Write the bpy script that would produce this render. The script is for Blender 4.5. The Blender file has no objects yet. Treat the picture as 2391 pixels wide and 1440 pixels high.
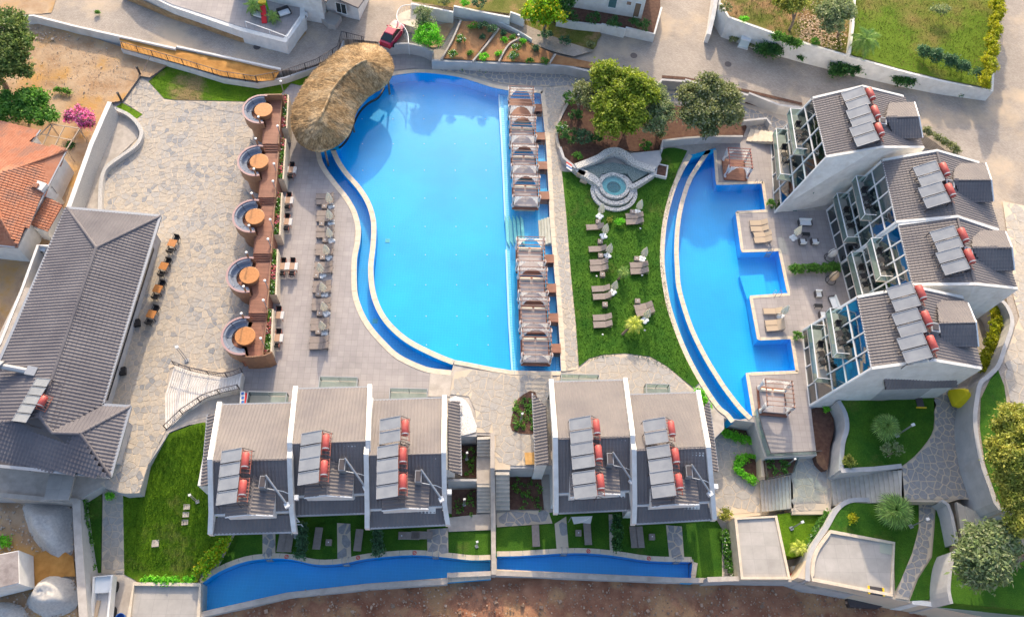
import bpy, math, random
import numpy as np
from mathutils import Vector, Matrix
from mathutils.geometry import delaunay_2d_cdt, tessellate_polygon
R = math.radians
rnd = random.Random(7)
sc = bpy.context.scene
col = sc.collection
# ---------------------------------------------------------------- camera
FL, CH = 1860.0, 72.0            # focal length in photo pixels, camera height in metres
nv = np.array([-130., 970., FL]); nv /= np.linalg.norm(nv)
cr = np.array([math.sqrt(1-nv[0]**2), 0, -nv[0]])
_dz = -nv[1]; _dx = -cr[2]*_dz/cr[0]
cd = np.array([_dx, -math.sqrt(1-_dx*_dx-_dz*_dz), _dz]); cf = np.cross(cr, cd)
cam = bpy.data.cameras.new('camera'); co = bpy.data.objects.new('camera', cam); col.objects.link(co)
cam.sensor_width = 36; cam.lens = 36*FL/2391; cam.clip_end = 2000; cam.clip_start = .5
co.matrix_world = Matrix(((cr[0], -cd[0], -cf[0], 0), (cr[1], -cd[1], -cf[1], 0), (cr[2], -cd[2], -cf[2], CH), (0, 0, 0, 1)))
sc.camera = co
# ---------------------------------------------------------------- light
SUN_E = 26
wd = bpy.data.worlds.new('World'); sc.world = wd; wd.use_nodes = True
wn = wd.node_tree.nodes; wl = wd.node_tree.links
sky = wn.new('ShaderNodeTexSky'); sky.sky_type = 'NISHITA'; sky.sun_disc = False
sky.sun_elevation = R(SUN_E); sky.sun_rotation = 0; sky.air_density = 1.0; sky.dust_density = 4.0
wl.new(sky.outputs[0], wn['Background'].inputs[0]); wn['Background'].inputs[1].default_value = 0.15
sl = bpy.data.lights.new('sun', 'SUN'); sl.energy = 2.05; sl.angle = R(.8); sl.color = (1, .82, .58)
so = bpy.data.objects.new('sun', sl); col.objects.link(so); so.rotation_euler = (-R(90-SUN_E), 0, 0); so.location = (0, 100, 60)
sc.view_settings.view_transform = 'Standard'; sc.view_settings.look = 'None'
sc.view_settings.exposure = 1.13; sc.view_settings.gamma = 1
# ---------------------------------------------------------------- helpers
def W(x, y, z=0.0):              # survey: photo pixel -> world point on the level z
    v = cf*FL + cr*(x-1195.5) + cd*(y-720); s = (z-CH)/v[2]
    return Vector((v[0]*s, v[1]*s, z))
def Zat(x, y, f, n=4):
    z = 0.0
    for _ in range(n):
        p = np.array([x, y, z-CH]); d_ = p@cf; z = f(1195.5+FL*(p@cr)/d_, 720+FL*(p@cd)/d_)
    return z
def zf(z): return z if callable(z) else (lambda x, y: z)
def PP(pts, z=0.0):
    f = zf(z); return [Vector((p.x, p.y, f(0, 0))) if isinstance(p, Vector) else W(p[0], p[1], f(p[0], p[1])) for p in pts]
def smooth(pts, n=4, closed=False):
    P = [np.array(p, float) for p in pts]; N = len(P); out = []
    rng = range(N) if closed else range(N-1)
    for i in rng:
        if closed: a, b, c, d = P[i-1], P[i], P[(i+1) % N], P[(i+2) % N]
        else: a, b, c, d = P[max(i-1, 0)], P[i], P[i+1], P[min(i+2, N-1)]
        for k in range(n):
            t = k/n
            out.append(tuple(.5*((2*b)+(c-a)*t+(2*a-5*b+4*c-d)*t*t+(3*b-a-3*c+d)*t**3)))
    if not closed: out.append(tuple(P[-1]))
    return out
def inside(p, poly):
    x, y = p[0], p[1]; c = False; n = len(poly); j = n-1
    for i in range(n):
        xi, yi, xj, yj = poly[i][0], poly[i][1], poly[j][0], poly[j][1]
        if (yi > y) != (yj > y) and x < (xj-xi)*(y-yi)/(yj-yi)+xi: c = not c
        j = i
    return c
class MB:
    def __init__(s): s.v = []; s.f = []
    def add(s, vs, fs):
        o = len(s.v); s.v += [tuple(v) for v in vs]; s.f += [tuple(i+o for i in f) for f in fs]; return s
    def box(s, cx, cy, z0, sx, sy, h, rot=0, tilt=None):
        c, n = math.cos(rot), math.sin(rot); vs = []
        for dz in (0, h):
            for a, b in ((-1, -1), (1, -1), (1, 1), (-1, 1)):
                x, y = a*sx/2, b*sy/2; z = z0+dz
                if tilt: z += tilt*x
                vs.append((cx+x*c-y*n, cy+x*n+y*c, z))
        return s.add(vs, [(3, 2, 1, 0), (4, 5, 6, 7), (0, 1, 5, 4), (1, 2, 6, 5), (2, 3, 7, 6), (3, 0, 4, 7)])
    def beam(s, p, q, w, h=None, up=(0, 0, 1)):
        h = h or w; p, q = Vector(p), Vector(q); d = (q-p)
        if d.length < 1e-6: return s
        d.normalize(); u = Vector(up)
        if abs(d.dot(u)) > .97: u = Vector((1, 0, 0))
        a = d.cross(u).normalized(); b = a.cross(d).normalized(); vs = []
        for e in (p, q):
            for i, j in ((-1, -1), (1, -1), (1, 1), (-1, 1)): vs.append(e+a*i*w/2+b*j*h/2)
        return s.add(vs, [(0, 1, 2, 3), (7, 6, 5, 4), (4, 5, 1, 0), (5, 6, 2, 1), (6, 7, 3, 2), (7, 4, 0, 3)])
    def tube(s, p, q, r, r2=None, n=8, cap=True):
        p, q = Vector(p), Vector(q); r2 = r if r2 is None else r2; d = (q-p).normalized()
        u = Vector((0, 0, 1)) if abs(d.z) < .9 else Vector((1, 0, 0))
        a = d.cross(u).normalized(); b = d.cross(a); vs = []
        for e, rr in ((p, r), (q, r2)):
            for k in range(n):
                t = 2*math.pi*k/n; vs.append(e+a*math.cos(t)*rr+b*math.sin(t)*rr)
        fs = [(k, (k+1) % n, n+(k+1) % n, n+k) for k in range(n)]
        if cap: fs += [tuple(range(n))[::-1], tuple(range(n, 2*n))]
        return s.add(vs, fs)
    def path(s, pts, r, n=6):
        for a, b in zip(pts[:-1], pts[1:]): s.tube(a, b, r, n=n)
        return s
    def lathe(s, c, prof, n=16, sy=1.0, rot=0):
        vs = []; fs = []
        for r, z in prof:
            for k in range(n):
                t = 2*math.pi*k/n; x, y = r*math.cos(t), r*sy*math.sin(t)
                vs.append((c[0]+x*math.cos(rot)-y*math.sin(rot), c[1]+x*math.sin(rot)+y*math.cos(rot), c[2]+z))
        m = len(prof)
        for j in range(m-1):
            for k in range(n):
                fs.append((j*n+k, j*n+(k+1) % n, (j+1)*n+(k+1) % n, (j+1)*n+k))
        if prof[0][0] > 1e-3: fs.append(tuple(range(n))[::-1])
        if prof[-1][0] > 1e-3: fs.append(tuple(range((m-1)*n, m*n)))
        return s.add(vs, fs)
    def prism(s, top, z0, cap=True):      # top: world points (z each), sides drop to z0
        n = len(top); a = sum(top[i][0]*top[(i+1) % n][1]-top[(i+1) % n][0]*top[i][1] for i in range(n))
        if a < 0: top = top[::-1]
        zb = z0 if callable(z0) else (lambda p: z0)
        vs = [tuple(p) for p in top]+[(p[0], p[1], zb(p)) for p in top]
        fs = [(i, n+i, n+(i+1) % n, (i+1) % n) for i in range(n)]
        if cap:
            tri = tessellate_polygon([[Vector(p) for p in top]])
            for t in tri:
                i, j, k = t
                A, B, C = top[i], top[j], top[k]
                cr_ = (B[0]-A[0])*(C[1]-A[1])-(B[1]-A[1])*(C[0]-A[0])
                fs.append((i, j, k) if cr_ > 0 else (i, k, j))
        return s.add(vs, fs)
    def build(s, name, mat, parent=None, smooth=False, world=False):
        me = bpy.data.meshes.new(name)
        vs = s.v
        if world and parent is not None:
            L = parent.location; vs = [(v[0]-L[0], v[1]-L[1], v[2]-L[2]) for v in vs]
        me.from_pydata(vs, [], s.f); me.update()
        if smooth: me.shade_smooth()
        me.materials.append(mat)
        o = bpy.data.objects.new(name, me); col.objects.link(o)
        if parent is not None: o.parent = parent
        return o
def link(name, me, parent=None, loc=None):
    o = bpy.data.objects.new(name, me); col.objects.link(o)
    if parent is not None: o.parent = parent
    if loc is not None: o.location = loc
    return o
def tag(o, label=None, cat=None, group=None, kind=None):
    if label: o['label'] = label
    if cat: o['category'] = cat
    if group: o['group'] = group
    if kind: o['kind'] = kind
    return o
def thing(name, label, cat, loc=(0, 0, 0), rz=0, group=None, s=1):
    o = bpy.data.objects.new(name, None); col.objects.link(o); o.empty_display_size = .2
    o.location = loc; o.rotation_euler = (0, 0, rz); o.scale = (s, s, s)
    return tag(o, label, cat, group)
def struct(o): o['kind'] = 'structure'; return o
kids = {}
def dup(root, loc, rz=None, label=None, group=None, s=None):
    if root.name not in kids:
        kids[root.name] = [(c, list(c.children)) for c in root.children]
    r = root.copy(); col.objects.link(r); r.location = loc
    if rz is not None: r.rotation_euler = (0, 0, rz)
    if s: r.scale = (s, s, s)
    if label: r['label'] = label
    if group: r['group'] = group
    for c, gs in kids[root.name]:
        k = c.copy(); col.objects.link(k); k.parent = r
        for g in gs:
            h = g.copy(); col.objects.link(h); h.parent = k
    return r
used = set()
def place(root, loc, rz=0, label=None, group=None, s=None):
    if root.name in used: return dup(root, loc, rz, label, group, s)
    used.add(root.name); kids[root.name] = [(c, list(c.children)) for c in root.children]
    root.location = loc; root.rotation_euler = (0, 0, rz)
    if s: root.scale = (s, s, s)
    if label: root['label'] = label
    if group: root['group'] = group
    return root
ORD = ['first', 'second', 'third', 'fourth', 'fifth', 'sixth', 'seventh', 'eighth', 'ninth', 'tenth', 'eleventh', 'twelfth', 'thirteenth', 'fourteenth', 'fifteenth', 'sixteenth', 'seventeenth', 'eighteenth', 'nineteenth', 'twentieth']
# ---------------------------------------------------------------- materials
def nt(name):
    m = bpy.data.materials.new(name); m.use_nodes = True
    n, l = m.node_tree.nodes, m.node_tree.links
    return m, n, l, n['Principled BSDF']
def rgb(h):                      # '#rrggbb' as seen -> linear
    h = h.lstrip('#'); c = [int(h[i:i+2], 16)/255 for i in (0, 2, 4)]
    return tuple((v/12.92 if v <= .04045 else ((v+.055)/1.055)**2.4) for v in c)
def c4(c): return (c[0], c[1], c[2], 1)
def noise(n, l, pos, scale, detail=4, rough=.55):
    t = n.new('ShaderNodeTexNoise'); t.inputs['Scale'].default_value = scale; t.inputs['Detail'].default_value = detail
    t.inputs['Roughness'].default_value = rough; l.new(pos, t.inputs['Vector']); return t.outputs['Fac']
def ramp(n, l, fac, stops):
    r = n.new('ShaderNodeValToRGB'); e = r.color_ramp.elements
    while len(e) < len(stops): e.new(.5)
    for k, (p, c) in enumerate(stops): e[k].position = p; e[k].color = c4(c)
    l.new(fac, r.inputs['Fac']); return r.outputs['Color']
def mixc(n, l, fac, a, b, mode='MIX'):
    m = n.new('ShaderNodeMix'); m.data_type = 'RGBA'; m.blend_type = mode
    for s, v in ((0, fac), (6, a), (7, b)):
        if isinstance(v, (int, float)): m.inputs[s].default_value = v
        elif isinstance(v, tuple): m.inputs[s].default_value = c4(v)
        else: l.new(v, m.inputs[s])
    return m.outputs[2]
def mat(name, c1, c2=None, scale=1.2, rough=.8, bump=0, bscale=20, isl=0, metal=0, c3=None, s3=.2, spec=None, lo=.35, hi=.65, t3=(.5, .62), trans=0):
    m, n, l, b = nt(name); g = n.new('ShaderNodeNewGeometry'); pos = g.outputs['Position']
    c = c1
    if c2: c = ramp(n, l, noise(n, l, pos, scale, 6, .6), [(lo, c1), (hi, c2)])
    if c3: c = mixc(n, l, ramp(n, l, noise(n, l, pos, s3, 5, .6), [(t3[0], (0, 0, 0)), (t3[1], (1, 1, 1))]), c, c3)
    if isl:
        r = ramp(n, l, g.outputs['Random Per Island'], [(0, (1-isl,)*3), (1, (1+isl,)*3)])
        c = mixc(n, l, 1.0, c, r, 'MULTIPLY')
    if isinstance(c, tuple): b.inputs['Base Color'].default_value = c4(c)
    else: l.new(c, b.inputs['Base Color'])
    b.inputs['Roughness'].default_value = rough; b.inputs['Metallic'].default_value = metal
    if spec is not None: b.inputs['Specular IOR Level'].default_value = spec
    if bump:
        k = n.new('ShaderNodeBump'); k.inputs['Strength'].default_value = bump; k.inputs['Distance'].default_value = .05
        l.new(noise(n, l, pos, bscale, 5, .6), k.inputs['Height']); l.new(k.outputs[0], b.inputs['Normal'])
    if trans:
        tr = n.new('ShaderNodeBsdfTranslucent'); ms = n.new('ShaderNodeMixShader'); ms.inputs[0].default_value = trans
        if isinstance(c, tuple): tr.inputs[0].default_value = c4(c)
        else: l.new(c, tr.inputs[0])
        l.new(b.outputs[0], ms.inputs[1]); l.new(tr.outputs[0], ms.inputs[2]); l.new(ms.outputs[0], n['Material Output'].inputs[0])
    return m
def leafmat(name, a, b, c=None, sc_=1.1):
    m, n, l, bs = nt(name); g = n.new('ShaderNodeNewGeometry')
    x = ramp(n, l, noise(n, l, g.outputs['Position'], sc_, 4), [(.38, tuple(min(1, v*1.9) for v in a)), (.62, tuple(min(1, v*1.7) for v in b))])
    if c: x = mixc(n, l, ramp(n, l, g.outputs['Random Per Island'], [(.72, (0, 0, 0)), (.8, (1, 1, 1))]), x, c)
    r = ramp(n, l, g.outputs['Random Per Island'], [(0, (.6, .6, .6)), (1, (1.45, 1.45, 1.3))])
    x = mixc(n, l, 1.0, x, r, 'MULTIPLY'); l.new(x, bs.inputs['Base Color']); bs.inputs['Roughness'].default_value = .6
    tr = n.new('ShaderNodeBsdfTranslucent'); ms = n.new('ShaderNodeMixShader'); ms.inputs[0].default_value = .42
    l.new(x, tr.inputs[0]); l.new(bs.outputs[0], ms.inputs[1]); l.new(tr.outputs[0], ms.inputs[2]); l.new(ms.outputs[0], n['Material Output'].inputs[0])
    return m
def grassmat(name, a, b, dry, t3=(.58, .72), s3=.25):
    m, n, l, bs = nt(name); g = n.new('ShaderNodeNewGeometry'); pos = g.outputs['Position']
    x = ramp(n, l, noise(n, l, pos, .45, 6, .65), [(.35, a), (.65, b)])
    x = mixc(n, l, ramp(n, l, noise(n, l, pos, s3, 6, .65), [(t3[0], (0, 0, 0)), (t3[1], (1, 1, 1))]), x, dry)
    f = ramp(n, l, noise(n, l, pos, 9, 5, .75), [(.3, (.6, .6, .6)), (.7, (1.4, 1.4, 1.4))])
    x = mixc(n, l, 1.0, x, f, 'MULTIPLY'); l.new(x, bs.inputs['Base Color']); bs.inputs['Roughness'].default_value = .9
    bs.inputs['Specular IOR Level'].default_value = .1
    k = n.new('ShaderNodeBump'); k.inputs['Strength'].default_value = .9; k.inputs['Distance'].default_value = .08
    l.new(noise(n, l, pos, 14, 6, .7), k.inputs['Height']); l.new(k.outputs[0], bs.inputs['Normal'])
    return m
def gridmat(name, a, b, line, w, h, mortar=.02, offset=.5, rough=.8, c3=None, bump=.4, rot=0, s3=.3):
    m, n, l, bs = nt(name); g = n.new('ShaderNodeNewGeometry'); mp = n.new('ShaderNodeMapping')
    mp.inputs['Rotation'].default_value = (0, 0, rot); l.new(g.outputs['Position'], mp.inputs['Vector'])
    t = n.new('ShaderNodeTexBrick'); t.offset = offset; t.inputs['Scale'].default_value = 1
    t.inputs['Brick Width'].default_value = w; t.inputs['Row Height'].default_value = h; t.inputs['Mortar Size'].default_value = mortar
    t.inputs['Color1'].default_value = c4(a); t.inputs['Color2'].default_value = c4(b); t.inputs['Mortar'].default_value = c4(line)
    l.new(mp.outputs[0], t.inputs['Vector']); x = t.outputs['Color']
    f = ramp(n, l, noise(n, l, g.outputs['Position'], s3, 6, .65), [(.3, (.82, .82, .82)), (.7, (1.15, 1.15, 1.15))])
    x = mixc(n, l, 1.0, x, f, 'MULTIPLY')
    if c3: x = mixc(n, l, ramp(n, l, noise(n, l, g.outputs['Position'], .12, 6, .6), [(.5, (0, 0, 0)), (.64, (.85, .85, .85))]), x, c3)
    l.new(x, bs.inputs['Base Color']); bs.inputs['Roughness'].default_value = rough
    k = n.new('ShaderNodeBump'); k.inputs['Strength'].default_value = bump; k.inputs['Distance'].default_value = .02; k.invert = True
    l.new(t.outputs['Fac'], k.inputs['Height']); l.new(k.outputs[0], bs.inputs['Normal'])
    return m
def stonemat(name, stops, patch=None, big=.25):
    m, n, l, bs = nt(name); g = n.new('ShaderNodeNewGeometry'); pos = g.outputs['Position']
    x = ramp(n, l, g.outputs['Random Per Island'], stops)
    if patch: x = mixc(n, l, ramp(n, l, noise(n, l, pos, big, 5, .6), [(.42, (0, 0, 0)), (.62, (.8, .8, .8))]), x, patch)
    f = ramp(n, l, noise(n, l, pos, 3.5, 6, .7), [(.3, (.78, .78, .78)), (.7, (1.2, 1.2, 1.2))])
    x = mixc(n, l, 1.0, x, f, 'MULTIPLY'); l.new(x, bs.inputs['Base Color']); bs.inputs['Roughness'].default_value = .85
    k = n.new('ShaderNodeBump'); k.inputs['Strength'].default_value = .5; k.inputs['Distance'].default_value = .03
    l.new(noise(n, l, pos, 12, 5), k.inputs['Height']); l.new(k.outputs[0], bs.inputs['Normal'])
    return m
def watermat(name, tint, rip=.25):
    m, n, l, bs = nt(name); n.remove(bs)
    tr = n.new('ShaderNodeBsdfTransparent'); tr.inputs[0].default_value = c4(tint)
    gl = n.new('ShaderNodeBsdfGlossy'); gl.inputs['Roughness'].default_value = .05; gl.inputs[0].default_value = (1, 1, 1, 1)
    lw = n.new('ShaderNodeLayerWeight'); pw = n.new('ShaderNodeMath'); pw.operation = 'POWER'; pw.inputs[1].default_value = 5; fr = n.new('ShaderNodeMath'); fr.operation = 'MULTIPLY_ADD'; fr.inputs[1].default_value = .95; fr.inputs[2].default_value = .02
    g = n.new('ShaderNodeNewGeometry'); k = n.new('ShaderNodeBump'); k.inputs['Strength'].default_value = rip; k.inputs['Distance'].default_value = .05
    l.new(noise(n, l, g.outputs['Position'], 2.2, 5, .6), k.inputs['Height']); l.new(k.outputs[0], gl.inputs['Normal']); l.new(lw.outputs['Facing'], pw.inputs[0]); l.new(pw.outputs[0], fr.inputs[0])
    ms = n.new('ShaderNodeMixShader'); l.new(fr.outputs[0], ms.inputs[0]); l.new(tr.outputs[0], ms.inputs[1]); l.new(gl.outputs[0], ms.inputs[2])
    l.new(ms.outputs[0], n['Material Output'].inputs[0]); return m
def glassmat(name, tint, refl=.15, rough=.03):
    m, n, l, bs = nt(name); n.remove(bs)
    tr = n.new('ShaderNodeBsdfTransparent'); tr.inputs[0].default_value = c4(tint)
    gl = n.new('ShaderNodeBsdfGlossy'); gl.inputs['Roughness'].default_value = rough
    lw = n.new('ShaderNodeLayerWeight'); pw = n.new('ShaderNodeMath'); pw.operation = 'POWER'; pw.inputs[1].default_value = 4
    ma = n.new('ShaderNodeMath'); ma.operation = 'MULTIPLY_ADD'; ma.inputs[1].default_value = .8; ma.inputs[2].default_value = refl; ma.use_clamp = True
    l.new(lw.outputs['Facing'], pw.inputs[0]); l.new(pw.outputs[0], ma.inputs[0])
    ms = n.new('ShaderNodeMixShader'); l.new(ma.outputs[0], ms.inputs[0]); l.new(tr.outputs[0], ms.inputs[1]); l.new(gl.outputs[0], ms.inputs[2])
    l.new(ms.outputs[0], n['Material Output'].inputs[0]); return m
X = {}
X['earth'] = mat('earth', (.30, .125, .07), (.45, .22, .125), .8, .95, 1, 6, c3=(.50, .28, .14), s3=.3)
X['dirt'] = mat('dirt', (.36, .22, .12), (.50, .37, .25), .5, .95, .8, 5, c3=(.46, .26, .09), s3=.25)
X['ochre'] = mat('ochre soil', (.38, .17, .035), (.54, .27, .07), .8, .95, .8, 8)
X['mulch'] = mat('mulch', (.085, .038, .028), (.14, .075, .05), 3, .95, .8, 14)
X['drygrass'] = grassmat('dry grass', (.10, .13, .02), (.22, .20, .06), (.33, .21, .10), (.5, .6))
X['grass'] = grassmat('grass', (.075, .165, .010), (.145, .26, .014), (.27, .24, .07), (.54, .78))
X['grass2'] = grassmat('deep grass', (.035, .115, .014), (.075, .175, .018), (.17, .17, .05), (.58, .82))
X['deck'] = gridmat('deck tiles', (.33, .30, .30), (.37, .335, .33), (.26, .24, .24), .6, .6, .014, 0, .75, bump=.2)
X['road'] = gridmat('block paving', (.36, .31, .27), (.46, .40, .345), (.24, .20, .17), .24, .12, .014, .5, .85, c3=(.54, .42, .30), rot=.25)
X['concrete'] = mat('concrete', (.42, .37, .33), (.52, .47, .42), 1.4, .85, .3, 12, c3=(.36, .32, .28), s3=.6, t3=(.52, .7))
X['greyroof'] = gridmat('terrace screed', (.40, .375, .35), (.44, .41, .385), (.35, .33, .31), 1.2, 1.2, .015, 0, .85, bump=.1, s3=.5)
X['cream'] = mat('cream stone coping', (.60, .50, .38), (.70, .60, .48), 2, .7, .15, 10)
X['white'] = mat('white render', (.66, .65, .63), (.78, .77, .75), 1.3, .8, .1, 20, c3=(.62, .59, .55), s3=.8, t3=(.56, .76))
X['greywall'] = mat('grey render', (.40, .40, .41), (.49, .48, .48), 1.1, .85, .15, 18, c3=(.39, .37, .36), s3=.7, t3=(.55, .75))
X['mortar'] = mat('paving mortar', (.55, .455, .35), (.61, .52, .41), .6, .9, .3, 9)
X['stone_a'] = stonemat('pale flagstone', [(0, (.42, .37, .31)), (.35, (.49, .43, .36)), (.55, (.40, .375, .35)), (.78, (.31, .305, .31)), (1, (.235, .245, .265))], (.45, .39, .32), .35)
X['stone_b'] = stonemat('slate flagstone', [(0, (.19, .205, .23)), (.4, (.25, .26, .28)), (.62, (.32, .31, .31)), (.8, (.40, .35, .29)), (1, (.50, .42, .32))])
X['stair'] = mat('pale stair stone', (.50, .45, .39), (.60, .55, .48), 1.6, .8, .25, 14, isl=.06)
X['bed'] = mat('red brown bed soil', (.30, .14, .06), (.42, .22, .10), .9, .95, .8, 9)
X['pebble'] = mat('pebble render', (.38, .37, .36), (.62, .60, .57), 14, .85, .8, 14)
X['cobble'] = mat('white cobbles', (.16, .17, .18), (.66, .64, .60), 9, .7, 1, 9, lo=.4, hi=.5)
X['cobble_g'] = mat('green cobbles', (.07, .12, .12), (.28, .33, .31), 9, .7, 1, 9, lo=.4, hi=.6)
X['tile_dark'] = mat('dark concrete roof tiles', (.15, .137, .145), (.20, .18, .178), .35, .75, .2, 20)
X['tile_red'] = mat('terracotta roof tiles', (.40, .145, .075), (.50, .21, .12), 1.2, .8, .3, 20, c3=(.32, .15, .10), s3=.6)
X['tile_dk2'] = mat('slate grey roof tiles', (.105, .098, .115), (.15, .14, .155), .35, .75, .2, 20)
X['thatch'] = mat('thatch', (.25, .15, .065), (.42, .28, .14), 2.2, .95, .8, 12, isl=.5, c3=(.46, .33, .19), s3=.5)
X['wood'] = mat('red brown decking', (.24, .095, .055), (.33, .14, .085), 2, .6, .2, 20)
X['wood_l'] = mat('orange teak', (.44, .175, .05), (.56, .24, .075), 5, .45, .1, 20)
X['drum'] = mat('bronze cladding', (.26, .13, .075), (.33, .18, .10), 3, .5, .1, 20)
X['rim'] = mat('rose metal rim', (.42, .27, .26), None, rough=.4)
X['cushion'] = mat('grey blue cushion', (.20, .23, .29), (.25, .28, .34), 3, .9)
X['plank_w'] = mat('weathered white planks', (.62, .57, .52), (.76, .72, .68), 1.5, .85, .3, 16, isl=.08)
X['taupe'] = mat('taupe mesh fabric', (.26, .215, .19), (.31, .26, .235), 4, .9)
X['taupe_d'] = mat('taupe frame', (.16, .13, .115), None, rough=.6)
X['beigefab'] = mat('beige fabric', (.50, .39, .28), None, rough=.9)
X['canvas'] = mat('cream canvas', (.82, .74, .56), (.86, .80, .66), 4, .9)
X['whitefab'] = mat('white fabric', (.78, .77, .77), None, rough=.9, trans=.3)
X['plastic_w'] = mat('white plastic', (.75, .78, .80), None, rough=.4)
X['black'] = mat('black rattan', (.022, .022, .026), None, rough=.6)
X['metal_d'] = mat('dark metal', (.09, .08, .085), None, rough=.45, metal=.4)
X['metal_g'] = mat('grey metal', (.40, .41, .43), None, rough=.4, metal=.5)
X['white_trim'] = mat('white trim', (.74, .76, .78), None, rough=.5)
X['panel'] = mat('solar collector glass', (.26, .27, .29), (.33, .34, .355), .9, .22, 0, spec=.8)
X['tank'] = mat('red enamel tank', (.40, .055, .05), (.46, .10, .085), 3, .5)
X['pipe'] = mat('copper red pipes', (.35, .12, .09), None, rough=.5)
X['post'] = mat('lamp post grey', (.34, .34, .36), None, rough=.4, metal=.3)
X['lamp_w'] = mat('lamp head', (.7, .7, .7), None, rough=.4)
X['trunk'] = mat('bark', (.17, .12, .085), (.28, .21, .16), 5, .95, .8, 12)
X['brownface'] = mat('brown stained plaster', (.32, .19, .09), (.42, .28, .15), 2, .9, .5, 8)
X['yellow'] = mat('yellow tarpaulin', (.75, .62, .01), None, rough=.7)
X['yellowp'] = mat('yellow plastic', (.80, .55, .02), None, rough=.5)
X['red'] = mat('red plastic', (.70, .02, .03), None, rough=.5)
X['blue'] = mat('blue plastic', (.03, .14, .45), None, rough=.5)
X['carred'] = mat('crimson car paint', (.42, .012, .06), None, rough=.18, spec=.8)
X['darkglass'] = mat('dark glass', (.02, .028, .03), None, rough=.06, spec=.9)
X['tyre'] = mat('tyre', (.02, .02, .02), None, rough=.9)
X['gravel'] = mat('crushed white gravel', (.48, .46, .44), (.62, .59, .55), 5, .95, 1, 30)
X['whitestone'] = mat('white pebbles', (.55, .53, .52), (.82, .80, .78), 6, .9, .9, 9)
X['ply'] = mat('plywood sheet', (.50, .27, .08), (.60, .36, .13), 3, .8)
X['rubblegrey'] = mat('rubble masonry', (.20, .18, .18), (.42, .37, .34), 3, .95, .9, 6)
X['flower'] = mat('red and pink flowers', (.45, .05, .04), (.60, .16, .22), 4, .8, isl=.4)
X['flower_w'] = mat('white blossoms', (.7, .72, .6), None, rough=.8)
X['pool'] = gridmat('bright pool mosaic', (.001, .42, .83), (.001, .43, .85), (.012, .49, .90), .30, .30, .016, 0, .35, bump=0, rot=.03, s3=.1)
X['pool_d'] = gridmat('blue pool mosaic', (.001, .37, .70), (.002, .385, .73), (.02, .44, .78), .30, .30, .02, 0, .35, bump=0, rot=.03, s3=.1)
X['pool_s'] = gridmat('pale pool mosaic', (.10, .60, .85), (.14, .64, .88), (.4, .8, .95), .30, .30, .02, 0, .4, bump=0)
X['pool_w'] = mat('pale pool edge', (.55, .80, .90), None, rough=.4)
X['teal'] = mat('teal mosaic', (.05, .36, .36), (.12, .50, .48), 9, .5)
X['water'] = watermat('pool water', (.90, .97, 1), .2)
X['glass'] = glassmat('clear green glass', (.72, .88, .86), .06)
X['facade'] = glassmat('tinted facade glass', (.08, .36, .40), .30)
X['rail'] = glassmat('railing glass', (.48, .66, .66), .06)
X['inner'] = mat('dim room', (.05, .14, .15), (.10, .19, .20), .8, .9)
X['l_carob'] = leafmat('carob leaves', (.12, .17, .015), (.22, .26, .03))
X['l_olive'] = leafmat('olive leaves', (.10, .13, .045), (.20, .22, .09), (.30, .32, .22))
X['l_oliveg'] = leafmat('grey olive leaves', (.12, .17, .07), (.20, .25, .12), (.32, .35, .22))
X['l_left'] = leafmat('broad crown leaves', (.06, .11, .03), (.14, .18, .05))
X['l_dark'] = leafmat('dark green leaves', (.02, .075, .02), (.05, .13, .03))
X['l_mid'] = leafmat('green leaves', (.045, .13, .02), (.10, .22, .03))
X['l_bright'] = leafmat('bright lime leaves', (.12, .28, .01), (.24, .38, .01), (.50, .42, .01))
X['l_lime'] = leafmat('spring green leaves', (.10, .32, .02), (.16, .42, .03))
X['l_pine'] = leafmat('pine needles', (.14, .17, .03), (.30, .29, .06))
X['l_gold'] = leafmat('golden cypress leaves', (.20, .23, .008), (.30, .29, .01))
X['l_bush'] = leafmat('blue green bush leaves', (.04, .10, .05), (.07, .14, .075))
X['l_pink'] = leafmat('pink bougainvillea', (.62, .10, .30), (.75, .22, .42), (.12, .16, .05))
X['l_palm'] = leafmat('palm fronds', (.10, .19, .05), (.20, .29, .08))
X['l_palmy'] = leafmat('yellow green fronds', (.30, .34, .06), (.40, .42, .12))
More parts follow.
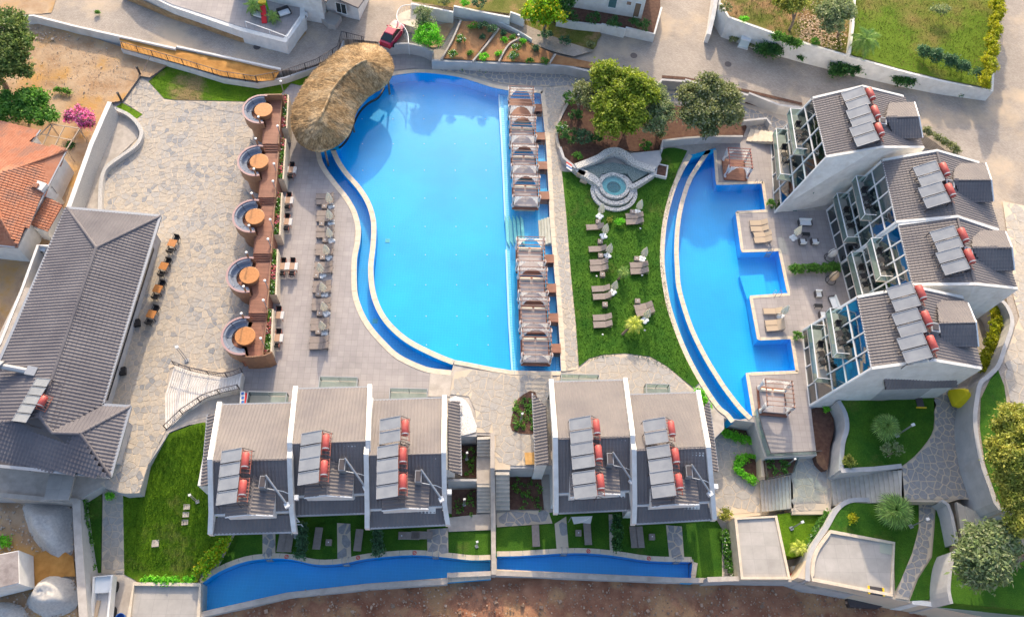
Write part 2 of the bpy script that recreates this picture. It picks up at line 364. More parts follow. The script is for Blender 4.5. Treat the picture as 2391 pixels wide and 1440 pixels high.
# ---------------------------------------------------------------- ground builders
def sheet(name, pts, z, m, holes=(), grid=0, jit=None, kind='structure', parent=None):
    """triangulated ground surface; pts traced in photo pixels, raised to z(x, y)"""
    P = PP(pts, z); H = [PP(h, z) for h in holes]; f = zf(z)
    co_, zz, ed = [], [], []
    for ring in [P]+H:
        o = len(co_)
        for p in ring: co_.append(Vector((p.x, p.y))); zz.append(p.z)
        ed += [(o+i, o+(i+1) % len(ring)) for i in range(len(ring))]
    if grid:
        xs = [p.x for p in P]; ys = [p.y for p in P]; gx = min(xs)
        while gx < max(xs):
            gy = min(ys)
            while gy < max(ys):
                q = (gx+rnd.uniform(-.2, .2)*grid, gy+rnd.uniform(-.2, .2)*grid)
                if inside(q, P) and not any(inside(q, h) for h in H): co_.append(Vector(q)); zz.append(None)
                gy += grid
            gx += grid
    vs, _, fs, ov, _, _ = delaunay_2d_cdt(co_, ed, [], 0, 1e-4)
    flat = not callable(z); out = []; zc = z if flat else None
    for i, v in enumerate(vs):
        zi = None
        if flat: zi = z
        else:
            for o in ov[i]:
                if zz[o] is not None: zi = zz[o]; break
            if zi is None:
                zi = Zat(v.x, v.y, z)
        if jit: zi += jit(v.x, v.y)
        out.append((v.x, v.y, zi))
    F = []
    for t in fs:
        cx = sum(out[i][0] for i in t)/3; cy = sum(out[i][1] for i in t)/3
        if inside((cx, cy), P) and not any(inside((cx, cy), h) for h in H): F.append(t)
    b = MB(); b.v = out; b.f = F
    o = b.build(name, m, parent, smooth=bool(grid))
    if kind: o['kind'] = kind
    return o
def bumpy(a, s, seed=0):
    from mathutils import noise as N
    return lambda x, y: a*N.fractal(Vector((x*s+seed, y*s, seed)), .8, 2, 4)
def slab(name, pts, z, zb, m, label=None, cat=None):
    o = MB().prism(PP(pts, z), zb).build(name, m)
    if label: tag(o, label, cat)
    else: struct(o)
    return o
def offset(P, d, closed=True):
    n = len(P); out = []
    for i in range(n):
        a = P[(i-1) % n] if closed or i > 0 else P[i]; c = P[(i+1) % n] if closed or i < n-1 else P[i]
        b = P[i]
        t = Vector((c[0]-a[0], c[1]-a[1])); t = t.normalized() if t.length > 1e-6 else Vector((1, 0))
        out.append(Vector((b[0]+t.y*d, b[1]-t.x*d, b[2])))
    return out
def wallgeo(b, P, t, zb, closed=False, top=None):
    """solid strip of thickness t following P (world, z = top) down to zb"""
    L = offset(P, t/2, closed); Q = offset(P, -t/2, closed); n = len(P); vs = []
    for i in range(n):
        z0 = zb(P[i]) if callable(zb) else zb
        vs += [L[i], Q[i], Vector((Q[i].x, Q[i].y, z0)), Vector((L[i].x, L[i].y, z0))]
    fs = []
    for i in range(n if closed else n-1):
        j = (i+1) % n; a, c = 4*i, 4*j
        fs += [(a, a+1, c+1, c), (a+1, a+2, c+2, c+1), (a+2, a+3, c+3, c+2), (a+3, a, c, c+3)]
    if not closed: fs += [(3, 2, 1, 0), (4*n-4, 4*n-3, 4*n-2, 4*n-1)]
    b.add(vs, fs)
def wall(name, label, pts, ztop, zb, t, m, cat='wall', capm=None, capt=.06, cname='coping', sm=0, closed=False):
    if sm: pts = smooth(pts, sm, closed)
    P = PP(pts, ztop); L = P[0].copy(); L.z = 0
    o = thing(name, label, cat, L); b = MB(); wallgeo(b, [Vector((p.x, p.y, p.z-(.05 if capm else 0))) for p in P], t, zb, closed)
    b.build('wall_face' if capm else 'masonry', m, o, world=True)
    if capm:
        b = MB(); wallgeo(b, P, t+2*capt, lambda p: p.z-.05, closed); b.build(cname, capm, o, world=True)
    return o
def coping(name, label, pts, z, t, m, closed=True, seg=1.2, sm=4, zb=-1.6, side=0, group=None):
    """pool edge made of separate coping stones on one kerb"""
    if sm: pts = smooth(pts, sm, closed)
    P = PP(pts, z)
    if side: P = offset(P, side*t/2, closed)
    L = P[0].copy(); L.z = 0; o = thing(name, label, 'pool edge', L, group=group)
    b = MB(); wallgeo(b, [Vector((p.x, p.y, p.z-.06)) for p in P], t-.06, zb, closed); b.build('kerb', X['pool'], o, world=True)
    Q = P+[P[0]] if closed else P; acc = [Q[0]]; d = 0; cnt = 0
    def flush():
        nonlocal acc, cnt
        if len(acc) < 2: return
        a = acc[:]; v = (a[1]-a[0]).normalized()*.012; a[0] = a[0]+v; v = (a[-1]-a[-2]).normalized()*.012; a[-1] = a[-1]-v
        bb = MB(); wallgeo(bb, a, t, z-.06); bb.build('coping_stone', m, o, world=True); cnt += 1
    for i in range(1, len(Q)):
        p, q = Q[i-1], Q[i]; L_ = (q-p).length; s = 0
        while d+L_-s >= seg:
            s += seg-d; c = p.lerp(q, s/L_); acc.append(c); flush(); acc = [c]; d = 0
        d += L_-s; acc.append(q)
    flush(); return o
def paving(name, pts, z, m, sp=.72, mort='mortar', holes=(), npart=300, gap=.035, lift=.012, aniso=1.0):
    if m is X['stone_b']: gap = max(gap, .045)
    base = sheet(name, pts, z, X[mort], holes, grid=2.0 if callable(z) else 0)
    P = PP(pts, z); H = [PP(h, z) for h in holes]; f = zf(z)
    def zat(x, y):
        if not callable(z): return z
        return Zat(x, y, z)
    xs = [p.x for p in P]; ys = [p.y for p in P]; x0, y0 = min(xs)-sp, min(ys)-sp
    nx = int((max(xs)-x0)/sp)+2; ny = int((max(ys)-y0)/sp)+2
    rs = random.Random(len(pts)*31+nx)
    S = {(i, j): (x0+(i+.5*(j % 2)+rs.uniform(-.42, .42))*sp, y0+(j+rs.uniform(-.42, .42))*sp) for i in range(nx) for j in range(ny)}
    for k_ in list(S):
        if rs.random() < .13: del S[k_]
    def okpt(p): return inside(p, P) and not any(inside(p, h) for h in H)
    cells = []
    for (i, j), c in S.items():
        if not okpt(c): continue
        poly = [(c[0]-sp*1.1, c[1]-sp*1.1), (c[0]+sp*1.1, c[1]-sp*1.1), (c[0]+sp*1.1, c[1]+sp*1.1), (c[0]-sp*1.1, c[1]+sp*1.1)]
        for di in (-2, -1, 0, 1, 2):
            for dj in (-2, -1, 0, 1, 2):
                q = S.get((i+di, j+dj))
                if q is None or (di == 0 and dj == 0): continue
                mx, my = (c[0]+q[0])/2, (c[1]+q[1])/2; dx, dy = q[0]-c[0], q[1]-c[1]; L = math.hypot(dx, dy); dx /= L; dy /= L
                off = mx*dx+my*dy-gap*rs.uniform(.6, 1.5); out = []
                for k in range(len(poly)):
                    a, b_ = poly[k], poly[(k+1) % len(poly)]; da, db = a[0]*dx+a[1]*dy-off, b_[0]*dx+b_[1]*dy-off
                    if da <= 0: out.append(a)
                    if (da < 0) != (db < 0) and abs(da-db) > 1e-9:
                        t = da/(da-db); out.append((a[0]+(b_[0]-a[0])*t, a[1]+(b_[1]-a[1])*t))
                poly = out
                if len(poly) < 3: break
            if len(poly) < 3: break
        if len(poly) < 3: continue
        q = []
        for p in poly:
            if okpt(p): q.append(p)
            else:
                lo, hi = 0., 1.
                for _ in range(7):
                    mdl = (lo+hi)/2
                    if okpt((c[0]+(p[0]-c[0])*mdl, c[1]+(p[1]-c[1])*mdl)): lo = mdl
                    else: hi = mdl
                q.append((c[0]+(p[0]-c[0])*lo*.97, c[1]+(p[1]-c[1])*lo*.97))
        ar = abs(sum(q[k][0]*q[(k+1) % len(q)][1]-q[(k+1) % len(q)][0]*q[k][1] for k in range(len(q))))/2
        if ar > .03: cells.append((ar, q))
    cells.sort(key=lambda t: -t[0]*(1+.0*t[1][0][1]))
    L = MB(); n = 0
    for ar, q in cells:
        top = [Vector((x, y, zat(x, y)+lift+rs.uniform(0, .012))) for x, y in q]
        if n < npart:
            MB().prism(top, lambda p: p[2]-.05).build('stone', m, base); n += 1
        else: L.prism(top, lambda p: p[2]-.05)
    if L.v: tag(L.build('small_stones', m, base), kind='stuff')
    return base
def steps(name, label, a0, a1, b0, b1, n, m, group=None, thick=.5, cat='stairs'):
    """flight between edge a0-a1 (first nosing) and b0-b1 (last); points are world vectors with z"""
    L = a0.copy(); L.z = 0; o = thing(name, label, cat, L, group=group)
    for k in range(n):
        t0, t1 = k/n, (k+1)/n
        p0, p1 = a0.lerp(b0, t0), a1.lerp(b1, t0); q0, q1 = a0.lerp(b0, t1), a1.lerp(b1, t1); z = max(p0.z, q0.z)
        top = [Vector((p.x, p.y, z)) for p in (p0, p1, q1, q0)]
        MB().prism(top, z-thick).build('step', X['stair'] if m is X['concrete'] else m, o, world=True)
    return o
# ---------------------------------------------------------------- roofs
def fitplane(P):
    c = sum(P, Vector())/len(P); n = Vector()
    for i in range(len(P)):
        a, b = P[i]-c, P[(i+1) % len(P)]-c; n += a.cross(b)
    n.normalize(); n = n if n.z > 0 else -n; return c, n
def tiles(poly, parent, m, tw=.30, rh=.34, name='roof_tiles', world=True, lift=.0, amp=.05, seg=4):
    c, n = fitplane(poly); dn = Vector((n.x, n.y, 0))
    u = Vector((-n.y, n.x, 0)).normalized() if dn.length > .02 else Vector((1, 0, 0)); v = n.cross(u).normalized()
    if v.z < 0: v = -v; u = -u
    Q = [((p-c).dot(u), (p-c).dot(v)) for p in poly]
    us = [q[0] for q in Q]; vs_ = [q[1] for q in Q]; u0, v0 = min(us), min(vs_)
    nu = int((max(us)-u0)/tw*seg)+2; nv_ = int((max(vs_)-v0)/rh)+2; du = tw/seg
    prof = [amp*(.5+.5*math.cos(2*math.pi*k/seg)) for k in range(seg)]
    b = MB(); V, F = b.v, b.f
    for j in range(nv_):
        va, vb = v0+j*rh, v0+(j+1)*rh
        # clip the row to the polygon: u-interval at the row's middle
        vm = (va+vb)/2; xs = []
        for k in range(len(Q)):
            p, q = Q[k], Q[(k+1) % len(Q)]
            if (p[1] > vm) != (q[1] > vm): xs.append(p[0]+(q[0]-p[0])*(vm-p[1])/(q[1]-p[1]))
        xs.sort()
        for s in range(0, len(xs)-1, 2):
            i0, i1 = int(round((xs[s]-u0)/du)), int(round((xs[s+1]-u0)/du)); row = []
            if i1 <= i0: continue
            jz = rnd.uniform(-.004, .004)
            for i in range(i0, i1+1):
                uu = u0+i*du; h = lift+prof[i % seg]+jz
                for vv, hh in ((va, h-.03), (va, h+.04), (vb, h-.006)): V.append(tuple(c+u*uu+v*vv+n*hh))
            o = len(V)-3*(i1-i0+1)
            for i in range(i1-i0):
                a = o+3*i; F.append((a, a+3, a+4, a+1)); F.append((a+1, a+4, a+5, a+2))
    o = b.build(name, m, parent, world=world); o['kind'] = 'stuff'; return o
def ridge(p, q, parent, m, r=.13, seg=.42, name='ridge_tile', world=True):
    L = parent.location if world else Vector(); p, q = Vector(p), Vector(q); D = (q-p).length; n = max(1, int(D/seg)); d = (q-p)/n
    key = 'rt%.3f' % d.length; me = bpy.data.meshes.get(key+m.name)
    if me is None:
        b = MB(); nn = 6; vs = []
        for x, rr in ((0, r), (d.length*.96, r*.86)):
            for k in range(nn+1):
                t = math.pi*k/nn; vs.append((x, -math.cos(t)*rr, math.sin(t)*rr*.8))
        b.add(vs, [(k+1, k, nn+1+k, nn+2+k) for k in range(nn)]); b.add([(0, -r, 0), (0, r, 0), (0, r*.5, r*.65), (0, -r*.5, r*.65)], [(0, 1, 2, 3)])
        o = b.build('tmp', m); me = o.data; bpy.data.objects.remove(o); me.name = key+m.name
    x = d.normalized(); y = Vector((0, 0, 1)).cross(x).normalized(); z = x.cross(y); M = Matrix((x, y, z)).transposed().to_4x4()
    for k in range(n):
        o = link(name, me, parent); M.translation = p+d*k-L+Vector((0, 0, .02)); o.matrix_local = M
def panelroof(P, parent, m, th=.12, name='roof_slab'):
    b = MB(); b.prism([Vector(p)-Vector((0, 0, .03)) for p in P], lambda p: p[2]-th); return b.build(name, m, parent, world=True)
def gutter(pts, parent, m=None, r=.07, name='gutter'):
    b = MB()
    for a, c in zip(pts[:-1], pts[1:]): b.beam(Vector(a), Vector(c), r*2, r*1.6)
    return b.build(name, m or X['metal_g'], parent, world=True)
# ---------------------------------------------------------------- vegetation
def leafmesh(name, pts, size, m, parent=None, flat=0.3, asp=1.6, seed=1):
    """pts: Nx4 array (x, y, z, -) leaf centres; one four-cornered leaf each"""
    g = np.random.default_rng(seed); n = len(pts); P = np.asarray(pts)[:, :3]
    nrm = g.normal(size=(n, 3)); nrm[:, 2] = abs(nrm[:, 2])+flat; nrm /= np.linalg.norm(nrm, axis=1)[:, None]
    t = g.normal(size=(n, 3)); t -= (t*nrm).sum(1)[:, None]*nrm; t /= np.linalg.norm(t, axis=1)[:, None]; b = np.cross(nrm, t)
    s = size*g.uniform(.6, 1.4, n)[:, None]; a = t*s*asp/2; w = b*s/2; f = nrm*s*.18
    V = np.empty((n, 4, 3)); V[:, 0] = P-a; V[:, 1] = P+w+f; V[:, 2] = P+a; V[:, 3] = P-w+f
    me = bpy.data.meshes.new(name); me.vertices.add(n*4); me.vertices.foreach_set('co', V.reshape(-1))
    me.loops.add(n*4); me.loops.foreach_set('vertex_index', np.arange(n*4, dtype=np.int32)); me.polygons.add(n)
    me.polygons.foreach_set('loop_start', np.arange(0, n*4, 4, dtype=np.int32)); me.polygons.foreach_set('loop_total', np.full(n, 4, dtype=np.int32))
    me.update(); me.materials.append(m); return link(name, me, parent)
def clumps(lobes, n, per, cr_, seed, shell=.55):
    """leaf centres: n clumps over ellipsoid lobes (x,y,z,rx,ry,rz), per leaves each in radius cr_"""
    g = np.random.default_rng(seed); vol = np.array([l[3]*l[4]+.2*l[5] for l in lobes]); out = []
    pick = g.choice(len(lobes), n, p=vol/vol.sum())
    for i in pick:
        l = lobes[i]; d = g.normal(size=3); d /= np.linalg.norm(d); d[2] = d[2] if d[2] > -.35 else -d[2]*.6
        r = (shell+(1-shell)*g.random()**.6)*g.uniform(.86, 1.1)
        c = np.array([l[0]+d[0]*l[3]*r, l[1]+d[1]*l[4]*r, l[2]+d[2]*l[5]*r])
        k = int(per*g.uniform(.6, 1.4)); q = g.normal(size=(k, 3))*cr_*g.uniform(.5, .9); q[:, 2] *= .6
        out.append(c+q)
    return np.concatenate(out)
def limb(b, pts, r0, r1):
    n = len(pts)-1
    for i in range(n): b.tube(pts[i], pts[i+1], r0+(r1-r0)*i/n, r0+(r1-r0)*(i+1)/n, n=7)
def tree(name, label, cat, base, lobes, n, per, leaf, lm, cr_=.35, tr=.2, group=None, seed=None, tm='trunk', shell=.55, flat=.3, asp=1.6):
    """lobes given in world offsets from the base"""
    seed = seed or rnd.randint(1, 9999); o = thing(name, label, cat, base, group=group); g = random.Random(seed)
    leafmesh('crown', clumps(lobes, n, per, cr_, seed, shell), leaf, lm, o, flat, asp, seed)
    b = MB(); zt = min(l[2]-l[5]*.5 for l in lobes); fork = Vector((g.uniform(-.2, .2), g.uniform(-.2, .2), max(.4, zt*.55)))
    limb(b, [Vector((0, 0, -.1)), fork*.5+Vector((.06, 0, 0)), fork], tr, tr*.75)
    for l in lobes:
        for _ in range(2):
            e = Vector((l[0]+g.uniform(-.4, .4)*l[3], l[1]+g.uniform(-.4, .4)*l[4], l[2]+g.uniform(-.2, .5)*l[5])); mdl = fork.lerp(e, .5)+Vector((g.uniform(-.2, .2), g.uniform(-.2, .2), .1))
            limb(b, [fork, mdl, e], tr*.55, tr*.12)
    b.build('trunk', X[tm], o); return o
def bush(label, x, y, z, rx, ry, h, lm, n=14, per=26, leaf=.11, cat='shrub', name='shrub', group=None, seed=None, cr_=.16, blossom=None, lz=None):
    """x, y: photo pixel of its middle at half height"""
    seed = seed or rnd.randint(1, 9999); c = W(x, y, z+h*.5); o = thing(name, label, cat, (c.x, c.y, z), group=group)
    lob = [(0, 0, h*.5, rx, ry, h*.5)]; P = clumps(lob, n, per, cr_, seed, .45); P[:, 2] = np.maximum(P[:, 2], .03)
    leafmesh('foliage', P, leaf, lm, o, seed=seed); g = random.Random(seed)
    b = MB()
    for k in range(4): b.tube((0, 0, -.02), (g.uniform(-.6, .6)*rx, g.uniform(-.6, .6)*ry, h*.75), .02, .008, n=5)
    b.build('stem', X['trunk'], o)
    if blossom:
        Q = P[np.random.default_rng(seed).choice(len(P), min(40, len(P)))]; Q[:, 2] += .08; leafmesh('blossom', Q, leaf*1.1, X[blossom], o, 1.5, 1.0, seed)
    return o
def hedge(label, pts, z, w, h, lm, dens=16, leaf=.12, cat='hedge', name='hedge', seed=None, blossom=None, cr_=.16, lobe=.45):
    seed = seed or rnd.randint(1, 9999); P = PP(pts, lambda x, y: zf(z)(x, y)+h*.6); L = P[0].copy(); L.z -= h*.6
    o = thing(name, label, cat, L); lob = []; g = random.Random(seed)
    for a, b in zip(P[:-1], P[1:]):
        n = max(1, int((b-a).length/lobe))
        for k in range(n):
            c = a.lerp(b, (k+.5)/n)-L; s = g.uniform(.75, 1.2)
            lob.append((c.x, c.y, c.z-h*.1, w*.5*s, w*.5*s, h*.5*g.uniform(.8, 1.15)))
    tot = sum((b-a).length for a, b in zip(P[:-1], P[1:]))
    Q = clumps(lob, int(max(6, tot*dens*w)), 26, cr_, seed, .5); leafmesh('foliage', Q, leaf, lm, o, seed=seed)
    b = MB(); 
    for l in lob: b.tube((l[0], l[1], l[2]-h*.5), (l[0]+.05, l[1], l[2]+.1), .02, .008, n=5)
    b.build('stem', X['trunk'], o)
    if blossom: leafmesh('blossom', Q[np.random.default_rng(seed).choice(len(Q), int(tot*14))]+[0, 0, .1], leaf*.9, X[blossom], o, 1.5, 1., seed)
    return o
def frond_mesh(kind, key):
    me = bpy.data.meshes.get(key)
    if me: return me
    b = MB(); g = random.Random(3)
    if kind == 'feather':      # bent rib along +x with drooping leaflets
        L = 1.0; pts = [Vector((t*L*.95, 0, .45*t-.75*t*t)) for t in [i/8 for i in range(9)]]
        b.path(pts, .012, 4)
        for i in range(2, 34):
            t = i/34; c = Vector((t*.95, 0, .45*t-.75*t*t)); w = .30*math.sin(math.pi*min(1, t*.9+.12))+.04
            for s in (-1, 1):
                tip = c+Vector((.16, s*w, -.10-g.random()*.08)); e = Vector((.018, 0, 0)); b.add([c-e, c+e, tip], [(0, 1, 2)])
    else:                      # fan blade
        b.beam((0, 0, 0), (.5, 0, .14), .02)
        c = Vector((.5, 0, .14))
        for i in range(19):
            a = R(-130+260*i/18); l = .52*(1-.22*abs(a)/2.2)*(.88+.24*g.random())
            for s in (0,):
                a0, a1 = a-R(5.2), a+R(5.2); m0 = c+Vector((math.cos(a0)*l*.6, math.sin(a0)*l*.6, .02)); m1 = c+Vector((math.cos(a1)*l*.6, math.sin(a1)*l*.6, .02))
                tip = c+Vector((math.cos(a)*l*1.05, math.sin(a)*l*1.05, -.10-.1*g.random())); b.add([c, m0, tip, m1], [(0, 1, 2, 3)])
    o = b.build('tmp', X['l_palm']); me = o.data; bpy.data.objects.remove(o); me.name = key; return me
def palm(label, bx, by, z, cx, cy, h, R_, kind='fan', n=26, m=None, name='palm_tree', tr=.14, seed=5, group=None):
    """base pixel at level z, crown-centre pixel at height z+h"""
    B = W(bx, by, z); T = W(cx, cy, z+h); o = thing(name, label, 'palm tree', B, group=group); g = random.Random(seed)
    top = T-B; b = MB(); pts = [Vector((0, 0, -.1)), top*.5+Vector((0, 0, .1)), top]; limb(b, pts, tr, tr*.8); b.build('trunk', X['trunk'], o)
    me = frond_mesh(kind, 'frond_'+kind+(m or ''))
    if m and me.materials[0] != X[m]: me.materials[0] = X[m]
    for k in range(n):
        f = link('frond', me, o); a = k*2.4; el = R((66-88*(k/n)**.9 if kind == 'fan' else 62-105*(k/n)**.8)+g.uniform(-9, 9)); s = R_*g.uniform(.85, 1.1)*(.75+.25*k/n)
        M = Matrix.Rotation(a, 4, 'Z') @ Matrix.Rotation(-el, 4, 'Y') @ Matrix.Scale(s, 4); M.translation = top; f.matrix_local = M
    return o
# ================================================================ TERRAIN
def clamp(t, a=0., b=1.): return max(a, min(b, t))
zE = lambda x, y: 1.2+3.3*clamp((y-330)/520)                      # road level climbing towards the east
zL = lambda x, y: -2.9*clamp((y-1000)/340)                        # sloping lawn in the south-west
zD = lambda x, y: 1.5-1.2*clamp((y-1170)/210)                     # path below the villas
# pool outlines (photo pixels, water level)
c1o = smooth([(748, 350), (754, 377), (767, 400), (790, 430), (813, 459), (832, 492), (842, 530), (841, 565), (834, 602), (833, 650), (836, 690), (850, 730), (870, 763), (900, 797), (933, 827), (980, 850), (1010, 859), (1055, 864)], 4)
c1i = smooth([(783, 348), (795, 375), (815, 404), (840, 432), (862, 465), (875, 500), (879, 533), (877, 575), (872, 625), (876, 675), (890, 718), (915, 755), (957, 791), (1017, 822), (1062, 840)], 4)
p1r = [(1100, 847), (1150, 857), (1193, 864), (1253, 866), (1310, 866), (1307, 800), (1300, 700), (1293, 623), (1288, 567), (1283, 503), (1282, 463), (1275, 337), (1267, 262), (1263, 217), (1225, 213)]
p1t = smooth([(1187, 211), (1150, 204), (1100, 188), (1067, 179), (1010, 171), (967, 170), (917, 177), (880, 195), (845, 225), (815, 265), (800, 300), (783, 348)], 3)
zG = lambda x, y: 4.15-1.35*clamp((x-1780)/520)
H1 = c1o+c1i[-1:]+p1r+p1t[:-1]
M1 = c1i+p1r+p1t[:-1]
c2o = smooth([(1617, 364), (1596, 400), (1574, 452), (1558, 517), (1552, 583), (1553, 630), (1558, 667), (1568, 717), (1588, 777), (1612, 833), (1645, 893), (1680, 945), (1700, 962), (1716, 981)], 4)
c2ir = [(1700, 907), (1680, 877), (1653, 833), (1623, 773), (1603, 717), (1590, 667), (1587, 630), (1585, 583), (1588, 527), (1597, 477), (1613, 427), (1630, 397), (1660, 352)]
c2i = smooth(c2ir[::-1]+[(1732, 948), (1757, 973)], 4)
d2 = [(1757, 970), (1742, 870), (1859, 865), (1847, 790), (1769, 793), (1750, 691), (1839, 685), (1818, 585), (1731, 588), (1718, 494), (1788, 490), (1780, 428), (1673, 431), (1666, 350)]
H2 = c2o+[(1757, 975)]+d2
M2 = c2i+d2
p3l = smooth([(470, 1362), (511, 1334), (573, 1310), (634, 1303), (680, 1305), (737, 1317), (798, 1315), (860, 1303), (962, 1295), (1044, 1301), (1100, 1307), (1146, 1306)], 3)
P3a = p3l+[(1146, 1340), (1044, 1348), (860, 1361), (671, 1382), (464, 1429)]
p3r = smooth([(1160, 1298), (1214, 1297), (1316, 1291), (1378, 1291), (1439, 1297), (1521, 1309), (1616, 1311)], 3)
P3b = p3r+[(1616, 1349), (1419, 1340), (1160, 1328)]
# far ground and slabs
base = MB(); base.add([(-600, -500, -6), (600, -500, -6), (600, 900, -6), (-600, 900, -6)], [(0, 1, 2, 3)]); struct(base.build('far_ground', X['dirt']))
SOUTH = [(3000, 700), (2420, 960), (2010, 925), (1893, 945), (1893, 962), (1906, 1062), (1787, 1068), (1762, 985), (1690, 975), (1690, 1000), (1640, 1050), (1268, 1087), (1191, 1087), (1191, 1097), (1146, 1097), (1146, 1015), (1075, 1013), (1040, 1050), (500, 1050), (490, 985), (440, 990), (395, 1008), (345, 1085), (325, 1150), (290, 1152), (240, 1134), (183, 1166), (-600, 1150)]
MAIN = [(-600, -300), (3000, -300)]+SOUTH
sheet('terrace_ground', MAIN, -.05, X['concrete'], holes=(H1, H2))
b = MB(); P = PP(SOUTH, -.055); wallgeo(b, P, .1, -4.6); tag(b.build('retaining_wall', X['greywall']), 'long grey retaining wall under the southern edge of the pool terrace', 'retaining wall')
# south low ground
LOW = [(-600, 1130), (183, 1160), (1040, 1000), (1700, 930), (1800, 1060), (1900, 1050), (2120, 1160), (2400, 1150), (2400, 1460), (2092, 1406), (1900, 1375), (1850, 1357), (1650, 1353), (1560, 1353), (1290, 1346), (1160, 1335), (1044, 1356), (860, 1369), (671, 1389), (465, 1437), (-600, 1440)]
sheet('low_garden_ground', LOW, -3.06, X['concrete'], holes=(P3a, P3b))
sheet('earth_field', [(300, 1430), (465, 1440), (671, 1392), (860, 1372), (1044, 1359), (1160, 1340), (1290, 1349), (1560, 1356), (1850, 1360), (1900, 1378), (2092, 1409), (2391, 1450), (2800, 1500), (2700, 2100), (-100, 2100)], -3.9, X['earth'], grid=.9, jit=bumpy(.45, .35, 3))
b = MB(); g = np.random.default_rng(5)
for k in range(2600):
    x, y = g.uniform(470, 2350), g.uniform(1352, 1450)
    if y < 1358+abs(x-1300)*.03 or (x < 700 and y < 1447-(x-465)*.24): continue
    p = W(x, y, -3.75); s = g.uniform(.03, .14)*(1 if g.random() < .93 else 2.2)
    b.box(p.x, p.y, p.z-.12+.2*g.random(), s, s*g.uniform(.6, 1.3), s*.8, g.uniform(0, 3))
tag(b.build('loose_rubble', mat('rubble', (.30, .17, .11), (.46, .34, .25), 3, .95, .5, 10, isl=.4)), kind='stuff'); b = MB()
for k in range(1500):
    x, y = g.uniform(0, 330), g.uniform(45, 240); p = W(x, y, .25); s = g.uniform(.02, .08)*(1 if g.random() < .95 else 2)*(2.0 if y < 95 else 1)
    if inside((x, y), [(60, 50), (285, 118), (300, 180), (262, 235), (120, 220), (60, 160)]): b.box(p.x, p.y, p.z+.02, s, s*g.uniform(.6, 1.3), s*.6, g.uniform(0, 3))
for k in range(700):
    x, y = g.uniform(0, 175), g.uniform(1175, 1440); p = W(x, y, -1.3); s = g.uniform(.04, .16); b.box(p.x, p.y, p.z-.03, s, s*g.uniform(.6, 1.3), s*.6, g.uniform(0, 3))
tag(b.build('loose_stones', mat('pale stones', (.36, .28, .21), (.52, .45, .38), 3, .95, .5, 10, isl=.3)), kind='stuff')
# north and east slabs
NB = [(-600, -150), (-40, 10), (20, 42), (78, 37), (167, 60), (233, 75), (333, 97), (410, 114), (560, 142), (655, 163), (690, 165), (740, 150), (782, 128), (800, 90), (884, 98), (905, 106), (960, 101), (1010, 120), (1008, 139), (1079, 141), (1175, 147), (1260, 149), (1320, 151), (1366, 162), (1450, 180), (1536, 196), (1545, 184), (1600, 188), (1660, 200), (1747, 220), (1820, 243), (1873, 250), (1897, 240), (2010, 225), (2135, 300), (2200, 345), (2290, 420), (2325, 560), (2349, 690)]
EB = [(2366, 762), (2338, 852), (2308, 882), (2291, 893), (2283, 935), (2279, 975), (2283, 1022), (2295, 1080), (2315, 1137), (2340, 1196), (2420, 1212)]
b = MB(); b.prism(PP([(3200, 1200), (3200, -900), (-900, -900)]+NB+EB, lambda x, y: zE(x, y)-.02), -4.6); struct(b.build('upper_ground', X['road']))
# surfaces on the main terrace
sheet('dirt_yard', [(-500, 20), (-40, 40), (20, 70), (78, 48), (167, 72), (285, 112), (300, 122), (395, 150), (350, 182), (328, 178), (285, 236), (262, 240), (185, 470), (130, 560), (110, 640), (60, 700), (0, 900), (-500, 1100)], 0.22, X['dirt'], grid=1.2, jit=bumpy(.18, .5, 1))
sheet('ochre_bank', [(278, 86), (333, 99), (410, 116), (560, 145), (655, 166), (640, 188), (600, 190), (520, 178), (440, 155), (360, 132), (284, 113)], lambda x, y: 1.15, X['ochre'], grid=.7, jit=bumpy(.12, .9, 2))
sheet('north_lawn', [(393, 152), (430, 160), (520, 181), (600, 193), (665, 190), (700, 172), (735, 158), (760, 175), (735, 190), (700, 200), (680, 195), (655, 220), (610, 221), (575, 237), (408, 233), (383, 230), (347, 190)], 0.04, grassmat('worn lawn', (.07, .16, .010), (.13, .24, .014), (.30, .22, .10), (.50, .62), .16))
sheet('gate_lawn', [(285, 240), (333, 267), (320, 277), (268, 252)], .03, X['grass'])
PLAZA = [(330, 181), (347, 192), (383, 231), (408, 235), (575, 238), (622, 240), (612, 400), (600, 560), (590, 700), (578, 835), (566, 862), (500, 872), (420, 850), (396, 860), (385, 930), (388, 1003), (345, 1085), (325, 1150), (290, 1152), (250, 1140), (232, 1128), (262, 1115), (308, 950), (240, 944), (290, 780), (372, 510), (240, 500), (237, 440), (252, 392), (300, 350), (328, 310), (325, 290), (300, 265), (333, 267), (290, 240)]
paving('plaza_paving', PLAZA, .0, X['stone_a'], .56, gap=.03)
sheet('ramp_surface', [(265, 252), (300, 267), (326, 295), (322, 322), (290, 352), (250, 385), (235, 415), (230, 500), (185, 500), (205, 440)], .04, X['concrete'])
DK1 = [(655, 192), (680, 190), (905, 122), (960, 117), (1008, 130), (1010, 165), (967, 160), (917, 165), (870, 200), (800, 290), (740, 340), (738, 360), (757, 400), (805, 462), (830, 520), (824, 600), (822, 660), (830, 710), (862, 772), (925, 838), (975, 862), (1012, 870), (1000, 925), (560, 960), (563, 862), (575, 840), (612, 830), (622, 730), (640, 470), (657, 222)]
sheet('pool_deck', DK1, .0, X['deck'])
sheet('steps_landing', [(1005, 868), (1055, 868), (1050, 925), (1000, 925)], .02, X['concrete'])
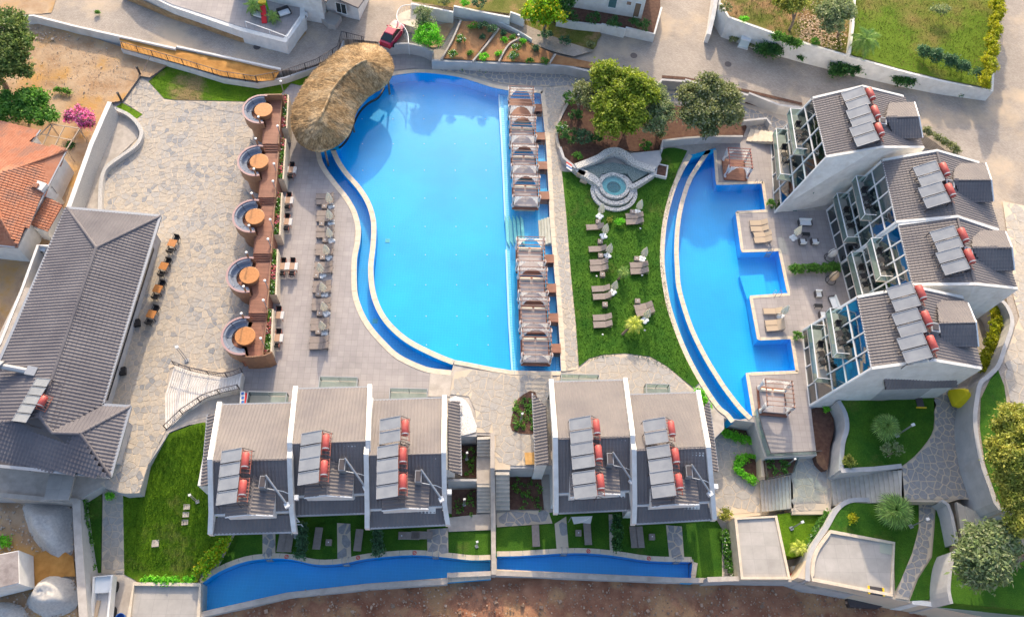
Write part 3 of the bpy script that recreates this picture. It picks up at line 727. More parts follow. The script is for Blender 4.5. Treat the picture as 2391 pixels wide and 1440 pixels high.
paving('north_paving', [(1018, 152), (1100, 157), (1260, 164), (1372, 176), (1420, 190), (1530, 208), (1700, 232), (1880, 300), (1850, 330), (1760, 300), (1730, 262), (1560, 240), (1370, 200), (1268, 202), (1225, 199), (1170, 195), (1120, 180), (1060, 168), (1010, 165)], .0, X['stone_b'], .62)
paving('side_paving', [(1268, 205), (1330, 200), (1318, 240), (1300, 285), (1303, 340), (1311, 390), (1322, 500), (1333, 640), (1345, 760), (1350, 862), (1318, 866), (1310, 700), (1290, 450), (1278, 300)], .0, X['stone_a'], .6)
paving('middle_paving', [(1062, 868), (1100, 862), (1150, 868), (1200, 875), (1290, 874), (1290, 1000), (1265, 1085), (1191, 1087), (1191, 1096), (1156, 1096), (1154, 1010), (1114, 1010), (1110, 960), (1095, 925), (1050, 920)], .0, X['stone_a'], .75)
paving('corner_paving', [(1350, 862), (1375, 838), (1410, 829), (1460, 826), (1520, 834), (1560, 858), (1592, 885), (1640, 930), (1660, 960), (1640, 1000), (1300, 1000), (1300, 880)], .0, X['stone_a'], .8)
sheet('spa_lawn', smooth([(1312, 400), (1340, 402), (1420, 400), (1520, 380), (1545, 350), (1575, 345), (1605, 352)], 2)+[(1583, 397), (1563, 450), (1547, 517), (1541, 583), (1542, 630), (1547, 667), (1557, 717), (1577, 777), (1600, 833), (1633, 893), (1620, 905), (1592, 883), (1560, 856), (1520, 832), (1460, 824), (1410, 827), (1375, 836), (1352, 855), (1345, 760), (1333, 640), (1322, 500)], .02, X['grass2'], grid=2)
sheet('tree_bed', smooth([(1330, 235), (1318, 250), (1305, 280), (1300, 300), (1305, 340), (1312, 370), (1342, 385), (1380, 375), (1420, 352), (1450, 350), (1500, 355), (1540, 350), (1547, 335), (1640, 325), (1735, 320), (1735, 275), (1690, 262), (1560, 245), (1430, 215)], 2, True), .25, X['mulch'], grid=1, jit=bumpy(.2, .6, 5))
sheet('villa_terrace', [(1660, 345), (1735, 320), (1800, 325), (1815, 495), (1940, 490), (1962, 616), (1990, 735), (1880, 772), (1895, 965), (1906, 1059), (1790, 1065), (1762, 985), (1757, 970), (1742, 870), (1859, 865), (1847, 790), (1769, 793), (1750, 691), (1839, 685), (1818, 585), (1731, 588), (1718, 494), (1788, 490), (1780, 428), (1673, 431), (1666, 350)], .0, X['deck'])
sheet('white_pebble_bed', smooth([(1050, 930), (1078, 928), (1095, 945), (1106, 975), (1112, 1008), (1050, 1010)], 2, True), .03, X['whitestone'])
sheet('planted_bed', smooth([(1196, 1005), (1198, 960), (1210, 930), (1250, 915), (1260, 1005)], 3, True), .04, X['mulch'])
b = MB()
ss = thing('stepping_stones', 'three worn pale stepping slabs let into the south-west lawn', 'stepping stones', W(436, 1200, -1.7))
for y in (1182, 1200, 1218): p = W(436-(y-1182)*.12, y, zL(0, y)+.07); MB().box(p.x, p.y, p.z-.05, .55, .5, .06, .1).build('slab', X['concrete'], ss, world=True)
p = W(363, 1268, zL(0, 1268)+.06); tag(MB().box(p.x, p.y, p.z-.05, .6, .6, .12, .1).build('inspection_cover', X['concrete']), 'small white square inspection cover in the south-west lawn', 'cover')
for k, (x, y) in enumerate(((1700, 150), (2280, 330), (600, 110), (1480, 130))):
    p = W(x, y, zE(x, y)+.0); tag(MB().lathe((p.x, p.y, p.z-.02), [(.42, 0), (.42, .035), (.34, .04), (0, .04)], 20).build('manhole_cover', X['metal_d']), ['round manhole cover in the lane below the tall garden wall', 'round manhole cover in the road behind the glass villas', 'round manhole cover in the lane near the upper terrace', 'round manhole cover in the lane right of the orange beds'][k], 'manhole cover', 'round manhole covers in the lanes')
# ---- swimming pools
def wpoly(px): return PP(px, 0)
sheet('main_pool_floor', wpoly(M1), -1.45, X['pool'])
sheet('channel_floor', wpoly(c1o+c1i[::-1]), -1.15, X['pool_d'])
shelf = wpoly([(1166, 209), (1174, 350), (1181, 505), (1183, 572), (1190, 745), (1198, 864), (1253, 866), (1310, 866), (1300, 700), (1288, 567), (1283, 503), (1275, 337), (1263, 217), (1225, 213), (1187, 211)])
struct(MB().prism([Vector((p.x, p.y, -.95)) for p in shelf], -1.5).build('pool_shelf', X['pool_s']))
sl_ = wpoly([(1176, 215), (1184, 350), (1190, 505), (1192, 572), (1198, 745), (1207, 862), (1300, 862), (1300, 700), (1288, 567), (1280, 463), (1263, 220)])
struct(MB().prism([Vector((p.x, p.y, -.80)) for p in sl_], -.95).build('pool_seat', X['pool_d']))
b = MB(); wallgeo(b, [Vector((p.x, p.y, -.88)) for p in wpoly([(1166, 209), (1174, 350), (1181, 505)])], .18, -1.45); wallgeo(b, [Vector((p.x, p.y, -.88)) for p in wpoly([(1183, 572), (1190, 745), (1198, 864)])], .18, -1.45)
struct(b.build('pool_shelf_edge', X['pool_w']))
ps = thing('pool_steps', 'pale teal underwater steps beside the second group of cabanas', 'pool steps', W(1200, 540, -1.4))
for k in range(5):
    a, c = W(1178+k*9, 508, -1.3+k*.1), W(1182+k*9, 568, -1.3+k*.1); bb = W(1187+k*9, 508, 0); cc = W(1191+k*9, 568, 0)
    zt = -.72+k*.05; MB().prism([Vector((p.x, p.y, zt)) for p in (a, bb, cc, c)], -1.45).build('step', mat('step mosaic %d' % k, (.10, .50, .50), (.20, .60, .58), 6, .5), ps, world=True)
ps = thing('entry_steps', 'cream stone entry steps at the east edge of the main pool', 'pool steps', W(1275, 535, 0))
for k in range(4):
    q = [(1258+k*6.5, 505), (1264.5+k*6.5, 505), (1268+k*6.5, 565), (1261.5+k*6.5, 565)]
    MB().prism([Vector((p.x, p.y, -.75+k*.19)) for p in wpoly(q)], -1.2).build('step', X['cream'], ps, world=True)
fl_ = bpy.data.objects['main_pool_floor']; b = MB(); b.lathe((0, 0, 0), [(.055, 0), (.055, .03), (0, .04)], 8); dot = b.build('pool_light', X['white_trim'], fl_); fst = True
for x in (847, 919, 991, 1063, 1135):
    for y in (224, 278, 336, 398, 463, 529, 595, 665, 738, 805):
        p = W(x+(y-400)*.012, y, -1.44)
        if not inside(p, [Vector(q) for q in wpoly(M1)]) or x < 870+abs(y-560)*.12 and y > 430 and x < 900: continue
        if fst: dot.location = p; fst = False
        else: link('pool_light', dot.data, fl_, p)
p = W(905, 562, -1.43); MB().box(p.x, p.y, -1.45, .5, .5, .03).build('drain', X['teal'], fl_); p = W(876, 749, -1.1); MB().box(p.x, p.y, -1.15, .5, .5, .03).build('drain', X['teal'], fl_)
o = sheet('main_pool_water', wpoly(M1), -.06, X['water'])
sheet('channel_water', wpoly(c1o+c1i[::-1]), -.5, X['water'])
coping('pool_coping', 'cream coping curving between the main pool and its lower overflow channel', c1i, 0.02, .55, X['cream'], False, sm=0, side=1)
coping('pool_coping', 'pale outer coping of the overflow channel beside the deck sunbeds', c1o, 0.03, .55, X['cream'], False, sm=0, side=1)
coping('pool_coping', 'cream coping round the north and east sides of the main pool', [(1310, 866), (1307, 800), (1300, 700), (1293, 623), (1288, 567), (1283, 503), (1282, 463), (1275, 337), (1267, 262), (1263, 217), (1225, 213)]+p1t[:-8], .02, .5, X['cream'], False, sm=0, side=1)
coping('pool_coping', 'cream coping on the curved south edge of the main pool', [(1062, 840)]+p1r[:5], .025, .45, X['cream'], False, sm=0, side=1)
b = MB(); wallgeo(b, PP(p1t[-12:], -.03), .5, -1.5); struct(b.build('pool_wall', X['pool']))
b = MB(); wallgeo(b, PP([(736, 353), (795, 345)], .02), .5, -1.5); wallgeo(b, PP([(1606, 368), (1672, 350)], .02), .5, -1.5); struct(b.build('channel_end', X['pool_d']))
b = MB(); led = smooth([(897, 205), (883, 227), (860, 240), (840, 260), (828, 283), (820, 305), (808, 328), (792, 345)], 3); wallgeo(b, PP(led, .12), .14, -.12); tag(b.build('bar_ledge', X['black']), 'thin dark ledge of the swim-up bar under the thatched roof edge', 'bar ledge')
sheet('west_pool_floor', wpoly(M2), -1.4, X['pool'])
sheet('west_channel_floor', wpoly(c2o+[(1757, 975)]+c2i[::-1]), -1.15, X['pool_d'])
struct(MB().prism([Vector((p.x, p.y, -.9)) for p in wpoly([(1733, 634), (1790, 631), (1799, 688), (1751, 690)])], -1.4).build('pool_shelf', X['pool']))
sheet('villa_pool_water', wpoly(M2), -.06, X['water']); sheet('villa_channel_water', wpoly(c2o+[(1757, 975)]+c2i[::-1]), -.4, X['water'])
coping('pool_coping', 'cream outer coping along the curved channel beside the spa lawn', c2o, .03, .5, X['cream'], False, sm=0, side=1)
coping('pool_coping', 'cream inner coping of the crescent pool beside the villas', c2i, .02, .5, X['cream'], False, sm=0, side=1)
coping('pool_coping', 'stepped white coping along the villa terrace side of the crescent pool', d2, .025, .35, X['cream'], False, sm=0, side=1)
for nm, px_, fn in (('long_pool_floor', P3a, 0), ('long_pool_floor', P3b, 0)):
    sheet(nm, PP(px_, -3), -4.3, X['pool'])
    sheet('long_pool_water', PP(px_, -3), -3.1, X['water'])
coping('pool_coping', 'wavy cream coping of the longer of the two narrow garden pools', p3l, -2.97, .45, X['cream'], False, sm=0, side=-1, zb=-4.4)
coping('pool_coping', 'wavy cream coping of the eastern narrow garden pool', p3r, -2.97, .45, X['cream'], False, sm=0, side=-1, zb=-4.4)
coping('pool_coping', 'pale south coping of the longer narrow pool above the bare earth', P3a[len(p3l):]+[(470, 1362)], -2.96, .4, X['cream'], False, sm=0, side=-1, zb=-4.55)
coping('pool_coping', 'pale south coping of the eastern narrow pool above the bare earth', [(1618, 1311)]+P3b[len(p3r):], -2.96, .45, X['cream'], False, sm=0, side=-1, zb=-4.55)
wall('perimeter_wall', 'low pink-grey perimeter wall running along the bare red earth', [(464, 1436), (671, 1389), (860, 1368), (1044, 1357), (1045, 1342), (1160, 1337), (1290, 1342), (1559, 1353), (1650, 1354)], -2.6, -4.8, .3, X['greywall'], capm=X['concrete'])
wall('perimeter_wall', 'grey perimeter wall below the two flat terrace roofs at the south-east', [(1652, 1352), (1715, 1350), (1848, 1352), (1855, 1352), (1900, 1367), (1990, 1382), (2092, 1400)], -1.2, -4.8, .3, X['greywall'], capm=X['concrete'])
wall('perimeter_wall', 'white perimeter wall at the south-east corner below the olive lawn', [(2130, 1404), (2220, 1415), (2391, 1430), (2450, 1436)], 0.3, -4.8, .3, X['white'], capm=X['white'])
# ---- low gardens
sheet('low_lawn', [(500, 1345), (560, 1225), (700, 1190), (1040, 1195), (1146, 1225), (1146, 1310), (860, 1320), (700, 1320), (580, 1318)], -3.045, X['grass2'], holes=(P3a,)); sheet('low_lawn', [(1158, 1225), (1290, 1195), (1660, 1190), (1686, 1235), (1686, 1350), (1620, 1350), (1620, 1305), (1440, 1300), (1158, 1302)], -3.045, X['grass2'], holes=(P3b,))
def G(name, pts, m='grass2', z=-3.0): return sheet(name, pts, z, X[m])
G('garden_lawn', [(520, 1325), (560, 1250), (613, 1245), (613, 1300), (573, 1305)]); G('garden_lawn', [(645, 1240), (700, 1235), (702, 1302), (680, 1300), (643, 1298)])
G('garden_lawn', [(728, 1225), (787, 1220), (788, 1308), (737, 1310), (728, 1305)]); G('garden_lawn', [(820, 1225), (870, 1222), (872, 1296), (820, 1303)])
G('garden_lawn', [(893, 1235), (997, 1240), (997, 1288), (895, 1292)]); G('garden_lawn', [(1047, 1242), (1146, 1237), (1146, 1300), (1100, 1300), (1047, 1295)])
G('garden_lawn', [(1160, 1232), (1295, 1224), (1300, 1285), (1214, 1290), (1160, 1290)]); G('garden_lawn', [(1322, 1205), (1420, 1195), (1427, 1284), (1378, 1284), (1328, 1283)])
G('garden_lawn', [(1455, 1225), (1555, 1225), (1563, 1303), (1521, 1301), (1455, 1290)]); G('garden_lawn', [(1592, 1240), (1672, 1235), (1682, 1350), (1620, 1350), (1620, 1305), (1598, 1303)])
for k, q in enumerate([[(613, 1245), (643, 1242), (643, 1300), (613, 1302)], [(787, 1220), (818, 1222), (820, 1306), (788, 1311)], [(997, 1235), (1046, 1232), (1047, 1297), (998, 1292)], [(1295, 1222), (1322, 1205), (1328, 1285), (1300, 1287)], [(1555, 1225), (1592, 1228), (1598, 1306), (1563, 1304)], [(1160, 1196), (1280, 1190), (1290, 1221), (1160, 1230)], [(1421, 1200), (1432, 1200), (1432, 1290), (1424, 1288)]]):
    paving('garden_path', q, -2.98, X['stone_b'], .75, npart=60)
def pit(pts, z, name, m='mulch'):
    sheet(name, pts, z, X[m], grid=.6, jit=bumpy(.06, 1.2, 4))
pit([(1075, 1040), (1112, 1040), (1112, 1115), (1075, 1113)], -2.2, 'planter_soil'); pit([(1055, 1143), (1112, 1141), (1112, 1202), (1055, 1205)], -2.95, 'planter_soil')
pit([(1190, 1112), (1263, 1112), (1270, 1189), (1190, 1189)], -2.95, 'planter_soil')
def W2(x, y, z): return W(x, y, z)
steps('stone_steps', 'west flight of beige stone steps beside the dividing wall, upper half', W(1114, 1020, 0), W(1146, 1018, 0), W(1114, 1065, -1.2), W(1146, 1065, -1.2), 6, X['concrete'])
slab('stair_landing', [(1113, 1065), (1147, 1065), (1147, 1129), (1113, 1129)], -1.25, -4, X['concrete'])
steps('stone_steps', 'west flight of beige stone steps beside the dividing wall, lower half', W(1114, 1129, -1.3), W(1147, 1129, -1.3), W(1114, 1197, -2.9), W(1147, 1197, -2.9), 8, X['concrete'])
slab('stair_landing', [(1044, 1208), (1147, 1197), (1148, 1236), (1047, 1240)], -2.85, -4, X['concrete'])
steps('stone_steps', 'beige stone steps on the right of the dividing wall beside the sunken planter', W(1157, 1100, -.1), W(1189, 1100, -.1), W(1157, 1190, -2.9), W(1190, 1190, -2.9), 9, X['concrete'])
wall('divider_wall', 'narrow cream wall dividing the stairs and gardens of the two villa blocks', [(1150, 1010), (1150, 1092), (1151, 1150), (1152, 1240), (1153, 1340)], lambda x, y: .5 if y < 1095 else (-.9 if y < 1160 else -2.0), -4.8, .4, X['concrete'])
# walls of the sunken planters
for lab, q in (('grey wall behind the upper sunken planter left of the stairs', [(1075, 1016), (1113, 1016)]), ('grey wall behind the lower sunken planter left of the stairs', [(1046, 1120), (1113, 1120)]), ('grey wall behind the sunken planter right of the stairs', [(1191, 1090), (1266, 1090)])):
    wall('planter_wall', lab, q, -.05 if q[0][1] != 1120 else -.6, -3.2, .2, X['greywall'])
# ---- south west
LAWN = smooth([(440, 995), (478, 985), (488, 1010)], 2)+[(492, 1180), (545, 1246), (500, 1300), (470, 1340), (462, 1359), (325, 1359), (290, 1340), (287, 1155), (326, 1150), (345, 1090), (370, 1040), (395, 1012)]
sheet('south_west_lawn', LAWN, lambda x, y: zL(x, y)+.03, X['grass'], grid=1.5)
paving('side_path', [(240, 1134), (288, 1150), (290, 1338), (237, 1338)], lambda x, y: zL(x, y)+.02, X['stone_a'], .62, npart=120)
sheet('hedge_strip', [(186, 1148), (238, 1148), (236, 1336), (208, 1338)], lambda x, y: zL(x, y)+.01, X['grass2'])
sheet('service_yard', [(200, 1336), (322, 1336), (300, 1460), (205, 1460)], -2.9, X['concrete'])
slab('flat_terrace_roof', [(312, 1364), (466, 1366), (462, 1445), (300, 1445)], -2.6, -4.7, X['greyroof'])
wall('parapet', 'cream parapet round the flat screed terrace left of the narrow pool', [(300, 1443), (312, 1362), (467, 1364), (463, 1440)], -2.3, -4.7, .3, X['cream'])
slab('building_plot', [(-600, 1140), (180, 1166), (190, 1460), (-600, 1460)], -1.7, -4.7, X['dirt'])
sheet('plot_soil', [(-100, 1160), (165, 1172), (180, 1450), (-100, 1450)], -1.40, X['dirt'], grid=.8, jit=bumpy(.25, .6, 9))
sheet('orange_soil_patch', [(92, 1290), (130, 1275), (172, 1300), (176, 1345), (150, 1345), (100, 1360), (75, 1385), (70, 1300)], -1.18, X['ochre'], grid=.5, jit=bumpy(.15, 1, 8))
wall('plot_wall', 'thick pinkish wall between the building plot and the hedge strip', [(178, 1166), (183, 1270), (188, 1345), (196, 1460)], .2, -4.8, .55, X['greywall'], capm=X['concrete'])
wall('plot_wall', 'pale wall along the north side of the building plot', [(-100, 1150), (0, 1155), (100, 1164), (180, 1168)], .25, -4.8, .4, X['concrete'])
# ---- south east
sheet('lower_paving_ground', [(1650, 960), (1764, 985), (1790, 1068), (1795, 1200), (1700, 1210), (1660, 1200)], -2.54, X['mortar'])
slab('lower_walk_slab', [(1645, 955), (1764, 985), (1772, 1020), (1792, 1110), (1778, 1200), (1700, 1205), (1650, 1205)], -2.56, -4.6, X['mortar'])
paving('lower_paving', [(1655, 965), (1700, 985), (1720, 1035), (1760, 1040), (1775, 1110), (1775, 1195), (1695, 1200), (1665, 1190)], -2.52, X['stone_a'], .8, npart=150)
slab('walk_slab', [(1775, 1030), (1905, 985), (1945, 1108), (1940, 1200), (1850, 1200), (1850, 1110), (1778, 1112)], -1.02, -4.6, X['mortar'])
paving('walk_paving', [(1850, 1070), (1905, 1062), (1940, 1108), (1938, 1186), (1930, 1190), (1848, 1192), (1846, 1112)], -1.0, X['stone_a'], .85, npart=80)
steps('stone_steps', 'pale stone steps with vertical treads below the glass-railed terrace', W(1850, 1110, -1.0), W(1853, 1186, -1.0), W(1773, 1118, -2.4), W(1778, 1195, -2.4), 9, X['concrete'])
slab('mulch_bed', smooth([(1890, 957), (1937, 958), (1948, 1000), (1938, 1040), (1933, 1095), (1915, 1088), (1902, 1060)], 2, True), -.25, -1.1, X['mulch'])
slab('garden_slab', [(1975, 920), (2190, 915), (2260, 900), (2290, 1150), (2215, 1172), (2105, 1170), (2106, 1092), (1968, 1095), (1962, 1060), (1978, 1000)], 1.45, -4.6, X['mortar'])
sheet('palm_lawn', smooth([(1960, 932), (2060, 935), (2180, 925), (2181, 960), (2180, 1000), (2165, 1030), (2135, 1065), (2105, 1088)], 2)+[(2040, 1092), (1972, 1094), (1968, 1060), (1976, 1010), (1972, 960)], 1.5, X['grass2'])
paving('villa_path', smooth([(2180, 925), (2182, 960), (2182, 1000), (2167, 1032), (2137, 1067), (2107, 1090)], 2)+[(2112, 1165), (2240, 1165), (2268, 1165), (2250, 1100), (2240, 1030), (2242, 950), (2262, 905), (2220, 905)], 1.5, X['stone_b'], .64, npart=250)
slab('terrace_slab', [(2105, 1165), (2290, 1160), (2340, 1200), (2400, 1460), (2095, 1400), (1862, 1348), (1910, 1255), (1965, 1170)], .22, -4.6, X['mortar'])
steps('stone_steps', 'wide flight of beige steps below the fan palm lawn', W(2106, 1097, 1.45), W(2114, 1168, 1.45), W(1938, 1112, -1.0), W(1945, 1180, -1.0), 15, X['concrete'])
sheet('south_palm_lawn', [(1978, 1172), (2040, 1175), (2145, 1172), (2145, 1230), (2130, 1300), (2090, 1380), (2088, 1270), (1960, 1245), (1930, 1235), (1950, 1200)], .3, X['grass2'])
paving('lower_villa_path', [(2146, 1168), (2184, 1170), (2178, 1230), (2172, 1300), (2140, 1350), (2120, 1400), (2090, 1395), (2105, 1350), (2130, 1290), (2146, 1230)], .32, X['stone_b'], .6, npart=120)
sheet('strip_lawn', [(2186, 1168), (2200, 1168), (2212, 1230), (2218, 1290), (2185, 1330), (2170, 1400), (2124, 1402), (2144, 1350), (2176, 1300), (2182, 1230)], .31, X['grass2'])
slab('olive_lawn_slab', smooth([(2228, 1285), (2300, 1262), (2460, 1240)], 2)+[(2460, 1430), (2225, 1407), (2215, 1370), (2216, 1320)], 3.0, -4.6, X['grass2'])
wall('curved_wall', 'curved grey retaining wall left of the olive tree lawn', smooth([(2232, 1288), (2222, 1315), (2217, 1350), (2216, 1380), (2222, 1408)], 3), 3.15, -4.6, .3, X['greywall'])
slab('upper_east_ground', [(2290, 1158), (2345, 1190), (2480, 1200), (2480, 1290), (2300, 1268), (2245, 1280)], 1.6, -4.6, X['concrete'])
slab('walled_garden', [(1815, 1200), (1848, 1196), (1942, 1190), (1975, 1172), (1985, 1190), (1925, 1250), (1890, 1292), (1850, 1300), (1832, 1295)], -1.4, -4.5, X['grass'])
sheet('service_corner', [(1835, 1293), (1890, 1300), (1880, 1355), (1845, 1350)], -2.97, X['concrete'])
# east lawn and paving on the upper level
up = lambda d: (lambda x, y: zE(x, y)+d)
sheet('east_lawn', [(2330, 862), (2345, 900), (2352, 950), (2391, 985), (2460, 1010), (2460, 1206), (2391, 1206), (2341, 1188), (2320, 1140), (2300, 1080), (2288, 1000), (2290, 930), (2312, 885)], up(.02), X['grass2'])
paving('east_paving', [(2341, 470), (2391, 480), (2460, 500), (2460, 980), (2391, 958), (2358, 935), (2346, 880), (2345, 830), (2380, 740), (2366, 690), (2360, 600)], up(.02), X['stone_a'], .95, npart=200)
wall('curved_wall', 'long curved grey retaining wall sweeping round behind the yellow parasol', smooth([(2330, 694), (2352, 715), (2364, 755), (2345, 815), (2330, 855), (2305, 880), (2289, 895), (2281, 935), (2277, 975), (2281, 1022), (2293, 1080), (2313, 1137), (2334, 1185), (2391, 1200)], 3), lambda x, y: zE(x, y)+.25, -1, .28, X['greywall'], capm=X['greywall'])
wall('curved_wall', 'grey curved wall between the palm lawn and the narrow mulch bed', smooth([(1958, 935), (1974, 965), (1978, 1000), (1968, 1035), (1964, 1098)], 3), 1.75, -1.2, .3, X['greywall'], capm=X['greywall'])
wall('garden_wall', 'straight grey wall along the south side of the palm lawn', [(1964, 1098), (2040, 1094), (2106, 1087)], 1.8, -1.2, .3, X['greywall'], capm=X['greywall'])
# ================================================================ BUILDINGS
WH, TD = X['white_trim'], X['tile_dark']
# ---- a roof-top solar water heater: two collectors rising towards a red tank
def make_heater(np_=2):
    t = thing('solar_water_heater', 'x', 'solar water heater')
    for k in range(np_):
        y = (k-(np_-1)/2)*1.15
        b = MB(); vs = []
        for dz in (-.08, 0):
            for x, yy in ((-1.75, -.5), (0, -.5), (0, .5), (-1.75, .5)): vs.append((x, y+yy, .30+.78*(x+1.75)/1.75+dz))
        b.add(vs, [(3, 2, 1, 0), (4, 5, 6, 7), (0, 1, 5, 4), (1, 2, 6, 5), (2, 3, 7, 6), (3, 0, 4, 7)]); p = b.build('solar_panel', X['panel'], t)
        b = MB(); c = [(-1.75, -.5), (0, -.5), (0, .5), (-1.75, .5)]; q = [Vector((x, y+yy, .31+.78*(x+1.75)/1.75)) for x, yy in c]
        for i in range(4): b.beam(q[i], q[(i+1) % 4], .045, .05)
        b.build('panel_frame', X['metal_g'], p)
    b = MB(); b.lathe((0, 0, 0), [(0, -.66), (.24, -.64), (.29, -.58), (.29, .58), (.24, .64), (0, .66)], 18)
    b.v = [(.42+x, z, 1.15+y) for x, y, z in b.v]; b.build('tank', X['tank'], t, smooth=True)
    b = MB(); b.lathe((0, 0, 0), [(.30, -.10), (.30, 0), (.15, .03), (0, .03)], 14); b.v = [(.42+x, -.60-z, 1.15+y) for x, y, z in b.v]; b.build('tank_cap', X['metal_g'], t)
    b = MB()
    for y in (-.5*np_*1.1, 0, .5*np_*1.1):
        b.beam((.02, y, -.7), (.02, y, 1.05), .05); b.beam((-1.7, y, -.7), (-1.7, y, .3), .05); b.beam((-1.7, y, .03), (.8, y, .03), .04); b.beam((.8, y, .03), (.1, y, 1.0), .04)
    b.build('stand', X['metal_d'], t)
    b = MB()
    for k in range(7): b.tube((.05, -.9+.3*k, .95), (.75, -.9+.3*k, .55), .03, n=5)
    b.tube((.06, -1, .95), (.06, 1, .95), .035, n=5); b.tube((.72, -1, .55), (.72, 1, .55), .035, n=5); b.build('pipework', X['pipe'], t); return t
heater = make_heater(2)
def ac_unit(name_lab, p, rz, parent=None):
    t = thing('air_conditioner', name_lab, 'air conditioner', p, rz); MB().box(0, 0, .08, .85, .35, .62).build('casing', X['plastic_w'], t)
    b = MB(); b.lathe((0, 0, 0), [(.24, 0), (.24, .02), (0, .02)], 14); b.v = [(x-.1, -.18-z, .4+y) for x, y, z in b.v]; b.build('fan_grille', X['metal_d'], t); MB().box(-.3, 0, 0, .06, .4, .08).box(.3, 0, 0, .06, .4, .08).build('foot', X['metal_d'], t); return t
def chair_geo():      # rattan armchair, facing +y
    t = thing('rattan_chair', 'x', 'chair'); MB().box(0, 0, .36, .55, .52, .07).build('seat', X['black'], t)
    MB().box(0, -.27, .42, .56, .06, .42).build('backrest', X['black'], t)
    for s in (-1, 1):
        MB().box(s*.28, 0, .60, .05, .5, .04).build('armrest', X['black'], t)
        for q in (-1, 1): MB().box(s*.25, q*.22, 0, .04, .04, .6 if q > 0 else .36).build('leg', X['black'], t)
    return t
rchair = chair_geo()
def stable_geo(): 
    t = thing('side_table', 'x', 'table'); MB().box(0, 0, .42, .6, .6, .04).build('table_top', X['black'], t)
    for a in (-1, 1):
        for c in (-1, 1): MB().box(a*.26, c*.26, 0, .04, .04, .42).build('leg', X['black'], t)
    return t
stable = stable_geo()
def window(parent, o, ux, uz, w, h, fm=WH, gm=None, nx=2, d=.06, name='window'):
    """flat window in the plane o + ux*a + uz*b (units of the unit vectors)"""
    n = ux.cross(uz).normalized(); L = parent.location; fr = MB()
    def pt(a, b_, k=0.): return o+ux*a+uz*b_+n*k
    e = [pt(0, 0, .03), pt(w, 0, .03), pt(w, h, .03), pt(0, h, .03)]
    for i in range(4): fr.beam(e[i], e[(i+1) % 4], .07, .07, up=tuple(n))
    for k in range(1, nx): fr.beam(pt(w*k/nx, 0, .03), pt(w*k/nx, h, .03), .05, .06, up=tuple(n))
    f = fr.build(name, fm, parent, world=True)
    g = MB().add([pt(0, 0, .02)-L, pt(w, 0, .02)-L, pt(w, h, .02)-L, pt(0, h, .02)-L], [(0, 1, 2, 3)]).build('pane', gm or X['darkglass'], f); return f
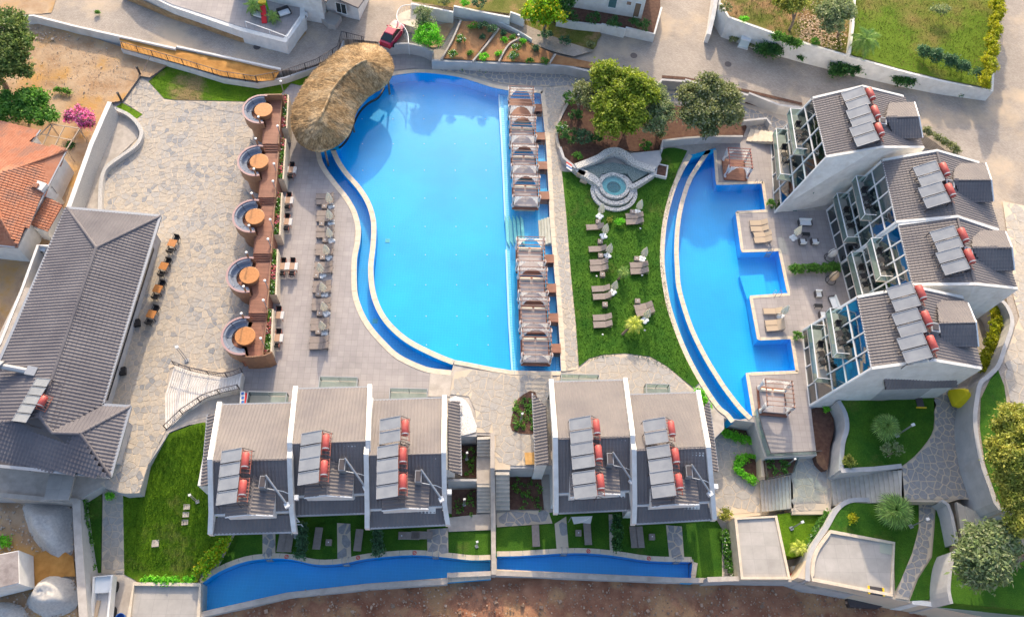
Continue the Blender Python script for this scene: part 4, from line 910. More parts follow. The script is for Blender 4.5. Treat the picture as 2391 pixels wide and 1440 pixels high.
# ---- the five gabled villas in the south
def south_villa(lab, NE, RD, SE, S2, dorm, side=None, zr=7.0, heaters=(), bal=None, lw=None, lounge=None):
    zn, zs, z2t, z2b = zr-3.8, zr-2.4, zr-3.0, zr-3.5
    A, B = W(*NE[0], zn), W(*NE[1], zn); C, D = W(*RD[0], zr), W(*RD[1], zr); E, F = W(*SE[0], zs), W(*SE[1], zs); G_, H_ = W(*S2[0], z2b), W(*S2[1], z2b)
    o = thing('tiled_villa', lab, 'villa', (C.x, E.y, -3.0)); 
    tiles([A, B, D, C], o, TD, name='north_roof_tiles'); tiles([E, F, D, C], o, TD, name='south_roof_tiles')
    panelroof([A, B, D, C], o, X['metal_d']); panelroof([C, D, F, E], o, X['metal_d'])
    y2 = (E.y+F.y)/2-.15; T1, T2 = Vector((E.x, E.y-.2, z2t)), Vector((F.x, F.y-.2, z2t))
    tiles([T1, T2, H_, G_], o, TD, name='lower_roof_tiles'); panelroof([T1, T2, H_, G_], o, X['metal_d'], name='lower_roof_slab')
    MB().box(0, 0, 0, 0, 0, 0)
    b = MB(); b.beam(E+Vector((0, -.08, -.32)), F+Vector((0, -.08, -.32)), .1, .5); b.build('fascia', WH, o, world=True)
    gutter([G_+Vector((0, -.08, 0)), H_+Vector((0, -.08, 0))], o); gutter([A+Vector((0, .08, 0)), B+Vector((0, .08, 0))], o)
    ridge(C, D, o, TD, .10)
    # body of the house
    b = MB(); ys = (G_.y+H_.y)/2+1.7; yn = (A.y+B.y)/2-.7; xa = max(A.x, C.x, E.x)+.1; xb = min(B.x, D.x, F.x)-.1
    prof = [(ys, -3.0), (ys, z2b-.05), (T1.y, z2t-.1), (C.y, zr-.15), (yn, zn+.1), (yn, -3.0)]
    n = len(prof); vs = [(xa, y, z) for y, z in prof]+[(xb, y, z) for y, z in prof]
    b.add(vs, [tuple(range(n)), tuple(range(n, 2*n))[::-1]]+[(i, n+i, n+(i+1) % n, (i+1) % n) for i in range(n)]); b.build('wall', X['white'], o, world=True)
    ux, uz = Vector((-1, 0, 0)), Vector((0, 0, 1))
    for k in range(2): window(o, Vector((xb-1.0-(k*3.0), yn+.03, .1)), ux, uz, 2.2, 2.3, nx=2)
    for k in range(2):
        window(o, Vector((xa+1.0+k*2.8, ys-.03, -2.9)), -ux, uz, 2.2, 2.1); window(o, Vector((xa+1.0+k*2.8, ys-.03, .2)), -ux, uz, 2.2, 2.1)
    # party walls standing proud of the roof
    for (p, q, r, s, t_) in ((A, C, E, G_, 1), (B, D, F, H_, -1)):
        if lw and t_ not in lw: continue
        pts = [(p.y+.25, p.z+.25), (q.y, q.z+.35), (r.y, r.z+.28), (s.y-.1, s.z+.25)]; x0 = [p.x, q.x, r.x, s.x]; vs = []; hw = .2
        for (y, z), x in zip(pts, x0):
            xx = x-t_*.22; vs += [(xx-hw, y, z), (xx+hw, y, z), (xx+hw, y, z-.75), (xx-hw, y, z-.75)]
        fs = [(3, 2, 1, 0), (12, 13, 14, 15)]
        for i in range(3):
            a, c = 4*i, 4*i+4; fs += [(a, a+1, c+1, c), (a+1, a+2, c+2, c+1), (a+2, a+3, c+3, c+2), (a+3, a, c, c+3)]
        MB().add(vs, fs).build('party_wall', X['white'], o, world=True)
    # dormer gable on the south slope
    if dorm:
        (lx, ly), (mx, my), (rx, ry), (tx, ty) = dorm; zd = zr-.75
        a1, a2, a3, a4 = W(lx, ly, zd-.75), W(mx, my, zd), W(rx, ry, zd-.75), W(tx, ty, zd+.1)
        a4 = Vector((a2.x, C.y-.1, zd)); a5, a6 = Vector((a1.x, C.y-1.3, a1.z)), Vector((a3.x, C.y-1.3, a3.z))
        tiles([a1, a2, a4, a5], o, TD, name='dormer_roof_tiles'); tiles([a2, a3, a6, a4], o, TD, name='dormer_roof_tiles')
        b = MB(); b.add([a1-Vector((0, -.1, .05)), a2-Vector((0, -.1, .05)), a3-Vector((0, -.1, .05)), Vector((a3.x, a3.y+.1, zs-.6)), Vector((a1.x, a1.y+.1, zs-.6)), a4-Vector((0, 0, .05)), a5-Vector((0, 0, .05)), a6-Vector((0, 0, .05)), Vector((a3.x, C.y-1.3, zs-.6)), Vector((a1.x, C.y-1.3, zs-.6))],
            [(0, 4, 3, 2, 1), (0, 6, 9, 4), (2, 3, 8, 7), (0, 1, 5, 6), (1, 2, 7, 5)]); b.build('dormer', X['white'], o, world=True)
        ridge(a2, a4, o, TD, .10, name='dormer_ridge_tile'); gutter([a1-Vector((0, .05, 0)), a2-Vector((0, .05, 0)), a3-Vector((0, .05, 0))], o, WH, .05, 'barge_board')
        fl = Vector((a3.x-.9, C.y-1.6, zd-.2)); b = MB(); b.box(fl.x, fl.y, fl.z-.3, .55, 1.0, 1.0); b.build('chimney', X['metal_g'], o, world=True); MB().box(fl.x, fl.y, fl.z+.7, .42, .86, .05).build('chimney_top', X['metal_d'], o, world=True); MB().tube(fl+Vector((.2, .5, .9)), fl+Vector((1.9, -1.5, -.35)), .09, n=8).build('flue_pipe', X['metal_g'], o, world=True); MB().box(fl.x+1.95, fl.y-1.6, fl.z-.75, .4, .4, .4, .5).build('flue_hood', WH, o, world=True); MB().box(fl.x+2.6, fl.y-.9, fl.z-.95, .35, .4, .35).build('vent_box', WH, o, world=True); MB().path([fl+Vector((.3, -.4, .1)), fl+Vector((1.5, -.5, -.3)), fl+Vector((2.5, -.8, -.75))], .035, 5).build('cable_duct', WH, o, world=True)
    for k, (hx, hy, lb) in enumerate(heaters):
        p = W(hx, hy, zr+1.05); place(heater, (p.x-.42, p.y, zr-.08), R(3), lb, 'solar water heaters on the tiled roofs')
    if side:      # lean-to roof at the side
        sg, q = side; zt, zb_ = zr-4.4, zr-5.2; p = [W(q[0][0], q[0][1], zt), W(q[1][0], q[1][1], zb_), W(q[2][0], q[2][1], zb_), W(q[3][0], q[3][1], zt)]
        tiles(p, o, TD, name='lean_to_tiles'); panelroof(p, o, X['metal_d'], name='lean_to_slab'); gutter([p[1], p[2]], o)
        x1 = p[1].x-sg*.25; x0 = p[0].x; MB().box((x0+x1)/2, (p[0].y+p[3].y)/2, -3.0, abs(x1-x0), abs(p[0].y-p[3].y)-.4, zb_+2.95).build('side_wall', X['white'], o, world=True)
    if bal:       # balcony on the north side
        x0, y0, x1, y1 = bal; p, q = W(x0, y0, 1.3), W(x1, y0, 1.3); yi = (A.y+B.y)/2-.6; zf_ = .35
        bo = MB().box((p.x+q.x)/2, (p.y+yi)/2, zf_-.2, abs(q.x-p.x), abs(p.y-yi), .2).build('balcony', X['concrete'], o, world=True)
        b = MB(); r_ = MB(); L = o.location
        cs = [(p.x, yi), (p.x, p.y), (q.x, p.y), (q.x, yi)]
        for a, c in zip(cs[:-1], cs[1:]):
            b.add([Vector((a[0], a[1], zf_+.03))-L, Vector((c[0], c[1], zf_+.03))-L, Vector((c[0], c[1], zf_+.95))-L, Vector((a[0], a[1], zf_+.95))-L], [(0, 1, 2, 3)]); r_.beam(Vector((a[0], a[1], zf_+1))-L, Vector((c[0], c[1], zf_+1))-L, .06)
            for t in (0, .5, 1): x, y = a[0]+(c[0]-a[0])*t, a[1]+(c[1]-a[1])*t; r_.beam(Vector((x, y, zf_))-L, Vector((x, y, zf_+1))-L, .05)
        b.build('glass_panel', X['rail'], bo); r_.build('handrail', X['metal_g'], bo)
        for k, (dx, nm) in enumerate(((.25, 'left'), (.5, None), (.75, 'right'))):
            x = p.x+(q.x-p.x)*dx; y = yi+.75
            if nm: place(rchair, (x, y, zf_), rnd.uniform(-.4, .4), '%s black chair on the balcony of the %s' % (nm, lab), 'black balcony furniture')
            else: place(stable, (x, y, zf_), 0, 'black balcony table of the %s' % lab, 'black balcony furniture')
    return o
south_villa('tiled villa nearest the curved white stairs', [(519, 946), (682, 942)], [(499, 1075), (671, 1071)], [(501, 1198), (675, 1190)], [(499, 1245), (682, 1240)], [(526, 1206), (581, 1200), (637, 1202), (585, 1096)],
    side=(-1, [(513, 967), (485, 967), (470, 1133), (497, 1133)]), heaters=[(573, 1075, 'solar heater with the red tank nearest the ridge on the leftmost villa roof'), (567, 1140, 'solar heater lower on the leftmost villa roof')], bal=(580, 914, 670, 940))
south_villa('middle tiled villa of the left row', [(696, 909), (858, 905)], [(684, 1036), (854, 1030)], [(686, 1155), (854, 1149)], [(688, 1202), (854, 1196)], [(711, 1161), (762, 1155), (822, 1159), (770, 1070)],
    heaters=[(761, 1033, 'upper solar heater on the middle roof of the left villa row'), (757, 1094, 'lower solar heater on the middle roof of the left villa row')], bal=(747, 879, 835, 905))
south_villa('tiled villa beside the white pebble bed', [(872, 936), (1032, 930)], [(862, 1063), (1030, 1059)], [(864, 1186), (1032, 1178)], [(864, 1231), (1040, 1223)], [(892, 1191), (945, 1185), (1000, 1186), (950, 1085)],
    side=(1, [(1046, 936), (1073, 936), (1077, 1110), (1046, 1095)]), heaters=[(946, 999, 'topmost of three solar heaters on the villa beside the white pebbles'), (941, 1064, 'middle of three solar heaters on the villa beside the white pebbles'), (941, 1126, 'lowest of three solar heaters on the villa beside the white pebbles')], bal=(911, 906, 998, 932))
south_villa('tiled villa right of the brown plywood sheet', [(1292, 893), (1454, 889)], [(1302, 1023), (1470, 1019)], [(1304, 1149), (1470, 1142)], [(1304, 1196), (1472, 1188)], [(1332, 1160), (1388, 1150), (1448, 1152), (1400, 1050)],
    side=(-1, [(1276, 950), (1243, 918), (1251, 1084), (1282, 1084)]), heaters=[(1393, 998, 'topmost solar heater on the roof right of the plywood sheet'), (1398, 1058, 'middle solar heater on the roof right of the plywood sheet'), (1403, 1126, 'lowest solar heater on the roof right of the plywood sheet')], bal=(1310, 873, 1398, 895))
south_villa('tiled villa nearest the crescent pool', [(1464, 923), (1624, 918)], [(1485, 1052), (1646, 1046)], [(1487, 1176), (1657, 1168)], [(1485, 1221), (1661, 1211)], [(1522, 1182), (1576, 1176), (1632, 1176), (1585, 1080)],
    side=(1, [(1638, 955), (1655, 937), (1677, 1101), (1656, 1095)]), heaters=[(1568, 1001, 'topmost solar heater on the villa roof nearest the crescent pool'), (1578, 1065, 'middle solar heater on the villa roof nearest the crescent pool'), (1586, 1125, 'lowest solar heater on the villa roof nearest the crescent pool')], bal=(1508, 896, 1563, 922))
# ---- glass fronted villas in the east
def glass_villa(lab, short, base, eave, rd, ee, dorm, balc, heaters, ze=8.2, zr=10.2, zb=0.0, swall=True, npan=2, rz=-.16, ncol=4):
    bn, bs = W(*base[0], zb), W(*base[1], zb); en, es = W(*eave[0], ze), W(*eave[1], ze); rn, rs = W(*rd[0], zr), W(*rd[1], zr); an, as_ = W(*ee[0], ze+.2), W(*ee[1], ze+.2)
    o = thing('glass_front_villa', lab, 'villa', (bs.x+4, bs.y, zb))
    tiles([en, es, rs, rn], o, TD, name='west_roof_tiles'); tiles([an, as_, rs, rn], o, TD, name='east_roof_tiles'); panelroof([en, es, rs, rn], o, X['metal_d']); panelroof([rn, rs, as_, an], o, X['metal_d'])
    ridge(rn, rs, o, TD, .14); gutter([en, es], o, X['metal_g'], .06)
    L = o.location
    # side walls with their sloping front edge
    for nm, (b0, e0, r0, a0) in (('north_wall', (bn, en, rn, an)), ('south_wall', (bs, es, rs, as_))):
        s = 1 if nm == 'north_wall' else -1; d = Vector((0, .14*s, 0)); pts = [b0, e0+Vector((0, 0, .12)), r0+Vector((0, 0, .15)), a0+Vector((0, 0, .12)), Vector((a0.x-.5, a0.y, zb-1.6)), Vector((b0.x+.3, b0.y, zb-1.6))]
        v = [p+d for p in pts]+[p-d for p in pts]; n = len(pts); f = [tuple(range(n)), tuple(range(n, 2*n))[::-1]]+[(i, n+i, n+(i+1) % n, (i+1) % n) for i in range(n)]
        MB().add(v, f).build(nm, X['white'], o, world=True)
    MB().add([an-Vector((.5, 0, .1)), as_-Vector((.5, 0, .1)), Vector((as_.x-.5, as_.y, -1)), Vector((an.x-.5, an.y, -1))], [(0, 1, 2, 3)]).build('east_wall', X['greywall'], o, world=True)
    # glazed slope: point at (s along, t up)
    def fp(s, t, k=0.0):
        p = bn.lerp(bs, s).lerp(en.lerp(es, s), t); return p+Vector((-k, 0, k*.3))
    rows = [0, .14, .40, .62, .82, 1.0]; cols = [0, .26, .5, .75, 1.0] if ncol == 4 else [0, .34, .67, 1]
    fr = MB()
    for t in rows: fr.beam(fp(0, t), fp(1, t), .11, .10, up=(-1, 0, .4))
    for s in cols: fr.beam(fp(s, 0), fp(s, 1), .14 if s in (0, 1) else .11, .12, up=(-1, 0, .4))
    fr.build('facade_frame', WH, o, world=True)
    for i in range(len(rows)-1):
        for j in range(len(cols)-1):
            q = [fp(cols[j], rows[i], -.04), fp(cols[j+1], rows[i], -.04), fp(cols[j+1], rows[i+1], -.04), fp(cols[j], rows[i+1], -.04)]
            MB().add(q, [(0, 1, 2, 3)]).build('pane', X['facade'], o, world=True)
    # floors and rooms behind the glass
    bk = MB()
    for z in (zb+.05, zb+2.9, zb+5.60):
        t = (z-zb)/(ze-zb); a, c = fp(0, t, -.15), fp(1, t, -.15); ax = (rs-es); ax.z = 0; ax = ax.normalized(); sh = (c-a).normalized()*.35; a = a+sh; c = c-sh; q = [a, c, c+ax*2.4, a+ax*2.4]; q = [Vector((p.x, p.y, z)) for p in q]; bk.prism(q, z-.25)
    bk.build('floor', X['inner'], o, world=True)
    bw = MB(); a, c = fp(0, 1), fp(1, 1); bw.add([Vector((a.x+1.2, a.y, zb)), Vector((c.x+1.2, c.y, zb)), Vector((c.x+1.2, c.y, ze-.2)), Vector((a.x+1.2, a.y, ze-.2))], [(0, 1, 2, 3)]); bw.build('inner_wall', X['inner'], o, world=True)
    # balconies
    for k, (s0, s1, z, dep, who) in enumerate(balc):
        t = (z-zb)/(ze-zb); a, c = fp(s0, t), fp(s1, t); a.z = c.z = z; w_ = (c-a).normalized(); out = Vector((w_.y, -w_.x, 0)); out = out if out.x < 0 else -out
        a2, c2 = a+out*dep, c+out*dep; bi, ci = a-out*1.1, c-out*1.1
        bo = MB().prism([bi, ci, c2, a2], z-.18).build('balcony', X['concrete'], o, world=True)
        gp, hr = MB(), MB(); e = [a, a2, c2, c]
        for p, q in zip(e[:-1], e[1:]):
            up_ = Vector((0, 0, 1.0)); gp.add([p-L, q-L, q+up_-L, p+up_-L], [(0, 1, 2, 3)]); hr.beam(p+up_-L, q+up_-L, .09 if p is a2 else .05, .06)
            hr.beam(p-L, p+up_-L, .05)
        gp.build('glass_panel', X['rail'], bo); hr.build('handrail', WH, bo)
        ctr = (a+c+a2+c2)/4+Vector((.25, 0, 0))
        place(stable, ctr, .2, 'small black table on the %s balcony of the %s' % (who, short), 'black furniture on glass villa balconies')
        place(rchair, ctr+w_*.95, math.atan2(-w_.y, -w_.x)-math.pi/2+.3, 'black chair at the south end of the %s balcony, %s' % (who, short), 'black furniture on glass villa balconies')
        place(rchair, ctr-w_*.95, math.atan2(w_.y, w_.x)-math.pi/2, 'black chair at the north end of the %s balcony, %s' % (who, short), 'black furniture on glass villa balconies')
    # dormer facing east
    n0, n1, r0, r1, s0, s1 = [W(x, y, z) for (x, y), z in zip(dorm, (zr-.9, zr-.9, zr+.25, zr+.25, zr-1.0, zr-1.0))]
    tiles([n0, n1, r1, r0], o, TD, name='dormer_roof_tiles'); tiles([s0, s1, r1, r0], o, TD, name='dormer_roof_tiles'); panelroof([r0, r1, n1, n0], o, X['metal_d'], name='dormer_slab'); panelroof([s0, s1, r1, r0], o, X['metal_d'], name='dormer_slab')
    ridge(r0, r1, o, TD, .11, name='dormer_ridge_tile')
    i_ = Vector((0, .25, 0)); b = MB(); b.prism([n0-i_-Vector((0, 0, .1)), n1-i_-Vector((.4, 0, .1)), s1+i_-Vector((.4, 0, .1)), s0+i_-Vector((0, 0, .1))], ze-1.0); b.add([n1-Vector((.42, .25, .1)), s1-Vector((.42, -.25, .1)), r1-Vector((.42, 0, .1))], [(0, 1, 2)]); b.add([n0-i_, s0+i_, r0-Vector((0, 0, .1))], [(0, 1, 2)]); b.build('dormer', WH, o, world=True)
    gutter([n1+Vector((.05, 0, .03)), r1+Vector((.05, 0, .05)), s1+Vector((.05, 0, .03))], o, WH, .06, 'barge_board')
    c = r0+Vector((-.35, -.35, -.2)); MB().box(c.x, c.y, zr-.8, .8, .95, 1.0, rz).build('chimney', X['metal_g'], o, world=True); MB().box(c.x, c.y, zr+.22, .5, .6, .05, rz).build('chimney_top', X['metal_d'], o, world=True)
    for hx, hy, lb in heaters:
        p = W(hx, hy, zr+.5); place(heater, (p.x-.42, p.y, zr-.65), rz*.6+R(14), lb, 'solar water heaters on the tiled roofs', s=1.12)
    return o
glass_villa('glass-fronted villa at the north end of the eastern row', 'northernmost glass villa', [(1800, 331), (1808, 496)], [(1897, 230), (1929, 367)], [(2014, 203), (2059, 345)], [(2109, 226), (2157, 345)], [(2075, 243), (2134, 239), (2068, 275), (2144, 273), (2091, 325), (2153, 322)],
    [(.12, .80, 2.8, 1.4, 'lower'), (.02, .66, 5.4, 1.2, 'upper')], [(2031, 223, 'northernmost solar heater on the northern glass villa roof'), (2043, 265, 'middle solar heater on the northern glass villa roof'), (2052, 306, 'southernmost solar heater on the northern glass villa roof')])
glass_villa('second glass-fronted villa from the north with a reflecting front', 'second glass villa from the north', [(1930, 492), (1962, 616)], [(2060, 375), (2092, 519)], [(2187, 353), (2233, 507)], [(2286, 381), (2331, 537)], [(2228, 384), (2300, 381), (2226, 421), (2313, 421), (2249, 473), (2318, 470)],
    [(.08, .86, 2.8, 1.4, 'lower'), (.06, .72, 5.4, 1.2, 'upper')], [(2204, 399, 'upper solar heater on the second glass villa from the north'), (2217, 448, 'lower solar heater on the second glass villa from the north')])
glass_villa('third glass-fronted villa from the north', 'third glass villa from the north', [(1962, 616), (1996, 740)], [(2097, 525), (2131, 665)], [(2235, 507), (2276, 664)], [(2331, 540), (2375, 674)], [(2272, 538), (2346, 541), (2269, 579), (2361, 578), (2300, 633), (2367, 631)],
    [(.10, .88, 2.8, 1.4, 'lower'), (.08, .74, 5.4, 1.2, 'upper')], [(2247, 552, 'upper solar heater on the third glass villa from the north'), (2262, 602, 'lower solar heater on the third glass villa from the north')])
v4 = glass_villa('glass-fronted villa at the south end beside the palm lawn', 'southernmost glass villa', [(1873, 772), (1890, 947)], [(2002, 694), (2035, 860)], [(2131, 670), (2177, 841)], [(2248, 695), (2290, 860)], [(2187, 701), (2258, 707), (2192, 755), (2277, 753), (2200, 808), (2283, 809)],
    [(.14, .86, 2.8, 1.4, 'lower'), (.06, .68, 5.4, 1.2, 'upper')], [(2148, 686, 'northernmost solar heater on the southern glass villa roof'), (2162, 747, 'middle solar heater on the southern glass villa roof'), (2175, 805, 'southernmost solar heater on the southern glass villa roof')])
# porch roof on the south wall of the last villa
p = [W(2064, 877, 6.7), W(2230, 871, 6.7), W(2236, 903, 5.3), W(2068, 908, 5.3)]
tiles(p, v4, TD, name='porch_roof_tiles'); panelroof(p, v4, X['metal_d'], name='porch_slab'); q = [W(2032, 934, 1.5), W(2134, 932, 1.5)]
MB().prism([Vector((q[0].x, q[0].y, 5.2)), Vector((q[0].x+.3, q[0].y+2.2, 5.2)), Vector((q[1].x+3.2, q[1].y+2.2, 5.2)), Vector((q[1].x+3.2, q[1].y+.9, 5.2)), Vector((q[1].x, q[1].y, 5.2))], 1.4).build('porch_wall', X['greywall'], v4, world=True)
for a, c in ((W(1906, 498, 0), None),): pass
# ---- restaurant
def px3(l): return [W(*t) for t in l]
zr_, ze_ = 5.9, 3.9
NW, NE_, RN, RS = W(157, 486, ze_), W(375, 505, ze_), W(225, 578, zr_), W(92, 971, zr_)
JE, WE, SE_, SW_ = W(240, 945, ze_), W(305, 949, ze_), W(259, 1114, ze_), W(-60, 1082, ze_)
FW = W(-70, 1000, ze_); WR, VJ = W(187, 1012, zr_-.5), W(122, 1010, zr_-.5)
rest = thing('restaurant_building', 'long grey tiled restaurant building with hipped roof beside the stone plaza', 'restaurant', (NW.x+4, RS.y, 0))
for P_, nm in (([NW, NE_, RN], 'north_hip_tiles'), ([NE_, JE, VJ, RS, RN], 'east_roof_tiles'), ([NW, RN, RS, FW], 'west_roof_tiles'), ([VJ, JE, WE, WR], 'wing_north_tiles'), ([WE, SE_, WR], 'wing_east_tiles'), ([SE_, SW_, FW, RS, VJ, WR], 'south_roof_tiles')):
    tiles(P_, rest, X['tile_dk2'], .32, .36, name=nm); panelroof(P_, rest, X['metal_d'])
for a, c in ((RN, RS), (NW, RN), (NE_, RN), (RS, VJ), (VJ, WR), (WR, WE), (WR, SE_), (RS, FW)): ridge(a, c, rest, X['tile_dk2'], .16, .45)
gutter([FW, NW, NE_, JE, WE, SE_, SW_], rest, X['metal_g'], .13)
ins = [NW+Vector((.5, -.5, 0)), NE_+Vector((-1.1, -.5, 0)), JE+Vector((-1.1, .2, 0)), WE+Vector((-1.1, -.4, 0)), SE_+Vector((-1.1, 2.2, 0)), SW_+Vector((0, 2.6, 0)), FW+Vector((.5, 0, 0))]
MB().prism([Vector((p.x, p.y, 3.85)) for p in ins], -3).build('wall', X['greywall'], rest, world=True)
e0, e1 = ins[1], ins[2]; dd = (e1-e0); LL = dd.length; ud = dd.normalized()
for k in range(9):
    s = 1.6+k*(LL-3)/9; window(rest, Vector((e0.x, e0.y, 1.0))+ud*s+Vector((.03, -.01, 0)), ud, Vector((0, 0, 1)), 1.9, 1.9, X['metal_d'], nx=2)
h5 = make_heater(5); h5['label'] = 'row of five solar collectors with one red tank on the restaurant roof'; h5['group'] = 'solar water heaters on the tiled roofs'; p = W(96, 935, 6.4); h5.location = (p.x-.2, p.y, 5.35); h5.rotation_euler = (0, 0, R(-14)); h5.name = 'solar_water_heater'; h5.scale = (.95, .72, 1)
p = W(45, 862, 5.2); t = thing('ventilation_duct', 'silver ventilation duct and fan lying across the restaurant roof', 'duct', (p.x, p.y, 4.75), R(-10))
MB().tube((-1.6, 0, .35), (1.0, 0, .35), .28, n=12).build('duct', X['metal_g'], t); MB().box(1.2, 0, .05, .9, .8, .7).build('fan_box', X['metal_g'], t); MB().tube((-1.6, 0, .35), (-2.2, .1, .5), .5, .3, n=12).build('cowl', X['metal_g'], t)
# west annexe and service wall
slab('annexe_roof', [(50, 672), (92, 672), (0, 945), (-60, 1010), (-60, 900)], 2.6, 0, X['concrete'], 'narrow beige flat roof strip along the west side of the restaurant', 'flat roof')
wall('service_wall', 'thin pale wall along the west side of the restaurant yard', [(175, 486), (150, 560), (122, 574), (88, 572), (52, 672), (0, 800), (-40, 860)], 2.7, 0, .25, X['white'])
wall('pebble_wall', 'tall pebble-rendered white wall between the dirt yard and the restaurant ramp', [(256, 238), (212, 338), (160, 484)], 2.5, 0, .35, X['pebble'], capm=X['white'])
wall('curved_kerb_wall', 'low curved pebble wall snaking between the ramp and the stone plaza', smooth([(266, 252), (300, 268), (322, 290), (330, 312), (318, 338), (285, 362), (250, 388), (238, 412), (234, 445), (233, 490)], 4), .6, -.1, .4, X['pebble'])
ac_unit('white air conditioning unit on the wall by the restaurant yard', W(103, 590, 1.6), R(-10))
slab('entrance_canopy', [(116, 1104), (176, 1106), (160, 1166), (102, 1166)], 1.4, 1.2, X['greyroof'], 'pinkish flat entrance canopy at the south side of the restaurant', 'canopy')
steps('stone_steps', 'dark stair flight at the south-west corner of the restaurant', W(-20, 1115, 0), W(-20, 1150, 0), W(72, 1124, -1.4), W(68, 1156, -1.4), 10, X['metal_d'])
# ---- terracotta house in the west
zr2, ze2 = 5.4, 3.6
A, B, C_, D_ = W(-80, 262, ze2), W(72, 298, ze2), W(72, 330, ze2), W(156, 351, ze2); E_, F_ = W(40, 578, ze2), W(-90, 565, ze2); RE, RW = W(-6, 410, zr2), W(-90, 420, zr2); RSx = W(-8, 498, zr2)
hs = thing('terracotta_house', 'old white house with orange terracotta hipped roof at the left edge', 'house', W(0, 450, 0))
B2 = W(95, 304, ze2); C2 = W(70, 337, ze2)
for P_ in ([A, B2, C2, D_, RE, RW], [D_, E_, RSx, RE], [E_, F_, W(-90, 510, zr2), RSx]):
    tiles(P_, hs, X['tile_red'], .30, .38); panelroof(P_, hs, X['tile_red'])
for a, c in ((D_, RE), (E_, RSx), (RE, RSx)): ridge(a, c, hs, X['tile_red'], .15, .42)
gutter([B2, C2, D_, E_, F_], hs, X['metal_g'], .07)
MB().prism([Vector((p.x, p.y, 3.5)) for p in (A+Vector((0, -.5, 0)), B2+Vector((-.5, -.5, 0)), C2+Vector((-.5, -.5, 0)), D_+Vector((-.5, -.4, 0)), E_+Vector((-.4, .4, 0)), F_+Vector((0, .4, 0)))], -.2).build('wall', X['white'], hs, world=True)
wd_ = (E_-D_).normalized(); window(hs, Vector((D_.x-.45, D_.y, 1.3))+wd_*3.9, wd_, Vector((0, 0, 1)), 1.1, 1.2, X['metal_d'])
c = W(93, 436, 3.8); b = MB(); b.box(c.x, c.y, 2.2, 1.3, .9, 1.9, -.35); b.build('chimney', X['white'], hs, world=True)
b = MB(); q0, q1 = W(90, 432, 4.0), W(138, 462, .6); b.prism([q0, W(82, 446, 4.0), W(128, 468, 1.6), W(138, 455, 1.6)], 0); b.build('flue_buttress', X['white'], hs, world=True)
for k in range(3): p = W(78+k*4, 432+k*.5, 4.3); MB().box(p.x, p.y, 4.1, .14, .5, .25, -.3).build('chimney_pot', X['tile_red'], hs, world=True)
an_ = [W(108, 460, 2.9), W(146, 478, 2.5), W(110, 540, 2.5), W(73, 524, 2.9)]; tiles(an_, hs, X['tile_red'], name='annexe_tiles'); panelroof(an_, hs, X['tile_red'], name='annexe_slab')
MB().prism([Vector((p.x, p.y, 2.4)) for p in (an_[0], an_[1]-Vector((.2, 0, 0)), an_[2]-Vector((.2, -.1, 0)), an_[3])], 0).build('annexe_wall', X['white'], hs, world=True)
# pergola behind the house
pg = thing('pergola', 'thin timber pergola frame beside the terracotta house', 'pergola', W(120, 320, 0)); b = MB()
for a, c in (((72, 337), (118, 290)), ((72, 337), (155, 350)), ((118, 290), (185, 300)), ((155, 350), (185, 302)), ((98, 342), (122, 292)), ((125, 347), (150, 296)), ((95, 313), (170, 328))): b.beam(W(*a, 2.3), W(*c, 2.3), .09)
b.build('beam', X['wood_l'] if 0 else mat('aged timber', (.42, .33, .25), (.5, .4, .3), 3), pg, world=True)
for q in ((118, 290), (185, 301), (155, 350)): 
    p = W(*q, 2.3); MB().box(p.x, p.y, 0, .09, .09, 2.3).build('post', bpy.data.materials['aged timber'], pg, world=True)
# ---- white houses at the top edge
def prismhouse(name, lab, cat, pts, zt, z0, m=X['white'], roof=None):
    o = thing(name, lab, cat, W(*pts[0], z0)); MB().prism(PP(pts, zt), z0).build('wall', m, o, world=True); return o
ht = thing('white_house', 'white rendered house with terrace and dark tiled roofs at the top edge', 'house', W(760, 60, 1.2))
def toplevel(px, z): return [W(x, y, z) for x, y in px]
def from_base(px, z0, zt): return [Vector((p.x, p.y, zt)) for p in [W(x, y, z0) for x, y in px]]
MB().prism(from_base([(760, 56), (765, 20), (620, -60), (560, 10), (660, 38)], 1.2, 6.2), 1.2).build('wall', X['white'], ht, world=True)
MB().prism(from_base([(840, 48), (862, 0), (800, -60), (740, -20), (765, 30), (790, 34), (800, 38)], 1.2, 5.0), 1.2).build('wing_wall', X['white'], ht, world=True)
for q in ([(762, 4), (745, -6), (700, -30), (690, -60), (800, -60)], [(836, 18), (852, -4), (838, -40), (770, -40), (772, -10)]):
    P_ = toplevel(q, 6.3 if q[0][0] == 762 else 5.0); o = MB().prism(P_, lambda p: p[2]-.2).build('roof', TD, ht, world=True); 
window(ht, W(787, 28, 2.3), (W(806, 33, 2.3)-W(787, 28, 2.3)).normalized(), Vector((0, 0, 1)), 1.3, 1.5)
MB().prism(toplevel([(745, 40), (765, 56), (783, 60), (797, 38), (770, 26)], 1.9), 1.1).build('step', X['greyroof'], ht, world=True)
tw = thing('terrace_wall', 'white retaining wall of the raised terrace in the upper left', 'terrace', W(480, 60, 1.2))
MB().prism(PP([(290, -60), (330, -18), (400, 16), (470, 40), (560, 72), (668, 100), (712, 40), (705, -60)], 3.0), 1.0).build('terrace_base', X['white'], tw, world=True)
MB().prism(PP([(300, -60), (330, -22), (400, 10), (470, 32), (560, 62), (662, 88), (700, 36), (700, -60)], 3.05), 2.9).build('terrace_floor', X['deck'], tw, world=True)
b = MB(); wallgeo(b, PP([(285, -16), (400, 32), (470, 54), (560, 86), (668, 103)], 1.9), .3, 1.1); b.build('plinth', X['brownface'], tw, world=True)
